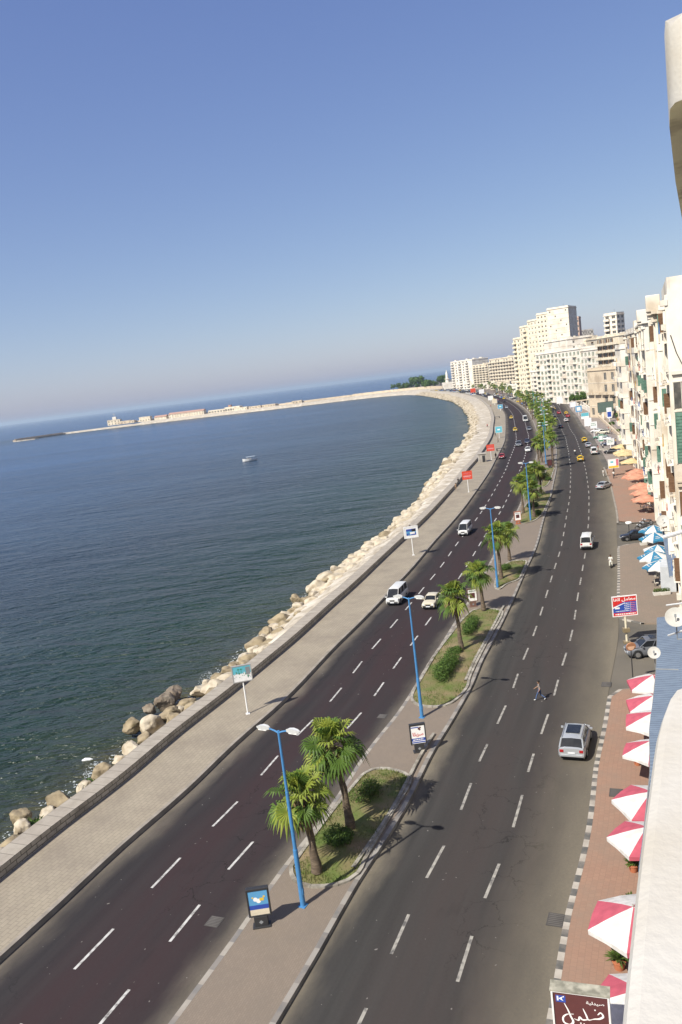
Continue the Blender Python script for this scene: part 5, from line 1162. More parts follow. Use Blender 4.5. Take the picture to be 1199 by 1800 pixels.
vehicle('suv','grey',912,785,'dark grey off roader, nearest of the group of three','car',VG1)
vehicle('sedan','darkblue',927,780,'dark blue saloon beside the grey off roader','car',VG1)
vehicle('sedan','white',928,795,'white saloon behind the dark blue one, inner lane','car',VG1)
vehicle('boxy','yellow',906,759,'yellow taxi in the outer lane at the start of the bend','taxi',VG1,taxi=True)
vehicle('boxy','yellow',899,737,'second yellow taxi of the bend, farther than the other','taxi',VG1,taxi=True)
vehicle('bus','white',924,742,'tall white small bus on the inner lane of the bend','bus',VG1)
vehicle('sedan','grey',931,757,'grey saloon below the small white bus','car',VG1)
vehicle('sedan','silver',891,718,'pale saloon alone farther round the bend','car',VG1)
vehicle('boxy','red',875,705,'red car far round the bend beside white boards','car',VG1)
vehicle('sedan','black',986,753,'black saloon alone in mid inland road','car',VG2,False)
vehicle('wagon','white',996,742,'white estate car with a red car hidden ahead of it','car',VG2,False)
vehicle('sedan','red',999,734,'red car directly ahead of the white estate','car',VG2,False)
vehicle('boxy','yellow',996,729,'orange yellow taxi ahead of the red car','taxi',VG2,False,taxi=True)
vehicle('sedan','red',983,728,'crimson saloon left of the orange yellow taxi','car',VG2,False)
vehicle('sedan','silver',973,733,'silver car beside the distant median palms','car',VG2,False)
vehicle('wagon','beige',973,719,'pale yellow white car ahead of the crimson saloon','car',VG2,False)
vehicle('boxy','yellow',963,721,'yellow taxi close to the distant median palms','taxi',VG2,False,taxi=True)
vehicle('wagon','white',953,708,'white estate far up the inland road','car',VG2,False)
vehicle('wagon','cream',971,705,'long cream car turning near the red banners','car',VG2,False,rz=.4)
PG2='cars parked on the building side'
vehicle('suv','grey',1146,1150,'dark silver car parked with its wheel showing beside the blue awning','car',PG2,rz=head(168)+math.pi/2+.25,shift=False)
vehicle('sedan','black',1118,948,'black saloon parked under the farthest blue parasols','car',PG2,rz=head(214)+math.pi/2+.15,shift=False)
vehicle('sedan','black',1077,797,'black car parked beside the nearest cream parasols','car',PG2,rz=head(300)+1.2,shift=False)
vehicle('sedan','green',1056,771,'green car parked among boards on the square','car',PG2,rz=head(330)+1.3,shift=False)
vehicle('sedan','silver',1063,775,'silver car parked right of the green one','car',PG2,rz=head(330)+1.3,shift=False)
vehicle('suv','beige',1060,763,'pale off roader parked at the upper end of the car park','car',PG2,rz=head(345)+1.3,shift=False)
vehicle('sedan','white',1050,760,'white car parked left of the pale off roader','car',PG2,rz=head(345)+1.3,shift=False)
vehicle('sedan','darkblue',1070,783,'dark car parked behind the green printed board','car',PG2,rz=head(310)+1.3,shift=False)
# traffic and parked cars far round the bend, too small to tell parts
rr=random.Random(21); k=0
cols=['white','silver','grey','red','darkblue','white','beige','black','yellow','blue']
def lowcar():
    mb=MB(); mb.box((0,0,.58),(4.3,1.7,.62),mi=0,taper=.96); mb.box((-.2,0,1.1),(2.4,1.5,.5),mi=1,taper=.8); mb.box((-.25,0,1.37),(1.7,1.15,.05),mi=0)
    for x in (-1.3,1.3):
        for y in (-.8,.8): mb.cyl((x,y,.3),.3,.2,'Y',8,mi=2)
    return mb.build('distant_car',[base_paint,glass,tyre])
lc=lowcar(); first=True
def far_car(p,ang,cn,label,grp):
    global first
    if first: o=lc; first=False
    else: o=lc.copy(); col.objects.link(o)
    o.location=p; o.rotation_euler=(0,0,ang); o.material_slots[0].link='OBJECT'; o.material_slots[0].material=P_[cn]; tag(o,label,'car',grp)
for s in [x*11+rr.uniform(-3,3) for x in range(62,120)]:
    cn=rr.choice(cols); far_car(V(s,PK(s)+rr.choice((2.2,6,9.6)),.03),head(s)+math.pi,cn,'tiny %s car in the far traffic before the hotels, %s'%(cn,'nearer' if s<950 else 'farther'),'far traffic on the seaside road')
for s in [x*7.+rr.uniform(-1,1) for x in range(72,125)]:
    cn=rr.choice(cols); u=rr.choice((0,1)); far_car(V(s,ML(s)+3+u*9,.2),head(s)+1.5,cn,'tiny %s car parked between the far palms, %s'%(cn,'outer row' if u else 'inner row'),'cars parked among the far palms')
for s in [x*8.+rr.uniform(-1,1) for x in range(112,175)]:
    cn=rr.choice(cols); far_car(V(s,PK(s)-2.4+rr.uniform(-.6,.6)+14*rr.choice((0,1)),.38),head(s)+rr.choice((0,1.4)),cn,'tiny %s car parked near the trees at the head of the bay'%cn,'cars parked at the head of the bay')
# ---------------- two-wheelers
def two_wheel(name,label,cat,p,ang,pnt,grp=None,scooter=False,sc_=1):
    r=empty(name,p,ang,label,cat,grp)
    for x in (-.65,.65):
        mb=MB()
        ring=[(x+.3*math.cos(a*math.pi/8),0,.3+.3*math.sin(a*math.pi/8)) for a in range(17)]; mb.tube(ring,[.05]*17,6,cap=False); w=mb.build('wheel',tyre,r); mb=MB(); mb.cyl((x,0,.3),.2,.03,'Y',12); mb.build('rim',chrome,w)
    mb=MB(); mb.tube([(.65,0,.3),(.5,0,.95)],[.035,.035],6); mb.tube([(-.65,0,.32),(-.1,0,.4),(.3,0,.45),(.5,0,.85)],[.04,.09,.09,.04],6); mb.build('frame',blackpl,r)
    mb=MB(); mb.tube([(-.75,0,.72),(-.3,0,.76),(.05,0,.74)],[.09,.13,.08],8); mb.build('seat',blackpl,r,smooth=True)
    mb=MB(); mb.tube([(.02,0,.72),(.2,0,.82),(.42,0,.78)],[.08,.16,.07],8); 
    if scooter: mb.box((.5,0,.6),(.08,.42,.6))
    mb.build('tank',pnt,r,smooth=True); mb=MB(); mb.tube([(.42,-.33,1.05),(.5,0,.97),(.42,.33,1.05)],[.02,.02,.02],6); mb.build('handlebar',chrome,r); mb=MB(); mb.cyl((.6,0,.88),.09,.08,'X',10); mb.build('headlight',lampglass,r); return r
two_wheel('motorcycle','light scooter ridden along the striped kerb of the middle pavement','scooter',G(1077,998,.03)+Vector((0,.6,0)),head(200)+math.pi,paint('scooter_cream',(.6,.58,.5)),scooter=True)
for px,py,lb in ((1128,932,'silver motorcycle parked nearest the dark car'),(1133,927,'silver motorcycle parked in the middle of three beside the chairs'),(1137,922,'silver motorcycle parked farthest, beside the café chairs')):
    two_wheel('motorcycle',lb,'motorcycle',G(px,py,.03),head(220)+1.4,P_['silver'],'motorcycles parked at the café')
two_wheel('motorcycle','motorcycle ridden between the two lane lines of the inland road','motorcycle',G(1011,799,.03),head(290),P_['blue'])
for rt,rc in LATE:
    def rc_(o):
        if o.type=='MESH':
            for sl_ in o.material_slots:
                if sl_.material and sl_.material.name in rc: sl_.link='OBJECT'; sl_.material=rc[sl_.material.name if False else base_paint.name]
    for c in [rt]+[x for x in col.objects if x.parent==rt or (x.parent and x.parent.parent==rt)]: rc_(c)
# ================================================================ PEOPLE
skin=M('skin',(.33,.19,.12),(.29,.165,.10),scale=6,rough=.6); hair_m=M('hair_black',(.015,.012,.01),rough=.6); shoe_w=paint('shoe_white',(.6,.6,.58)); shoe_b=paint('shoe_dark',(.04,.03,.03))
def cloth(name,c): return M('cloth_'+name,c,tuple(v*.8 for v in c),scale=5,rough=.9)
def person(name,loc,rz,label,pose,shirt,pants,shoes=shoe_b,short=True,robe=False,fem=False,grp=None,cast=None):
    """pose: joint positions in metres, facing +x"""
    J=dict(pose); names=list(J); 
    B=[('pelvis','waist'),('waist','chest'),('chest','neck'),('neck','headb'),('headb','head'),('head','crown')]
    for s in 'LR': B+=[('chest','sh'+s),('sh'+s,'el'+s),('el'+s,'wr'+s),('wr'+s,'ha'+s),('pelvis','hip'+s),('hip'+s,'kn'+s),('kn'+s,'an'+s),('an'+s,'to'+s)]
    rad={'pelvis':.15,'waist':.125,'chest':.15,'neck':.055,'headb':.07,'head':.1,'crown':.07,'sh':.07,'el':.045,'wr':.03,'ha':.035,'hip':.105,'kn':.065,'an':.045,'to':.035}
    if robe: rad.update(hip=.15,kn=.15,an=.13,pelvis=.18)
    me=bpy.data.meshes.new('sk'); me.from_pydata([J[n] for n in names],[(names.index(a),names.index(b)) for a,b in B],[])
    o=bpy.data.objects.new('sk',me); col.objects.link(o); md=o.modifiers.new('s','SKIN'); md.use_smooth_shade=True
    for i,n in enumerate(names):
        k=rad.get(n,rad.get(n[:-1],.05)); fl=1.0
        v=me.skin_vertices[0].data[i]; v.radius=(k*(.85 if n in('chest','waist','pelvis') else 1),k*(1.2 if n in('chest','waist','pelvis') else 1)); v.use_root=(n=='pelvis')
    ss=o.modifiers.new('ss','SUBSURF'); ss.levels=1; ss.render_levels=1
    dg=bpy.context.evaluated_depsgraph_get(); m2=bpy.data.meshes.new_from_object(o.evaluated_get(dg)); bpy.data.objects.remove(o); bpy.data.meshes.remove(me)
    mb=MB(); mb.add([v.co for v in m2.vertices],[tuple(p.vertices) for p in m2.polygons]); bpy.data.meshes.remove(m2)
    # five unequal fingers on each hand
    for s in 'LR':
        w=Vector(J['wr'+s]); h=Vector(J['ha'+s]); d=(h-w).normalized(); a=d.cross(Vector((1,0,0))); a=a.normalized() if a.length>.1 else Vector((0,1,0)); b=d.cross(a)
        for f,(off,ln) in enumerate(((-.024,.062),(-.008,.075),(.009,.07),(.025,.055))):
            p=h+a*off; mb.tube([p,p+d*ln*.5+b*.008,p+d*ln*.85+b*.03],[.009,.008,.006],5)
        p=w+d*.03+a*-.03; mb.tube([p,p+d*.03-a*.025,p+d*.055-a*.03+b*.01],[.011,.009,.007],5)
    H=Vector(J['head']); C_=Vector(J['headb'])
    mb.tube([H+Vector((.085,0,.0)),H+Vector((.125,0,-.025)),H+Vector((.095,0,-.045))],[.012,.016,.012],6)   # nose
    for s in (-1,1): mb.box(H+Vector((0,s*.1,-.02)),(.05,.02,.06)); mb.box(H+Vector((.092,s*.035,.012)),(.02,.024,.012),mi=4)
    mb.box(H+Vector((.088,0,-.075)),(.02,.045,.01),mi=4)
    segs=[('top','shL','elL'),('top','shR','elR'),('skin','elL','haL'),('skin','elR','haR'),('bot','hipL','knL'),('bot','hipR','knR'),('bot','knL','anL'),('bot','knR','anR'),('shoe','anL','toL'),('shoe','anR','toR'),('top','waist','chest'),('top','chest','shL'),('top','chest','shR'),('bot','pelvis','hipL'),('bot','pelvis','hipR'),('bot','pelvis','pelvis'),('skin','neck','crown')]
    idx={'skin':0,'top':1,'bot':2 if not robe else 1,'shoe':3}
    def dist(p,a,b):
        ab=b-a; t=0 if ab.length<1e-6 else max(0,min(1,(p-a).dot(ab)/ab.length_squared)); return (p-a-ab*t).length
    for i,f in enumerate(mb.f):
        if mb.m[i]==4: continue
        c=sum((mb.v[k] for k in f),Vector())/len(f); best=min(segs,key=lambda s:dist(c,Vector(J[s[1]]),Vector(J[s[2]]))-(.03 if s[1]=='pelvis' else 0)); k=best[0]
        if not short and k=='skin' and best[1][:2]=='el' and (c-Vector(J['wr'+best[1][-1]])).length>.1: k='top'
        mb.m[i]=idx[k]
    r=mb.build(name,[skin,shirt,pants,shoes,hair_m],None,smooth='all'); r.location=loc; r.rotation_euler=(0,0,rz); tag(r,label,'person',grp)
    hb=MB(); rr=random.Random(3); base=H+Vector((-.02,0,.045))
    vs=[];n=10
    for i in range(5):
        ph=i/4*math.pi*.56
        for k in range(n): a=2*math.pi*k/n; rd=.112*math.sin(ph)+.002; vs.append(base+Vector((math.cos(a)*rd*(1.05 if math.cos(a)<0 else .92),math.sin(a)*rd,.108*math.cos(ph)-(.03 if math.cos(a)<-.3 and i==4 else 0))))
    hb.add(vs,[(i*n+k,(i+1)*n+k,(i+1)*n+(k+1)%n,i*n+(k+1)%n) for i in range(4) for k in range(n)]+[tuple(range(n))]); hb.build('hair' if not fem else 'headscarf',hair_m if not fem else pants,r,smooth='all'); return r
def walk(st=.36,lift=.1,arm=.28,h=1.0):
    P=dict(pelvis=(0,0,.96),waist=(.0,0,1.1),chest=(.03,0,1.33),neck=(.04,0,1.47),headb=(.05,0,1.54),head=(.065,0,1.63),crown=(.06,0,1.70),
     shL=(.03,.19,1.40),elL=(.03-arm*.35,.25,1.13),wrL=(.03-arm*.25+.1,.25,.90),haL=(.03-arm*.2+.13,.25,.82),shR=(.03,-.19,1.40),elR=(.03+arm*.25,-.25,1.14),wrR=(.03+arm*.9,-.23,.96),haR=(.03+arm*1.15,-.23,.90),
     hipL=(0,.1,.90),knL=(st*.55,.1,.52),anL=(st*.85,.1,.09),toL=(st*.85+.17,.11,.045),hipR=(0,-.1,.90),knR=(-st*.1,-.1,.49),anR=(-st*1.05,-.1,.12+lift*.5),toR=(-st*1.05+.15,-.11,.04))
    return {k:(x*h,y*h,z*h) for k,(x,y,z) in P.items()}
stand=walk(.04,0,.05)
sit=dict(stand); sit.update(pelvis=(0,0,.12),waist=(.0,0,.27),chest=(.05,0,.5),neck=(.08,0,.64),headb=(.09,0,.71),head=(.11,0,.8),crown=(.11,0,.87),shL=(.06,.19,.57),elL=(.12,.24,.32),wrL=(.3,.16,.2),haL=(.38,.13,.17),shR=(.06,-.19,.57),elR=(.12,-.24,.32),wrR=(.3,-.16,.2),haR=(.38,-.13,.17),hipL=(.02,.1,.1),knL=(.44,.12,.1),anL=(.46,.12,-.34),toL=(.62,.12,-.4),hipR=(.02,-.1,.1),knR=(.44,-.12,.1),anR=(.46,-.12,-.34),toR=(.62,-.12,-.4))
jean=cloth('jeans',(.07,.11,.22)); dgrey=cloth('dark_grey',(.06,.06,.065)); whitec_=cloth('white',(.65,.64,.6)); tanc=cloth('tan',(.32,.22,.14)); blk_=cloth('black',(.02,.02,.022)); redc=cloth('red',(.4,.05,.05)); bluc=cloth('blue',(.08,.16,.35)); grnc=cloth('green',(.08,.2,.1))
q=G(950,1231,.03)
person('person',q,R(155),'man striding across the inland road in a grey shirt and blue jeans','x' and walk(.42,.12,.42),cloth('grey_shirt',(.22,.19,.18)),jean,shoe_w)
seat=V(ST(G(733,936,.9))[0],WI(ST(G(733,936,.9))[0])-.45,1.12)
person('person',seat,head(230)-1.3,'person in dark clothes sitting on the sea wall behind the second promenade sign',sit,blk_,dgrey,grp=None)
person('person',seat+Vector((.75,1.0,0)),head(230)-1.0,'person in red brown top sitting beside the dark one on the sea wall',sit,cloth('maroon',(.2,.05,.05)),dgrey)
ppl=[(802,862,'man in tan clothes walking beside the wall below the nearer orange sign',tanc,tanc,1.9),(806,852,'person in a black top leaning at the wall near the nearer orange sign',blk_,dgrey,.5),(872,806,'person in black standing between the kiosk and the dark red car',blk_,blk_,4.5),(857,752,'person in a pink top on the promenade before the bend',redc,dgrey,1.2),(871,767,'person in black walking on the promenade past the second orange sign',blk_,blk_,2),(876,778,'person in black by the dark promenade stall',blk_,blk_,3),
 (860,716,'person in white on the far promenade, left of a pair',whitec_,dgrey,1),(863,716,'person in orange on the far promenade, right of a pair',redc,dgrey,1),
 (1061,838,'person in white top and pale trousers standing at the pavement edge beside the white board',whitec_,whitec_,3.2),(1068,837,'person in tan clothes standing between the one in white and the white board',tanc,tanc,3),(1079,841,'person in white standing against the pole of the white board',whitec_,dgrey,3.6),
 (1052,793,'person in orange beside the white minibus at the road edge',redc,tanc,3),(1060,790,'person in white by the concrete barriers of the car park',whitec_,dgrey,2),(1083,781,'person in yellow near the green printed board',cloth('ochre',(.5,.35,.05)),dgrey,3),(1086,795,'person in white near the cream parasols',whitec_,bluc,3),(1070,758,'person in red on the car park steps',redc,dgrey,3),(1076,764,'person in orange on the car park steps',tanc,dgrey,3)]
for px,py,lb,a,b_,rz in ppl: person('person',G(px,py,.36 if px<900 else .16),rz,lb,stand if (px+py)%2 else walk(.25,.05,.2),a,b_)
sc_p=dict(sit); rid=G(1077,998,.03)+Vector((0,.6,.66))
person('person',rid,head(200)+math.pi,'rider in pale clothes sitting on the light scooter',{k:(v[0]*.8-.2,v[1],v[2]) for k,v in sit.items()},whitec_,tanc)
rid=G(1011,799,.03)+Vector((0,0,.66)); person('person',rid,head(290),'rider in a white shirt on the motorcycle in the inland road',{k:(v[0]*.8-.2,v[1],v[2]) for k,v in sit.items()},whitec_,dgrey)
# concrete barriers of the car park
for i,(px,py) in enumerate(((1052,790),(1058,791),(1064,792),(1070,793))):
    mb=MB(); mb.add([(x,y*k,z) for x in (-.7,.7) for y,k,z in ((-.35,1,0),(-.3,.6,.35),(-.12,1,.8),(.12,1,.8),(.3,.6,.35),(.35,1,0))],[(0,1,7,6),(1,2,8,7),(2,3,9,8),(3,4,10,9),(4,5,11,10),(5,4,3,2,1,0),(6,7,8,9,10,11)])
    o=mb.build('concrete_barrier',concrete); o.location=G(px,py,.02); o.rotation_euler=(0,0,.3); tag(o,'%s white concrete barrier from the left at the mouth of the car park'%('first','second','third','fourth')[i],'barrier','concrete barriers at the car park')
# ---------------- boat
q=G(440,810,SEAZ); r=empty('motor_boat',(q.x,q.y,SEAZ),R(200),'small white motor boat with a canopy alone on the bay','boat'); r.scale=(.8,.8,.8)
mb=MB(); st=[(-4.2,1.1,1.0),(-2,1.35,1.0),(1,1.3,1.15),(3.2,.8,1.45),(4.6,.05,1.8)]; vs=[];
for x,w,z in st: vs+=[(x,-w,z),(x,-w*.75,.15),(x,0,-.25),(x,w*.75,.15),(x,w,z),(x,w*.85,z-.05),(x,-w*.85,z-.05)]
mb.add(vs,[(i*7+k,(i+1)*7+k,(i+1)*7+(k+1)%7,i*7+(k+1)%7) for i in range(4) for k in range(7)]+[(6,5,4,3,2,1,0)]); mb.build('hull',white_m,r)
mb=MB(); mb.box((.6,0,1.35),(2.2,1.7,.9)); mb.build('cabin',white_m,r,bevel=.05); mb=MB(); mb.box((.6,0,1.5),(2.24,1.74,.35)); mb.build('windows',glass,r); mb=MB(); mb.box((-.4,0,2.5),(5.2,2.2,.1)); mb.build('canopy',paint('boat_canopy',(.55,.62,.66)),r)
for x in (-2.7,1.9):
    for y in (-1,1): mb=MB(); mb.tube([(x,y,1.0),(x,y,2.5)],[.04,.04],5); mb.build('canopy_post',chrome,r)
# ================================================================ BUILDINGS
def plaster(name,c,stain=None,sc_=.35):
    return M('plaster_'+name,c,tuple(v*.9 for v in c),scale=sc_,rough=.92,bump=.25,bscale=5,coord='World',c3=stain or tuple(v*.66 for v in c),scale3=.22,detail=7,spec=.15)
W_white=plaster('white',(.76,.71,.62),(.57,.50,.41)); W_cream=plaster('cream',(.72,.64,.50),(.52,.43,.32)); W_beige=plaster('beige',(.79,.71,.54),(.64,.55,.42)); W_sand=plaster('sand',(.77,.69,.57),(.6,.52,.42))
W_old=plaster('weathered',(.74,.69,.60),(.46,.39,.30),.5); W_tan=plaster('tan',(.60,.50,.37),(.42,.34,.25)); W_ochre=plaster('ochre',(.74,.67,.53),(.62,.54,.41)); W_pink=plaster('raw_block',(.50,.36,.29),(.38,.28,.23)); W_grey=plaster('grey',(.35,.33,.31),(.22,.2,.19))
win_dark=M('window_glass',(.06,.06,.055),(.13,.12,.105),scale=1.5,rough=.15,spec=.6,coord='World'); shut_g=M('green_shutter',(.07,.15,.11),(.12,.21,.165),scale=3,rough=.7); shut_b=M('brown_shutter',(.12,.065,.035),(.16,.09,.05),scale=3,rough=.8); frame_w=paint('window_frame_cream',(.6,.56,.48),.7); roof_c=M('flat_roof',(.42,.37,.30),(.33,.29,.24),scale=.5,coord='World',rough=.95)
red_roof=M('red_roof',(.40,.24,.18),(.36,.21,.16),scale=2,rough=.9,coord='World')
WCACHE={}
BL={}
def window_proto(w,h,style):
    k=(round(w,2),round(h,2),style)
    if k in WCACHE: return WCACHE[k]
    mb=MB(); t=.08
    # local: x along the wall, -y outward, origin at sill centre, pane 0.16 behind the wall face
    rect(mb,-w/2,0,w/2,h,.16,0)
    for c,d in (((-w/2+t/2,.13,h/2),(t,.08,h)),((w/2-t/2,.13,h/2),(t,.08,h)),((0,.13,t/2),(w-2*t,.08,t)),((0,.13,h-t/2),(w-2*t,.08,t)),((0,.13,h/2),(t*.7,.07,h-2*t))): mb.box(c,d,mi=1)
    mats=[win_dark,frame_w,shut_g if style=='g' else shut_b]
    if style in('g','b'):
        for s_ in (-1,1): mb.box((s_*(w/2+w*.23),-.04,h/2),(w*.44,.05,h),mi=2)
    if style=='r': mb.box((0,.10,h*.78),(w-.04,.06,h*.42),mi=2)
    if style=='G': # closed green shutters filling the opening
        for s_ in (-1,1): mb.box((s_*w*.25,.05,h/2),(w*.48,.05,h-.04),mi=2)
        mats[2]=shut_g
    if style!='p': mb.box((0,-.06,-.05),(w+.25,.16,.09),mi=1)
    o=mb.build('window',mats); me=o.data; bpy.data.objects.remove(o); WCACHE[k]=me; return me
BC={}
def balcony_proto(w,d,ph,m,rail=False):
    k=(round(w,1),round(d,1),round(ph,2),m.name,rail)
    if k in BC: return BC[k]
    mb=MB(); mb.box((0,-d/2+.01,-.08),(w,d,.16)); 
    if not rail:
        mb.box((0,-d+.05,ph/2),(w,.1,ph)); 
        for s_ in (-1,1): mb.box((s_*(w/2-.05),-d/2+.04,ph/2),(.1,d-.12,ph))
    else:
        for z in (ph,.12): mb.box((0,-d+.05,z),(w,.05,.05))
        n=max(4,int(w/.22))
        for i in range(n+1): mb.box((-w/2+.03+(w-.06)*i/n,-d+.05,ph/2+.05),(.035,.035,ph-.1))
        for s_ in (-1,1): mb.box((s_*(w/2-.05),-d/2+.04,ph),(.05,d-.12,.05))
    o=mb.build('balcony',[m]); me=o.data; bpy.data.objects.remove(o); BC[k]=me; return me
def wall_holes(mb,O,ux,n,Wd,Ht,cols_,rows,w,h,depth,skip=None,mi=0):
    "wall plane with real openings; cols_ = opening centres, rows = sill heights"
    xs=[0]; 
    for c in cols_: xs+=[c-w/2,c+w/2]
    xs.append(Wd); zs=[0]
    for r_ in rows: zs+=[r_,r_+h]
    zs.append(Ht); up=Vector((0,0,1)); P=lambda x,z,d=0: O+ux*x+up*z-n*d
    for i in range(len(xs)-1):
        for j in range(len(zs)-1):
            hole=i%2==1 and j%2==1 and not (skip and skip(i//2,j//2))
            a,b,c,d=(xs[i],zs[j]),(xs[i+1],zs[j]),(xs[i+1],zs[j+1]),(xs[i],zs[j+1])
            if not hole: mb.add([P(*a),P(*b),P(*c),P(*d)],[(0,1,2,3)],mi)
            else:
                q=[P(*a),P(*b),P(*c),P(*d)]; r_=[P(*a,depth),P(*b,depth),P(*c,depth),P(*d,depth)]
                mb.add(q+r_,[(0,1,5,4),(1,2,6,5),(2,3,7,6),(3,0,4,7)],mi)
def building(name,label,c0,c1,depth,H,floors,bays,m,style='p',ww=1.3,wh=1.5,side=4,side2=0,balc=None,cornice=.35,base=.0,floorband=True,parapet=.9,group=None,roofstuff=True,seed=1,cat='building',z0=0,skip=None,winmat=None,firstz=1.1,band_m=None,arch=False,plan='front'):
    """front face runs c0->c1 with the interior on its left; local x along the front, +y inward"""
    c0=Vector(c0[:2]);c1=Vector(c1[:2]); L=(c1-c0).length; a=math.atan2((c1-c0).y,(c1-c0).x); rr=random.Random(seed)
    if skip is None and H>20 and L>12: skip=lambda i,j,sd=seed:((i*7+j*13+sd*5+i*j)%9)==0
    root=empty(name,(c0.x,c0.y,z0),a,label,cat,group); fh=(H-.5)/floors
    BL[root]=L
    xs=[L*(i+.5)/bays for i in range(bays)]; zs=[base+fh*j+firstz for j in range(floors)]; wh=min(wh,fh-1.25) if fh<3.2 else wh
    cnt=[0]; mb=MB(); X=Vector((1,0,0)); Y=Vector((0,1,0))
    wall_holes(mb,Vector((0,0,0)),X,-Y,L,H,xs,zs,ww,wh,.2,skip)
    sides=[]
    if side: ys=[depth*(i+.5)/side for i in range(side)]; wall_holes(mb,Vector((L,0,0)),Y,X,depth,H,ys,zs,ww,wh,.2); sides.append((Vector((L,0,0)),math.pi/2,ys))
    else: mb.add([(L,0,0),(L,depth,0),(L,depth,H),(L,0,H)],[(0,1,2,3)])
    if side2: ys=[depth*(i+.5)/side2 for i in range(side2)]; wall_holes(mb,Vector((0,depth,0)),-Y,-X,depth,H,ys,zs,ww,wh,.2); sides.append((Vector((0,depth,0)),-math.pi/2,ys))
    else: mb.add([(0,depth,0),(0,0,0),(0,0,H),(0,depth,H)],[(0,1,2,3)])
    mb.add([(L,depth,0),(0,depth,0),(0,depth,H),(L,depth,H)],[(0,1,2,3)])
    # inner dark core so that openings are not see-through
    wl_=mb.build('wall',m,root)
    if floorband:
        mb=MB()
        for j in range(1,floors): 
            z=fh*j+base; mb.box((L/2,-.05,z),(L+.12,.1,.16)); mb.box((L+.05,depth/2,z),(.1,depth+.0,.16))
        mb.build('floor_bands',band_m or m,wl_)
    mb=MB(); mb.add([(0,0,H-.3),(L,0,H-.3),(L,depth,H-.3),(0,depth,H-.3)],[(0,1,2,3)]); rf=mb.build('roof',roof_c,root)
    if cornice:
        mb=MB(); mb.box((L/2,-cornice/2,H-.12),(L+2*cornice,cornice,.34)); mb.box((L+cornice/2,depth/2,H-.12),(cornice,depth,.34)); mb.box((-cornice/2,depth/2,H-.12),(cornice,depth,.34)); mb.build('cornice',m,root)
    if parapet:
        mb=MB(); t=.2
        for c,d in (((L/2,t/2+.02,H+parapet/2),(L,t,parapet)),((L/2,depth-t/2-.02,H+parapet/2),(L,t,parapet)),((t/2,depth/2,H+parapet/2),(t,depth-2*t-.08,parapet)),((L-t/2,depth/2,H+parapet/2),(t,depth-2*t-.08,parapet))): mb.box(c,d)
        mb.build('parapet',m,root)
    wm=window_proto(ww,wh,style); used=0
    def put(me,nm,loc,rz,par=root):
        o=bpy.data.objects.new(nm,me); col.objects.link(o); o.parent=par; o.location=loc; o.rotation_euler=(0,0,rz); return o
    for i,x in enumerate(xs):
        for j,z in enumerate(zs):
            if skip and skip(i,j): continue
            if used<98: put(wm,'window',(x,0,z),0); used+=1
    for O,ang,ys in sides:
        for y in ys:
            for z in zs:
                p=O+Vector((math.cos(ang)*y,math.sin(ang)*y,z))
                if used<98: put(wm,'window',p,ang); used+=1
    if balc:
        bd,bp,rail,which=balc; bm=balcony_proto(L/bays*.82,bd,bp,m,rail)
        for i,x in enumerate(xs):
            for j in range(1,floors):
                if which(i,j): put(bm,'balcony',(x,-.005,fh*j+base+.15),0)
    if roofstuff:
        for k in range(max(1,int(L/9))):
            x=rr.uniform(2,L-2) if L>5 else L/2; y=rr.uniform(depth*.25,depth*.7)
            if rr.random()<.6: mb=MB(); mb.box((x,y,H+1.2-.3),(rr.uniform(2.5,4.5),rr.uniform(2.5,4),2.6)); mb.build('stair_head',m,rf)
            else: mb=MB(); mb.cyl((x,y,H+.8),.8,1.6,n=12); mb.build('water_tank',frame_w if rr.random()<.6 else W_grey,rf)
            mb=MB(); x+=1.6; mb.tube([(x,y,H),(x,y,H+3.2)],[.04,.03],4); mb.tube([(x-.5,y,H+2.9),(x+.5,y,H+2.9)],[.025,.025],4); mb.tube([(x-.4,y,H+2.5),(x+.4,y,H+2.5)],[.025,.025],4); mb.build('aerial',blackpl,rf)
    return root
def P2(px,py,d): # a point on the sight line of a photograph position at distance d (metres along y)
    v=_f*FPX+_rx*(px-CX)-_ux*(py-CY); t=d/v.y; return Vector((v.x*t,v.y*t)),CAMZ+v.z*t
def hb(pxl,pxr,d0,d1,ytop,label,name='apartment_building',ybase=None,**k):
    "front between two photograph columns at distances d0 (left, far end) and d1 (right, near end)"
    a,_=P2(pxl,680,d0); b,_=P2(pxr,680,d1); _,z=P2((pxl+pxr)/2,ytop,(d0+d1)/2); 
    return building(name,label,a,b,k.pop('depth',18),z-k.get('parapet',.9),m=k.pop('m',W_cream),**k)
AG='apartment blocks along the corniche'
# hotels across the end of the bay
hb(796,834,1080,1040,633,'white stepped hotel block farthest left, ending the row at the sea','hotel',m=W_white,floors=11,bays=6,ww=2.6,wh=1.7,balc=(1.4,1.0,False,lambda i,j:i%2==0),side=0,side2=3,depth=26,group='hotels at the end of the bay',seed=2)
hb(834,861,1035,1000,640,'cream hotel block with projecting balconies, second from the left','hotel',m=W_cream,floors=10,bays=5,ww=2.8,wh=1.8,balc=(1.8,1.1,False,lambda i,j:True),side=2,depth=24,group='hotels at the end of the bay',seed=3)
hb(864,908,965,900,628,'long hotel block with nine rows of balconies beside the tall beige complex','hotel',m=W_cream,floors=9,bays=9,ww=2.8,wh=1.9,balc=(1.6,1.0,False,lambda i,j:True),side=2,side2=2,depth=24,group='hotels at the end of the bay',seed=5)
# low hotel annex and canopy
hb(862,912,890,850,672,'low wide hotel annex with a flat canopy behind the palms','hotel_annex',m=W_cream,floors=2,bays=10,ww=3.2,wh=2.4,depth=14,side=2,roofstuff=False,seed=6)
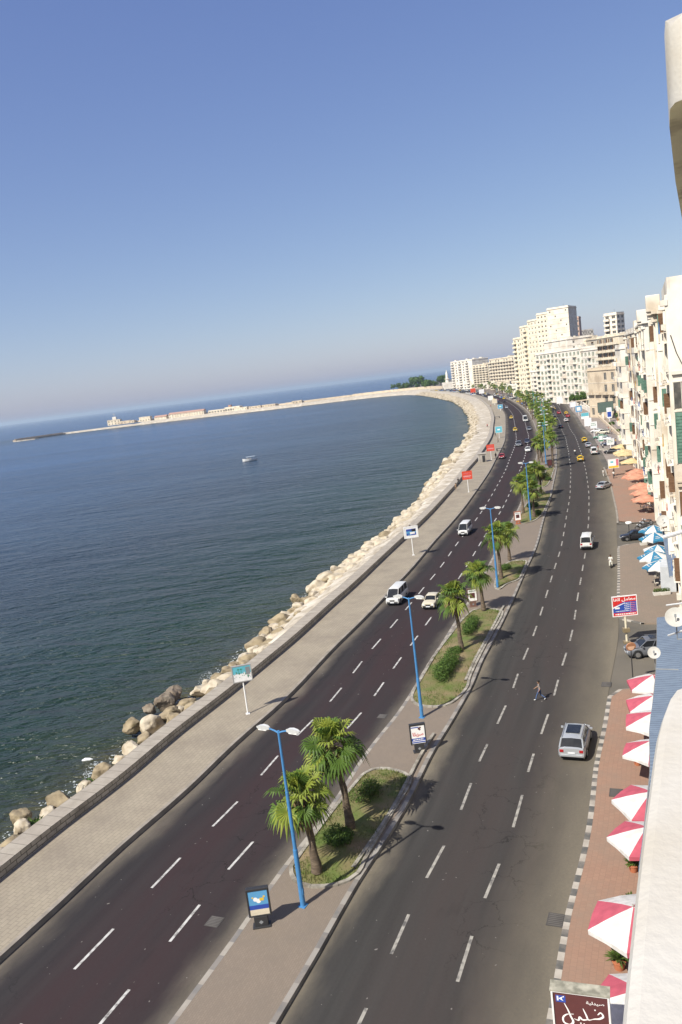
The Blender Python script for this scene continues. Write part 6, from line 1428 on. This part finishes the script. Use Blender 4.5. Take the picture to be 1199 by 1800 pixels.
# stepped beige complex
CG='stepped beige apartment complex'
hb(909,927,600,585,592,'lowest left step of the big beige complex, balconies full height',m=W_beige,floors=14,bays=3,ww=1.9,wh=1.4,balc=(1.3,1.0,False,lambda i,j:i!=1),side=0,side2=0,depth=20,group=CG,seed=7)
hb(922,940,580,565,571,'second step of the beige complex, above the lowest one',m=W_beige,floors=16,bays=3,ww=1.5,wh=1.3,balc=(1.2,1.0,False,lambda i,j:i==1),side=0,depth=20,group=CG,seed=8)
hb(936,958,562,548,560,'third step of the beige complex, ochre wall with small windows',m=W_ochre,floors=17,bays=4,ww=1.2,wh=1.2,side=2,depth=20,group=CG,seed=9)
hb(953,977,546,538,548,'fourth step of the beige complex, ochre tower with a dark side recess',m=W_ochre,floors=18,bays=4,ww=1.2,wh=1.2,side=3,depth=18,group=CG,seed=10)
hb(972,1009,538,531,538,'tallest tower of the beige complex, bare pinkish wall',m=W_sand,floors=19,bays=4,ww=.9,wh=1.1,side=3,depth=22,group=CG,seed=11,skip=lambda i,j:(i+j)%3!=0)
# unfinished blocks and towers behind
hb(1010,1026,612,608,556,'raw brick unfinished tower behind the white stepped blocks',m=W_pink,floors=14,bays=3,ww=1.8,wh=1.6,side=0,depth=5,seed=12,roofstuff=False,group='unfinished towers behind')
hb(1026,1049,655,652,578,'dark concrete skeleton of an unfinished block',m=W_grey,floors=14,bays=5,ww=3.2,wh=2.0,side=0,depth=5,seed=13,roofstuff=False,cornice=0,group='unfinished towers behind')
hb(1070,1092,462,456,549,'tall beige tower with stacked balconies standing alone on the skyline',m=W_sand,floors=17,bays=2,ww=2.2,wh=1.6,balc=(1.3,1.0,False,lambda i,j:i==0),side=2,depth=8,seed=14,parapet=1.2)
# white stepped blocks with green windows
WG='white stepped blocks with green shutters'
hb(934,962,545,520,650,'low curved front block at the left of the white stepped group',m=W_white,floors=7,bays=5,ww=1.3,wh=1.6,style='p',side=0,depth=18,group=WG,seed=15,balc=(1.1,.9,False,lambda i,j:i%2==1))
hb(946,985,520,490,618,'white block with rounded balconies, left of the stepped group',m=W_white,floors=9,bays=6,ww=1.4,wh=1.7,style='g',side=0,depth=20,group=WG,seed=16,balc=(1.2,.9,False,lambda i,j:i in(0,3)))
hb(962,1003,512,478,596,'white blank upper block crowning the stepped group',m=W_white,floors=11,bays=5,ww=1.3,wh=1.5,side=2,depth=16,group=WG,seed=17,skip=lambda i,j:j>8)
hb(985,1024,478,445,612,'white block with green shutters and rows of arches',m=W_white,floors=8,bays=6,ww=1.3,wh=1.8,style='g',side=2,depth=18,group=WG,seed=18,balc=(1.0,.9,True,lambda i,j:i in(1,4)))
hb(1003,1036,500,478,597,'cream roof storey with brown windows above the green shuttered block',m=W_cream,floors=10,bays=5,ww=1.6,wh=1.5,style='r',side=2,depth=16,group=WG,seed=19)
hb(1024,1064,446,410,611,'white block with deep green shuttered windows, right of the stepped group',m=W_white,floors=8,bays=6,ww=1.4,wh=1.8,style='g',side=2,depth=18,group=WG,seed=20,balc=(1.1,.9,False,lambda i,j:i in(2,5)))
hb(1055,1094,400,375,588,'apartment block with dark deep balconies behind the villa',m=W_cream,floors=10,bays=4,ww=2.8,wh=1.9,side=2,depth=18,seed=21,balc=(1.4,1.0,False,lambda i,j:True),style='b',group=WG)
# cream villa on the square
hb(1034,1098,352,322,645,'cream villa with tall dark windows facing the square','villa',m=W_tan,floors=4,bays=5,ww=2.4,wh=3.0,side=0,depth=20,seed=22,balc=(1.2,.8,False,lambda i,j:j==2),skip=lambda i,j:i<2 and j>0,band_m=W_white)
# ---------------- garden walls, ramp and low buildings round the square
for px0,py0,px1,py1,h,t,m_,lb,nm in ((1022,705,1112,790,1.0,.5,W_tan,'low tan garden wall sloping along the square','garden_wall'),(1004,697,1040,728,2.6,.4,W_white,'white boundary wall behind the boards','boundary_wall'),(1012,712,1060,735,1.6,.4,W_white,'lower white wall along the garden ramp','boundary_wall')):
    a=G(px0,py0,0);b=G(px1,py1,0); mb=MB(); d=b-a; mb.box(((a.x+b.x)/2,(a.y+b.y)/2,h/2),(d.length,t,h),rz=math.atan2(d.y,d.x)); tag(mb.build(nm,m_),lb,'wall')
a=G(1064,733,0);b=G(1112,782,0); n_=14
for i in range(n_+1):
    p=a.lerp(b,i/n_); 
mb=MB(); d=(b-a); ang=math.atan2(d.y,d.x); mb.box(((a.x+b.x)/2+1.5,(a.y+b.y)/2+1.5,.14),(d.length,3.4,.28),rz=ang); struct(mb,'garden_path',plaza_m)
fr=empty('picket_fence',(a.x-1.2,a.y-1.2,0),ang,'picket fence of thin posts along the garden path','fence'); 
for i in range(24): mb=MB(); x=d.length*i/23; mb.box((x,0,.6),(.1,.1,1.2)); mb.build('post',W_tan,fr)
mb=MB(); mb.box((d.length/2,0,1.1),(d.length,.06,.08)); mb.build('rail',W_tan,fr)
g0=[G(1058,722,.06),G(1098,712,.06),G(1125,770,.06),G(1112,781,.06)]; mb=MB(); mb.add(g0,[(0,1,2,3)]); struct(mb,'garden_lawn',grass_m)
mb=MB(); q=G(1023,715,0); rt=empty('pergola',q,.3,'flat roofed brown pergola under the trees by the villa','pergola')
for x in (-5,0,5):
    for y in (-2,2): m2_=MB(); m2_.box((x,y,1.6),(.3,.3,3.2)); m2_.build('post',shut_b,rt)
m2_=MB(); m2_.box((0,0,3.3),(12,5,.25)); m2_.build('roof',W_tan,rt)
# ---------------- the near row, at the right edge of the photograph
def row(name,label,s0,s1,t,depth,H,m,floors,bays,cat='building',**k):
    a=XY(s1,t(s1) if callable(t) else t); b=XY(s0,t(s0) if callable(t) else t); return building(name,label,a,b,depth,H,m=m,floors=floors,bays=bays,cat=cat,**k)
RG='old apartment houses in the near row'
D=row('apartment_building','bright white house at the far end of the near row, above the small red sign',303,318,33.2,16,28.0,W_white,7,3,ww=1.2,wh=1.7,balc=(.9,.9,False,lambda i,j:i!=1),side=3,seed=30,group=RG,cornice=.2)
C1=row('apartment_building','cream house beside the peach and cream parasols, far half of its block',256,289,33.4,16,31.0,W_old,8,6,ww=1.3,wh=2.0,style='b',balc=(.8,.9,False,lambda i,j:i in(1,4)),side=0,seed=31,group=RG)
C2=row('apartment_building','weathered house over the outdoor chairs, near half of its block',226,255.9,32.9,16,31.6,W_old,8,6,ww=1.3,wh=2.0,style='G',balc=(.8,.9,True,lambda i,j:i in(1,4)),side=4,seed=32,group=RG,cornice=.5)
B1=row('apartment_building','weathered house with green shutters behind the blue parasols',190,211,33.6,16,31.6,W_old,8,4,ww=1.3,wh=2.1,style='G',balc=(.75,.9,True,lambda i,j:i in(1,)),side=0,seed=33,group=RG,cornice=.6)
B2=row('apartment_building','house with peeling pale side wall and cables at the right edge, beyond the blue awning',171,189.9,34.2,18,32.4,W_old,8,4,ww=1.4,wh=2.2,style='G',balc=(.7,.9,True,lambda i,j:i in(1,2)),side=4,seed=34,group=RG,cornice=.0,parapet=1.3,roofstuff=False,floorband=False)
A2=row('apartment_building','pale house above the blue awning, seen only as a sliver at the right edge',100,160.5,35.3,14,31.0,W_old,8,11,ww=1.4,wh=2.2,style='G',side=0,seed=35,group=RG,roofstuff=False,cornice=0.0)
def pilaster(root,x,H,w=.9,d=.45,m=W_old):
    d=.22; mb=MB(); mb.box((x,-d/2,H/2),(w,d,H)); mb.box((x,-d/2-.2,H-.7),(w+.25,d+.4,.5)); mb.build('pilaster',m,root)
for rt,H,k_ in ((C2,31.4,4),(B1,31.4,3),(B2,32.2,3),(C1,30.8,4)):
    for k in range(k_): pilaster(rt,.5+(BL[rt]-1)*k/(k_-1),H)
# ornate corner bracket blocks on the roofline
for rt,H in ((C2,31.6),(B1,31.6),(C1,31.0)):
    x=BL[rt]-.6; mb=MB(); mb.box((x,-.35,H+.9),(2.2,1.5,1.8)); mb.box((x,-.4,H-.2),(1.8,1.3,.4)); mb.box((x,-.45,H-.6),(1.3,1.0,.4)); mb.build('corner_pier',W_old,rt,bevel=.06)
# shutters standing open across the wall, laundry and awning blinds: what one sees of a front seen edge on
def leaf_proto(w,h,m):
    mb=MB(); mb.box((0,-w/2,h/2),(.05,w,h)); 
    for k in range(int(h/.16)): mb.box((.035,-w/2,.12+k*.16),(.03,w*.8,.05),mi=1)
    o=mb.build('open_shutter',[m,m]); me=o.data; bpy.data.objects.remove(o); return me
LV=[leaf_proto(.62,2.0,shut_g),leaf_proto(.62,2.0,shut_b),leaf_proto(.5,2.0,frame_w)]
linen=[cloth('sheet_white',(.7,.69,.66)),cloth('sheet_blue',(.12,.2,.4)),cloth('sheet_red',(.45,.1,.08)),cloth('sheet_green',(.15,.4,.12)),cloth('sheet_ochre',(.55,.35,.1))]
def dress(root,L,floors,fh,bays,seed):
    rr=random.Random(seed)
    for j in range(floors):
        for i in range(bays):
            x=L*(i+.5)/bays; z=fh*j+1.1; q=rr.random()
            if q<.24:
                me=LV[rr.choice((0,0,1,1,2))]
                for s_ in ((-1,1) if rr.random()<.6 else (1,)):
                    o=bpy.data.objects.new('open_shutter',me); col.objects.link(o); o.parent=root; o.location=(x+s_*.7,-.02,z); o.rotation_euler=(0,0,rr.uniform(-.35,.35))
            elif q<.38 and j>0:
                mb=MB(); y=-.75; n_=6; m_=rr.choice(linen); h_=rr.uniform(.7,1.5); vs=[]
                for k in range(n_+1): vs+=[(x-.6+1.2*k/n_,y+.05*math.sin(k*2),z+.9),(x-.6+1.2*k/n_,y+.09*math.sin(k*2+1),z+.9-h_)]
                mb.add(vs,[(2*k,2*k+1,2*k+3,2*k+2) for k in range(n_)]); mb.tube([(x-.7,-.75,z+.92),(x+.7,-.75,z+.92)],[.02,.02],4); mb.build('laundry',m_,root)
            elif q<.58:
                mb=MB(); mb.box((x-1.05,-.24,z+.5),(.85,.48,.55)); mb.build('air_conditioner',frame_w,root)
for rt,H_,b_ in ((B2,32.4,4),(B1,31.6,4),(C2,31.6,6),(C1,31,6),(D,28,3)): L_=BL[rt]; dress(rt,L_,8 if rt is not D else 7,(H_-.5)/(8 if rt is not D else 7),b_,int(L_))
# tall green blinds and dark slots on the side wall that faces the camera
E_=BL[B2]
for z0_,z1_,m_,nm in ((16.9,21.6,shut_g,'green_blind'),(22.0,24.3,win_dark,'narrow_window'),(5.7,11.0,shut_g,'green_blind'),(12.0,14.2,shut_b,'narrow_window')):
    mb=MB(); mb.box((E_+.04,.42,(z0_+z1_)/2),(.06,.62,z1_-z0_)); 
    for y in (.08,.76): mb.box((E_+.05,y,(z0_+z1_)/2),(.1,.06,z1_-z0_+.1),mi=1)
    mb.box((E_+.05,.42,z1_+.08),(.12,.8,.08),mi=1)
    if nm=='green_blind':
        for k in range(int((z1_-z0_)/.3)): mb.box((E_+.09,.42,z0_+.15+k*.3),(.03,.58,.05),mi=0)
    mb.build(nm,[m_,frame_w],B2)
mb=MB(); mb.box((E_+.15,1.6,14.9),(.3,3.2,.35)); mb.box((E_+.2,1.6,15.2),(.4,3.3,.15)); mb.box((E_+.13,.6,25.2),(.26,1.2,.3)); mb.build('side_cornice',W_old,B2)
# cables and drain pipes down the old fronts
pipe_m=paint('rusty_pipe',(.30,.16,.08),.8); cab=paint('black_cable',(.03,.03,.03),.7)
for rt in (B2,B1,C2):
    L_=BL[rt]
    for x in (L_*.2,L_-1.2): mb=MB(); mb.tube([(x,-.1,1),(x,-.1,12),(x+.1,-.1,24),(x,-.1,30)],[.06]*4,6); mb.build('drain_pipe',pipe_m if x>L_*.5 and rt is B2 else W_old,rt)
mb=MB(); mb.tube([(E_+.05,.1,28.6),(E_+.06,.5,27.0),(E_+.06,.9,26),(E_+.06,2,24.2),(E_+.06,5,22.6)],[.045]*5,5); mb.tube([(E_+.06,.86,12),(E_+.06,.84,18),(E_+.06,.8,21.5),(E_+.06,1.2,22.4),(E_+.06,3,23)],[.05]*5,5); mb.build('loose_cable',cab,B2)
# satellite dishes
def dish(px,py,d,rad,label,rz=2.4):
    p,z=P2(px,py,d); r=empty('satellite_dish',(p.x,p.y,z),rz,label,'satellite dish','satellite dishes on the near row'); mb=MB(); vs=[(0,0,0)];
    for i in range(1,5):
        q=i/4*rad
        for k in range(20): a=2*math.pi*k/20; vs.append((-.28*(q/rad)**2*rad*1.0,q*math.cos(a),q*math.sin(a)))
    fs=[(0,1+k,1+(k+1)%20) for k in range(20)]+[(1+(i-1)*20+k,1+i*20+k,1+i*20+(k+1)%20,1+(i-1)*20+(k+1)%20) for i in range(1,4) for k in range(20)]
    dm=MB(); dish_m=paint('dish_grey',(.42,.41,.38),.6); dm.X=Matrix.Rotation(R(-35),4,'Y')@Matrix.Rotation(math.pi,4,'Z'); dm.add(vs,fs); dm.build('dish',dish_m,r,smooth='all')
    mb=MB(); mb.tube([(0,0,-rad*.9),(rad*.75*math.cos(.6),0,rad*.75*math.sin(.6))],[.02,.015],5); mb.box((rad*.75*math.cos(.6),0,rad*.75*math.sin(.6)),(.1,.1,.14)); mb.build('feed_arm',gry,r)
    mb=MB(); mb.tube([(0,0,-.05),(-.25,0,-.2),(-.3,.0,-1.2),(-.3,1.4,-1.2)],[.04]*4,6); mb.build('bracket',gry,r); return r
dish(1188,1086,38,.5,'large white satellite dish over the blue awning at the right edge',-2.0)
dish(1150,1148,50,.40,'small white satellite dish hanging over the parked dark car',-2.0)
dish(1166,917,88,.72,'white satellite dish above the blue strip awning by the blue parasols',-2.0)
dish(1148,781,150,.75,'white satellite dish high on the far part of the row',-2.0)
dish(1159,820,120,.7,'white satellite dish between two dark balconies',-2.0)
dish(1130,760,190,.8,'pale satellite dish on the farthest house but one',-2.0)
# horizontal white poles with hanging lines at the right edge
for px0,px1,py0,py1,d,lb in ((1168,1215,944,930,55,'white flag pole slanting out of the green shuttered front'),(1172,1210,1064,1059,45,'thin white rod over the blue awning'),(1175,1205,1117,1107,40,'thin white rod below the large dish')):
    a,za=P2(px0,py0,d); b,zb=P2(px1,py1,d-3); mb=MB(); r_=.14 if 'flag' in lb else .05; mb.tube([(a.x,a.y,za),(b.x,b.y,zb)],[r_,r_],8); tag(mb.build('projecting_pole',white_m),lb,'pole')
# blue corrugated awnings
blue_sheet=M('blue_sheet',(.20,.255,.33),(.17,.22,.29),scale=.8,rough=.55,coord='World')
def awning(s0,s1,t0,t1,z,label,dz=.35):
    r=empty('awning',V(s0,t0,0),0,label,'awning'); r.location=(0,0,0); mb=MB(); n=int((s1-s0)/.19); vs=[]
    for i in range(n+1):
        s=s0+(s1-s0)*i/n; w=.022*(1 if i%2 else -1); vs+=[V(s,t0,z+w),V(s,t1,z+dz+w)]
    mb.add(vs,[(2*i,2*i+1,2*i+3,2*i+2) for i in range(n)])
    for i in range(0,n,2): mb.m[i]=1  # corrugation shade and valley dirt painted as a darker colour on alternate strips
    mb.build('sheet',[blue_sheet,M('blue_sheet_valley',(.12,.155,.21),(.10,.13,.18),scale=1.2,rough=.7,coord='World')],r)
    mb=MB()
    for s in [s0+(s1-s0)*k/12 for k in range(13)]: mb.tube([V(s,t1,z+dz-.1),V(s,t0,z-.1)],[.04,.04],5)
    mb.tube([V(s0+(s1-s0)*k/12,t0,z-.1) for k in range(13)],[.04]*13,5); mb.build('brackets',gry,r)
    if s0<150:
        mb=MB(); mb.tube([V(s0+(s1-s0)*k/12,(t0+t1)/2+.5,z+dz*.6+.12) for k in range(13)],[.04]*13,5); mb.build('cable',cab,r)
    return r
awning(98,166.5,31.75,35.0,3.55,'long blue corrugated awning above the pink and white parasols')
awning(181,216,33.1,34.6,3.3,'narrow blue awning strip behind the blue and white parasols')
# cabinet beside the planters, and shop row details
p=G(1181,1040,.16); mb=MB(); mb.box((0,0,1.5),(1.6,3.6,3.0)); o=mb.build('metal_kiosk',M('kiosk_grey',(.50,.52,.54),(.42,.44,.46),scale=1,rough=.6,coord='World'),bevel=.04); o.location=p+Vector((.3,1.6,0)); o.rotation_euler=(0,0,head(185)-math.pi/2); tag(o,'pale grey metal kiosk with flat roof beside the planter boxes','kiosk')
# ---------------- the camera's own house: bow balcony below and the one above
cream_w=M('sunlit_render',(.50,.48,.435),(.475,.45,.40),scale=1.6,rough=.9,bump=.12,bscale=22,coord='World',c3=(.44,.405,.34),scale3=1.1,detail=8)  # cream plaster, the same base colour on both balconies
own=empty('house_front',(0,0,0),0,'cream bow balcony of the near house filling the lower right corner','building')
Z=26.1; edge=[(1088,1830),(1092,1780),(1100,1700),(1109,1620),(1118,1540),(1127,1470),(1134,1420),(1141,1370),(1147,1325),(1153,1288),(1162,1255),(1174,1224),(1186,1208),(1205,1201)]
pl=[G(x,y,Z) for x,y in edge]+[G(1500,1190,Z),G(1500,1830,Z)]
pl=[Vector((p.x,p.y)) for p in pl]; mb=MB(); mb.prism(pl,Z-1.2,Z,bottom=True); mb.build('balcony_parapet',cream_w,own,bevel=.05)
own2=empty('overhanging_balcony',(0,0,0),0,'rounded cream balcony edge overhead with an olive brown underside, top right corner','balcony')
# slab overhead: front edge bulges out; underside seen from below
zb=30.6
e2=[(1199,366),(1192,312),(1186,262),(1181,222),(1176,178)]
under=[G(x,y,zb) for x,y in e2]+[G(1260,190,zb),G(1420,300,zb),G(1330,400,zb)]
ud=M('soffit_olive',(.85,.79,.52),(.75,.69,.46),scale=.8,rough=.95,coord='World',bump=.4,bscale=6,c3=(.42,.36,.24),scale3=1.2)
nl=G(1176,178,zb); fl=G(1199,366,zb); dr=Vector((fl.x-nl.x,fl.y-nl.y)).normalized(); nr=Vector((dr.y,-dr.x)); _,ztop=P2(1165,52,nl.y)
A_=Vector((nl.x,nl.y))
pl=[A_+dr*11-nr*.02,A_+dr*5-nr*.05,A_+dr*1.2-nr*.03,A_+dr*.35+nr*.0,A_+dr*.12+nr*.06,A_+nr*.22,A_-dr*.02+nr*.6,A_+nr*2.6,A_+dr*11+nr*2.6]
mb=MB(); n=len(pl); ar=sum(pl[i-1].x*pl[i].y-pl[i].x*pl[i-1].y for i in range(n)); 
if ar<0: pl=pl[::-1]
c=sum(pl,Vector((0,0)))/n
hh_=ztop-zb; lay=[(zb,1.0),(zb+.02,1.0015),(zb+hh_*.5,1.003),(ztop-.04,1.003),(ztop,.999)]
vs=[(c.x+(p.x-c.x)*k,c.y+(p.y-c.y)*k,z+(.34*min(1,(p-A_).length/.6) if z>zb+hh_*.6 else 0)) for z,k in lay for p in pl]
# keep the long front edge straight while the near end swells slightly
mb.add(vs,[(i*n+k,i*n+(k+1)%n,(i+1)*n+(k+1)%n,(i+1)*n+k) for i in range(len(lay)-1) for k in range(n)]+[tuple(range((len(lay)-1)*n,len(lay)*n))],0)
mb.build('parapet',cream_w,own2,smooth=True)
mb=MB(); mb.add([(p.x,p.y,zb) for p in pl],[tuple(range(n-1,-1,-1))]); mb.build('underside',ud,own2)
mb=MB(); q=A_-dr*.35+nr*.1; pts=[]
for k in range(9): u=k/8; pts.append(Vector((A_.x+nr.x*(.24+u*.36)-dr.x*(.035+.02*u),A_.y+nr.y*(.24+u*.36)-dr.y*(.035+.02*u),zb+(ztop-zb)*(.66+.1*u+.02*math.sin(u*17)))))
mb.tube(pts,[.008]*9,4); mb.build('crack',blackpl,own2)
# ================================================================ BREAKWATER
bwm=rub; pts=[Vector(p) for p in BW]; sm=[Vector(p) for p in catmull(BW,14)]
nrm=[]
for i in range(len(sm)):
    t=(sm[min(i+1,len(sm)-1)]-sm[max(i-1,0)]).normalized(); nrm.append(Vector((t.y,-t.x)))
wid=[min(46,46) if i<len(sm)*.82 else 46-34*min(1,(i-len(sm)*.82)/(len(sm)*.1)) for i in range(len(sm))]
prof=[(-.0,SEAZ-1),(.05,-2.0),(.16,-.2),(.3,1.2),(.42,2.0),(.8,2.2),(1.0,SEAZ-1)]
vs=[];
for i,(p,nn) in enumerate(zip(sm,nrm)):
    hh=1 if i<len(sm)*.8 else .55
    for k,(u,z) in enumerate(prof):
        j=noise.noise(Vector((i*.9,k*2,0)))*1.2 if 0<k<5 else 0
        q=p+nn*(wid[i]*u+j*1.5); vs.append((q.x,q.y,(z-SEAZ)*hh+SEAZ+(j if z>SEAZ else 0)))
K=len(prof); mb=MB(); mb.add(vs,[(i*K+k,i*K+k+1,(i+1)*K+k+1,(i+1)*K+k) for i in range(len(sm)-1) for k in range(K-1)]+[tuple(range(K))])
tag(mb.build('breakwater',rub),'long low stone breakwater curving out across the bay','breakwater')
# sea-side wall of the breakwater
mb=MB()
for i in range(len(sm)-1):
    if i>len(sm)*.84: break
    a,b=sm[i]+nrm[i]*38,sm[i+1]+nrm[i+1]*38; d=b-a; mb.box(((a.x+b.x)/2,(a.y+b.y)/2,3.6 if i<len(sm)*.45 else 3.1),(d.length+.3,1.4,4.6 if i<len(sm)*.3 else 3),rz=math.atan2(d.y,d.x))
tag(mb.build('breakwater_wall',W_tan),'tan wall running along the outer edge of the breakwater','wall')
def bwat(px): # point of the breakwater's crest under a photograph column
    best=min(range(len(sm)),key=lambda i:abs(_px(sm[i]+nrm[i]*24,2)-px)); return sm[best]+nrm[best]*24,math.atan2(nrm[best].x*-1,nrm[best].y) if False else math.atan2((sm[min(best+1,len(sm)-1)]-sm[max(best-1,0)]).y,(sm[min(best+1,len(sm)-1)]-sm[max(best-1,0)]).x)
def _px(p,z):
    d=Vector((p.x,p.y,z-CAMZ)); w=d.dot(_f); return CX+FPX*d.dot(_rx)/w
for px,w,h,kind,lb in ((196,22,13,'w','white harbour house with an aerial, tallest at the outer end of the breakwater'),(214,28,7,'f','long flat cream shed just right of the white harbour house'),(232,16,6,'f','small flat shed between the long one and the two storey house'),(257,20,11,'w','two storey pale house beside the slipway on the breakwater'),(280,22,6,'r','low red roofed store right of the two storey house'),(304,30,9,'r','pale barrack with a red roof, left of the longest one'),(338,40,9,'r','longest pale barrack with a red roof on the breakwater'),
    (377,34,7,'a','white arcade with dark openings, outer of two'),(404,30,10,'a','taller arcade beside the white one, red stair house on top'),(428,26,6,'w','low pale house right of the arcades'),(448,24,5,'f','low white shed in the middle of the breakwater'),(474,26,5,'f','low pale shed, last one before the bare stretch'),(522,18,6,'f','small tan hut on the bare stretch of the breakwater')):
    p,a=bwat(px); d=Vector((math.cos(a),math.sin(a))); hw=w*p.length/1480/2*1.02; h*=.72
    if d.x<0: d=-d
    A=p-d*hw; B=p+d*hw; st={'w':('p',2.0,2.2,2),'f':('p',2.2,1.8,1),'r':('p',1.8,2.0,2),'a':('p',3.6,3.6,1)}[kind]
    # the front faces the bay: interior on the left when walking from B... keep the bay side in front
    rt=building('harbour_building',lb,A,B,12,h,m=W_cream if kind!='f' else W_tan,floors=st[3] if h>8 or kind=='r' else 1,bays=max(3,int(w/5)),style='p',ww=st[1],wh=min(st[2],h/(st[3])*.55),side=1,roofstuff=False,floorband=False,cornice=0 if kind!='w' else .3,parapet=.4,z0=2.0,group='harbour buildings on the breakwater',firstz=.9)
    if kind=='r': mb=MB(); mb.add([(-.5,-.6,h+.3),(2*hw+.5,-.6,h+.3),(2*hw+.5,12.5,h+.3),(-.5,12.5,h+.3),(-.5,6,h+3.2),(2*hw+.5,6,h+3.2)],[(0,1,5,4),(2,3,4,5),(0,4,3),(1,2,5)]); mb.build('pitched_roof',red_roof,rt)
    if px==196: mb=MB(); mb.box((hw*1.1,5,h+3),(7,6,5)); mb.build('upper_room',W_white,rt); mb=MB(); mb.tube([(hw*1.1,5,h+5),(hw*1.1,5,h+13)],[.3,.2],4); mb.tube([(hw*1.1-3,5,h+10),(hw*1.1+3,5,h+10)],[.2,.2],4); mb.build('aerial',frame_w,rt)
    if px==404: mb=MB(); mb.box((hw*.6,5,h+2),(5,5,4)); mb.build('stair_head',red_roof,rt)
mb=MB(); a,_=P2(25,774,1400); b,_=P2(112,757,1480); d=b-a; ang=math.atan2(d.y,d.x)
mb.box(((a.x+b.x)/2,(a.y+b.y)/2,-1.9),(d.length,9,2.6),rz=ang); mb.box(((a.x+b.x)/2-2,(a.y+b.y)/2+4,0.2),(d.length*.96,1.6,1.6),rz=ang); tag(mb.build('pier',M('pier_brown',(.36,.29,.22),(.28,.22,.17),scale=.2,coord='World',rough=.95)),'low dark brown pier running on from the breakwater tip','pier')
p,_=P2(45,772,1370); mb=MB(); mb.prism([(p.x+math.cos(k)*26*rr.uniform(.7,1),p.y+math.sin(k)*9*rr.uniform(.7,1)) for k in [i*.63 for i in range(10)]],SEAZ-1,SEAZ+1.6); tag(mb.build('rock_shelf',rub),'pale flat rock shelf beside the pier head','rock')
# minaret beyond the trees
p,z=P2(787,676,1190); r=empty('minaret',(p.x,p.y,0),0,'slender white minaret between the trees and the white hotel','minaret'); _,zt=P2(787,650,1190); mb=MB(); mb.tube([(0,0,0),(0,0,zt*.5),(0,0,zt*.52),(0,0,zt*.55),(0,0,zt*.56),(0,0,zt*.82),(0,0,zt)],[3.2,2.6,3.6,3.6,2.0,1.6,.15],10); mb.build('shaft',W_white,r,smooth=True); mb=MB(); mb.box((0,0,5),(14,12,10)); mb.build('base_hall',W_white,r)
# scattered low houses and kiosks behind the far palms
for i,(px,py,w,h,mm) in enumerate(((858,684,16,7,W_white),(884,686,14,8,W_cream),(898,690,12,7,W_white),(918,696,14,9,W_white),(833,681,14,6,W_cream))):
    q=G(px,py,0); q=Vector((q.x,q.y))*1.0; building('corner_shop','low %s shop house behind the far palms, %s from the left'%('white' if mm is W_white else 'cream',('second','third','fourth','last','first')[i]),q-Vector((w/2,-3)),q+Vector((w/2,-3)),9,h,m=mm,floors=2,bays=4,ww=1.8,wh=1.6,side=1,roofstuff=False,group='low shop houses behind the far palms',parapet=.5,firstz=.8)
# ================================================================ HAZE over the sea and the town
hz=bpy.data.materials.new('sea_haze'); hz.use_nodes=True; n=hz.node_tree; n.nodes.remove(n.nodes['Principled BSDF']); pv=n.nodes.new('ShaderNodeVolumePrincipled'); pv.inputs['Color'].default_value=(.70,.86,1,1); pv.inputs['Density'].default_value=.00008; pv.inputs['Anisotropy'].default_value=.2
n.links.new(pv.outputs[0],n.nodes['Material Output'].inputs['Volume'])
if HAZE:
    mb=MB(); mb.box((0,14000,37),(44000,44000,88)); o=mb.build('haze',hz); tag(o,kind='stuff')
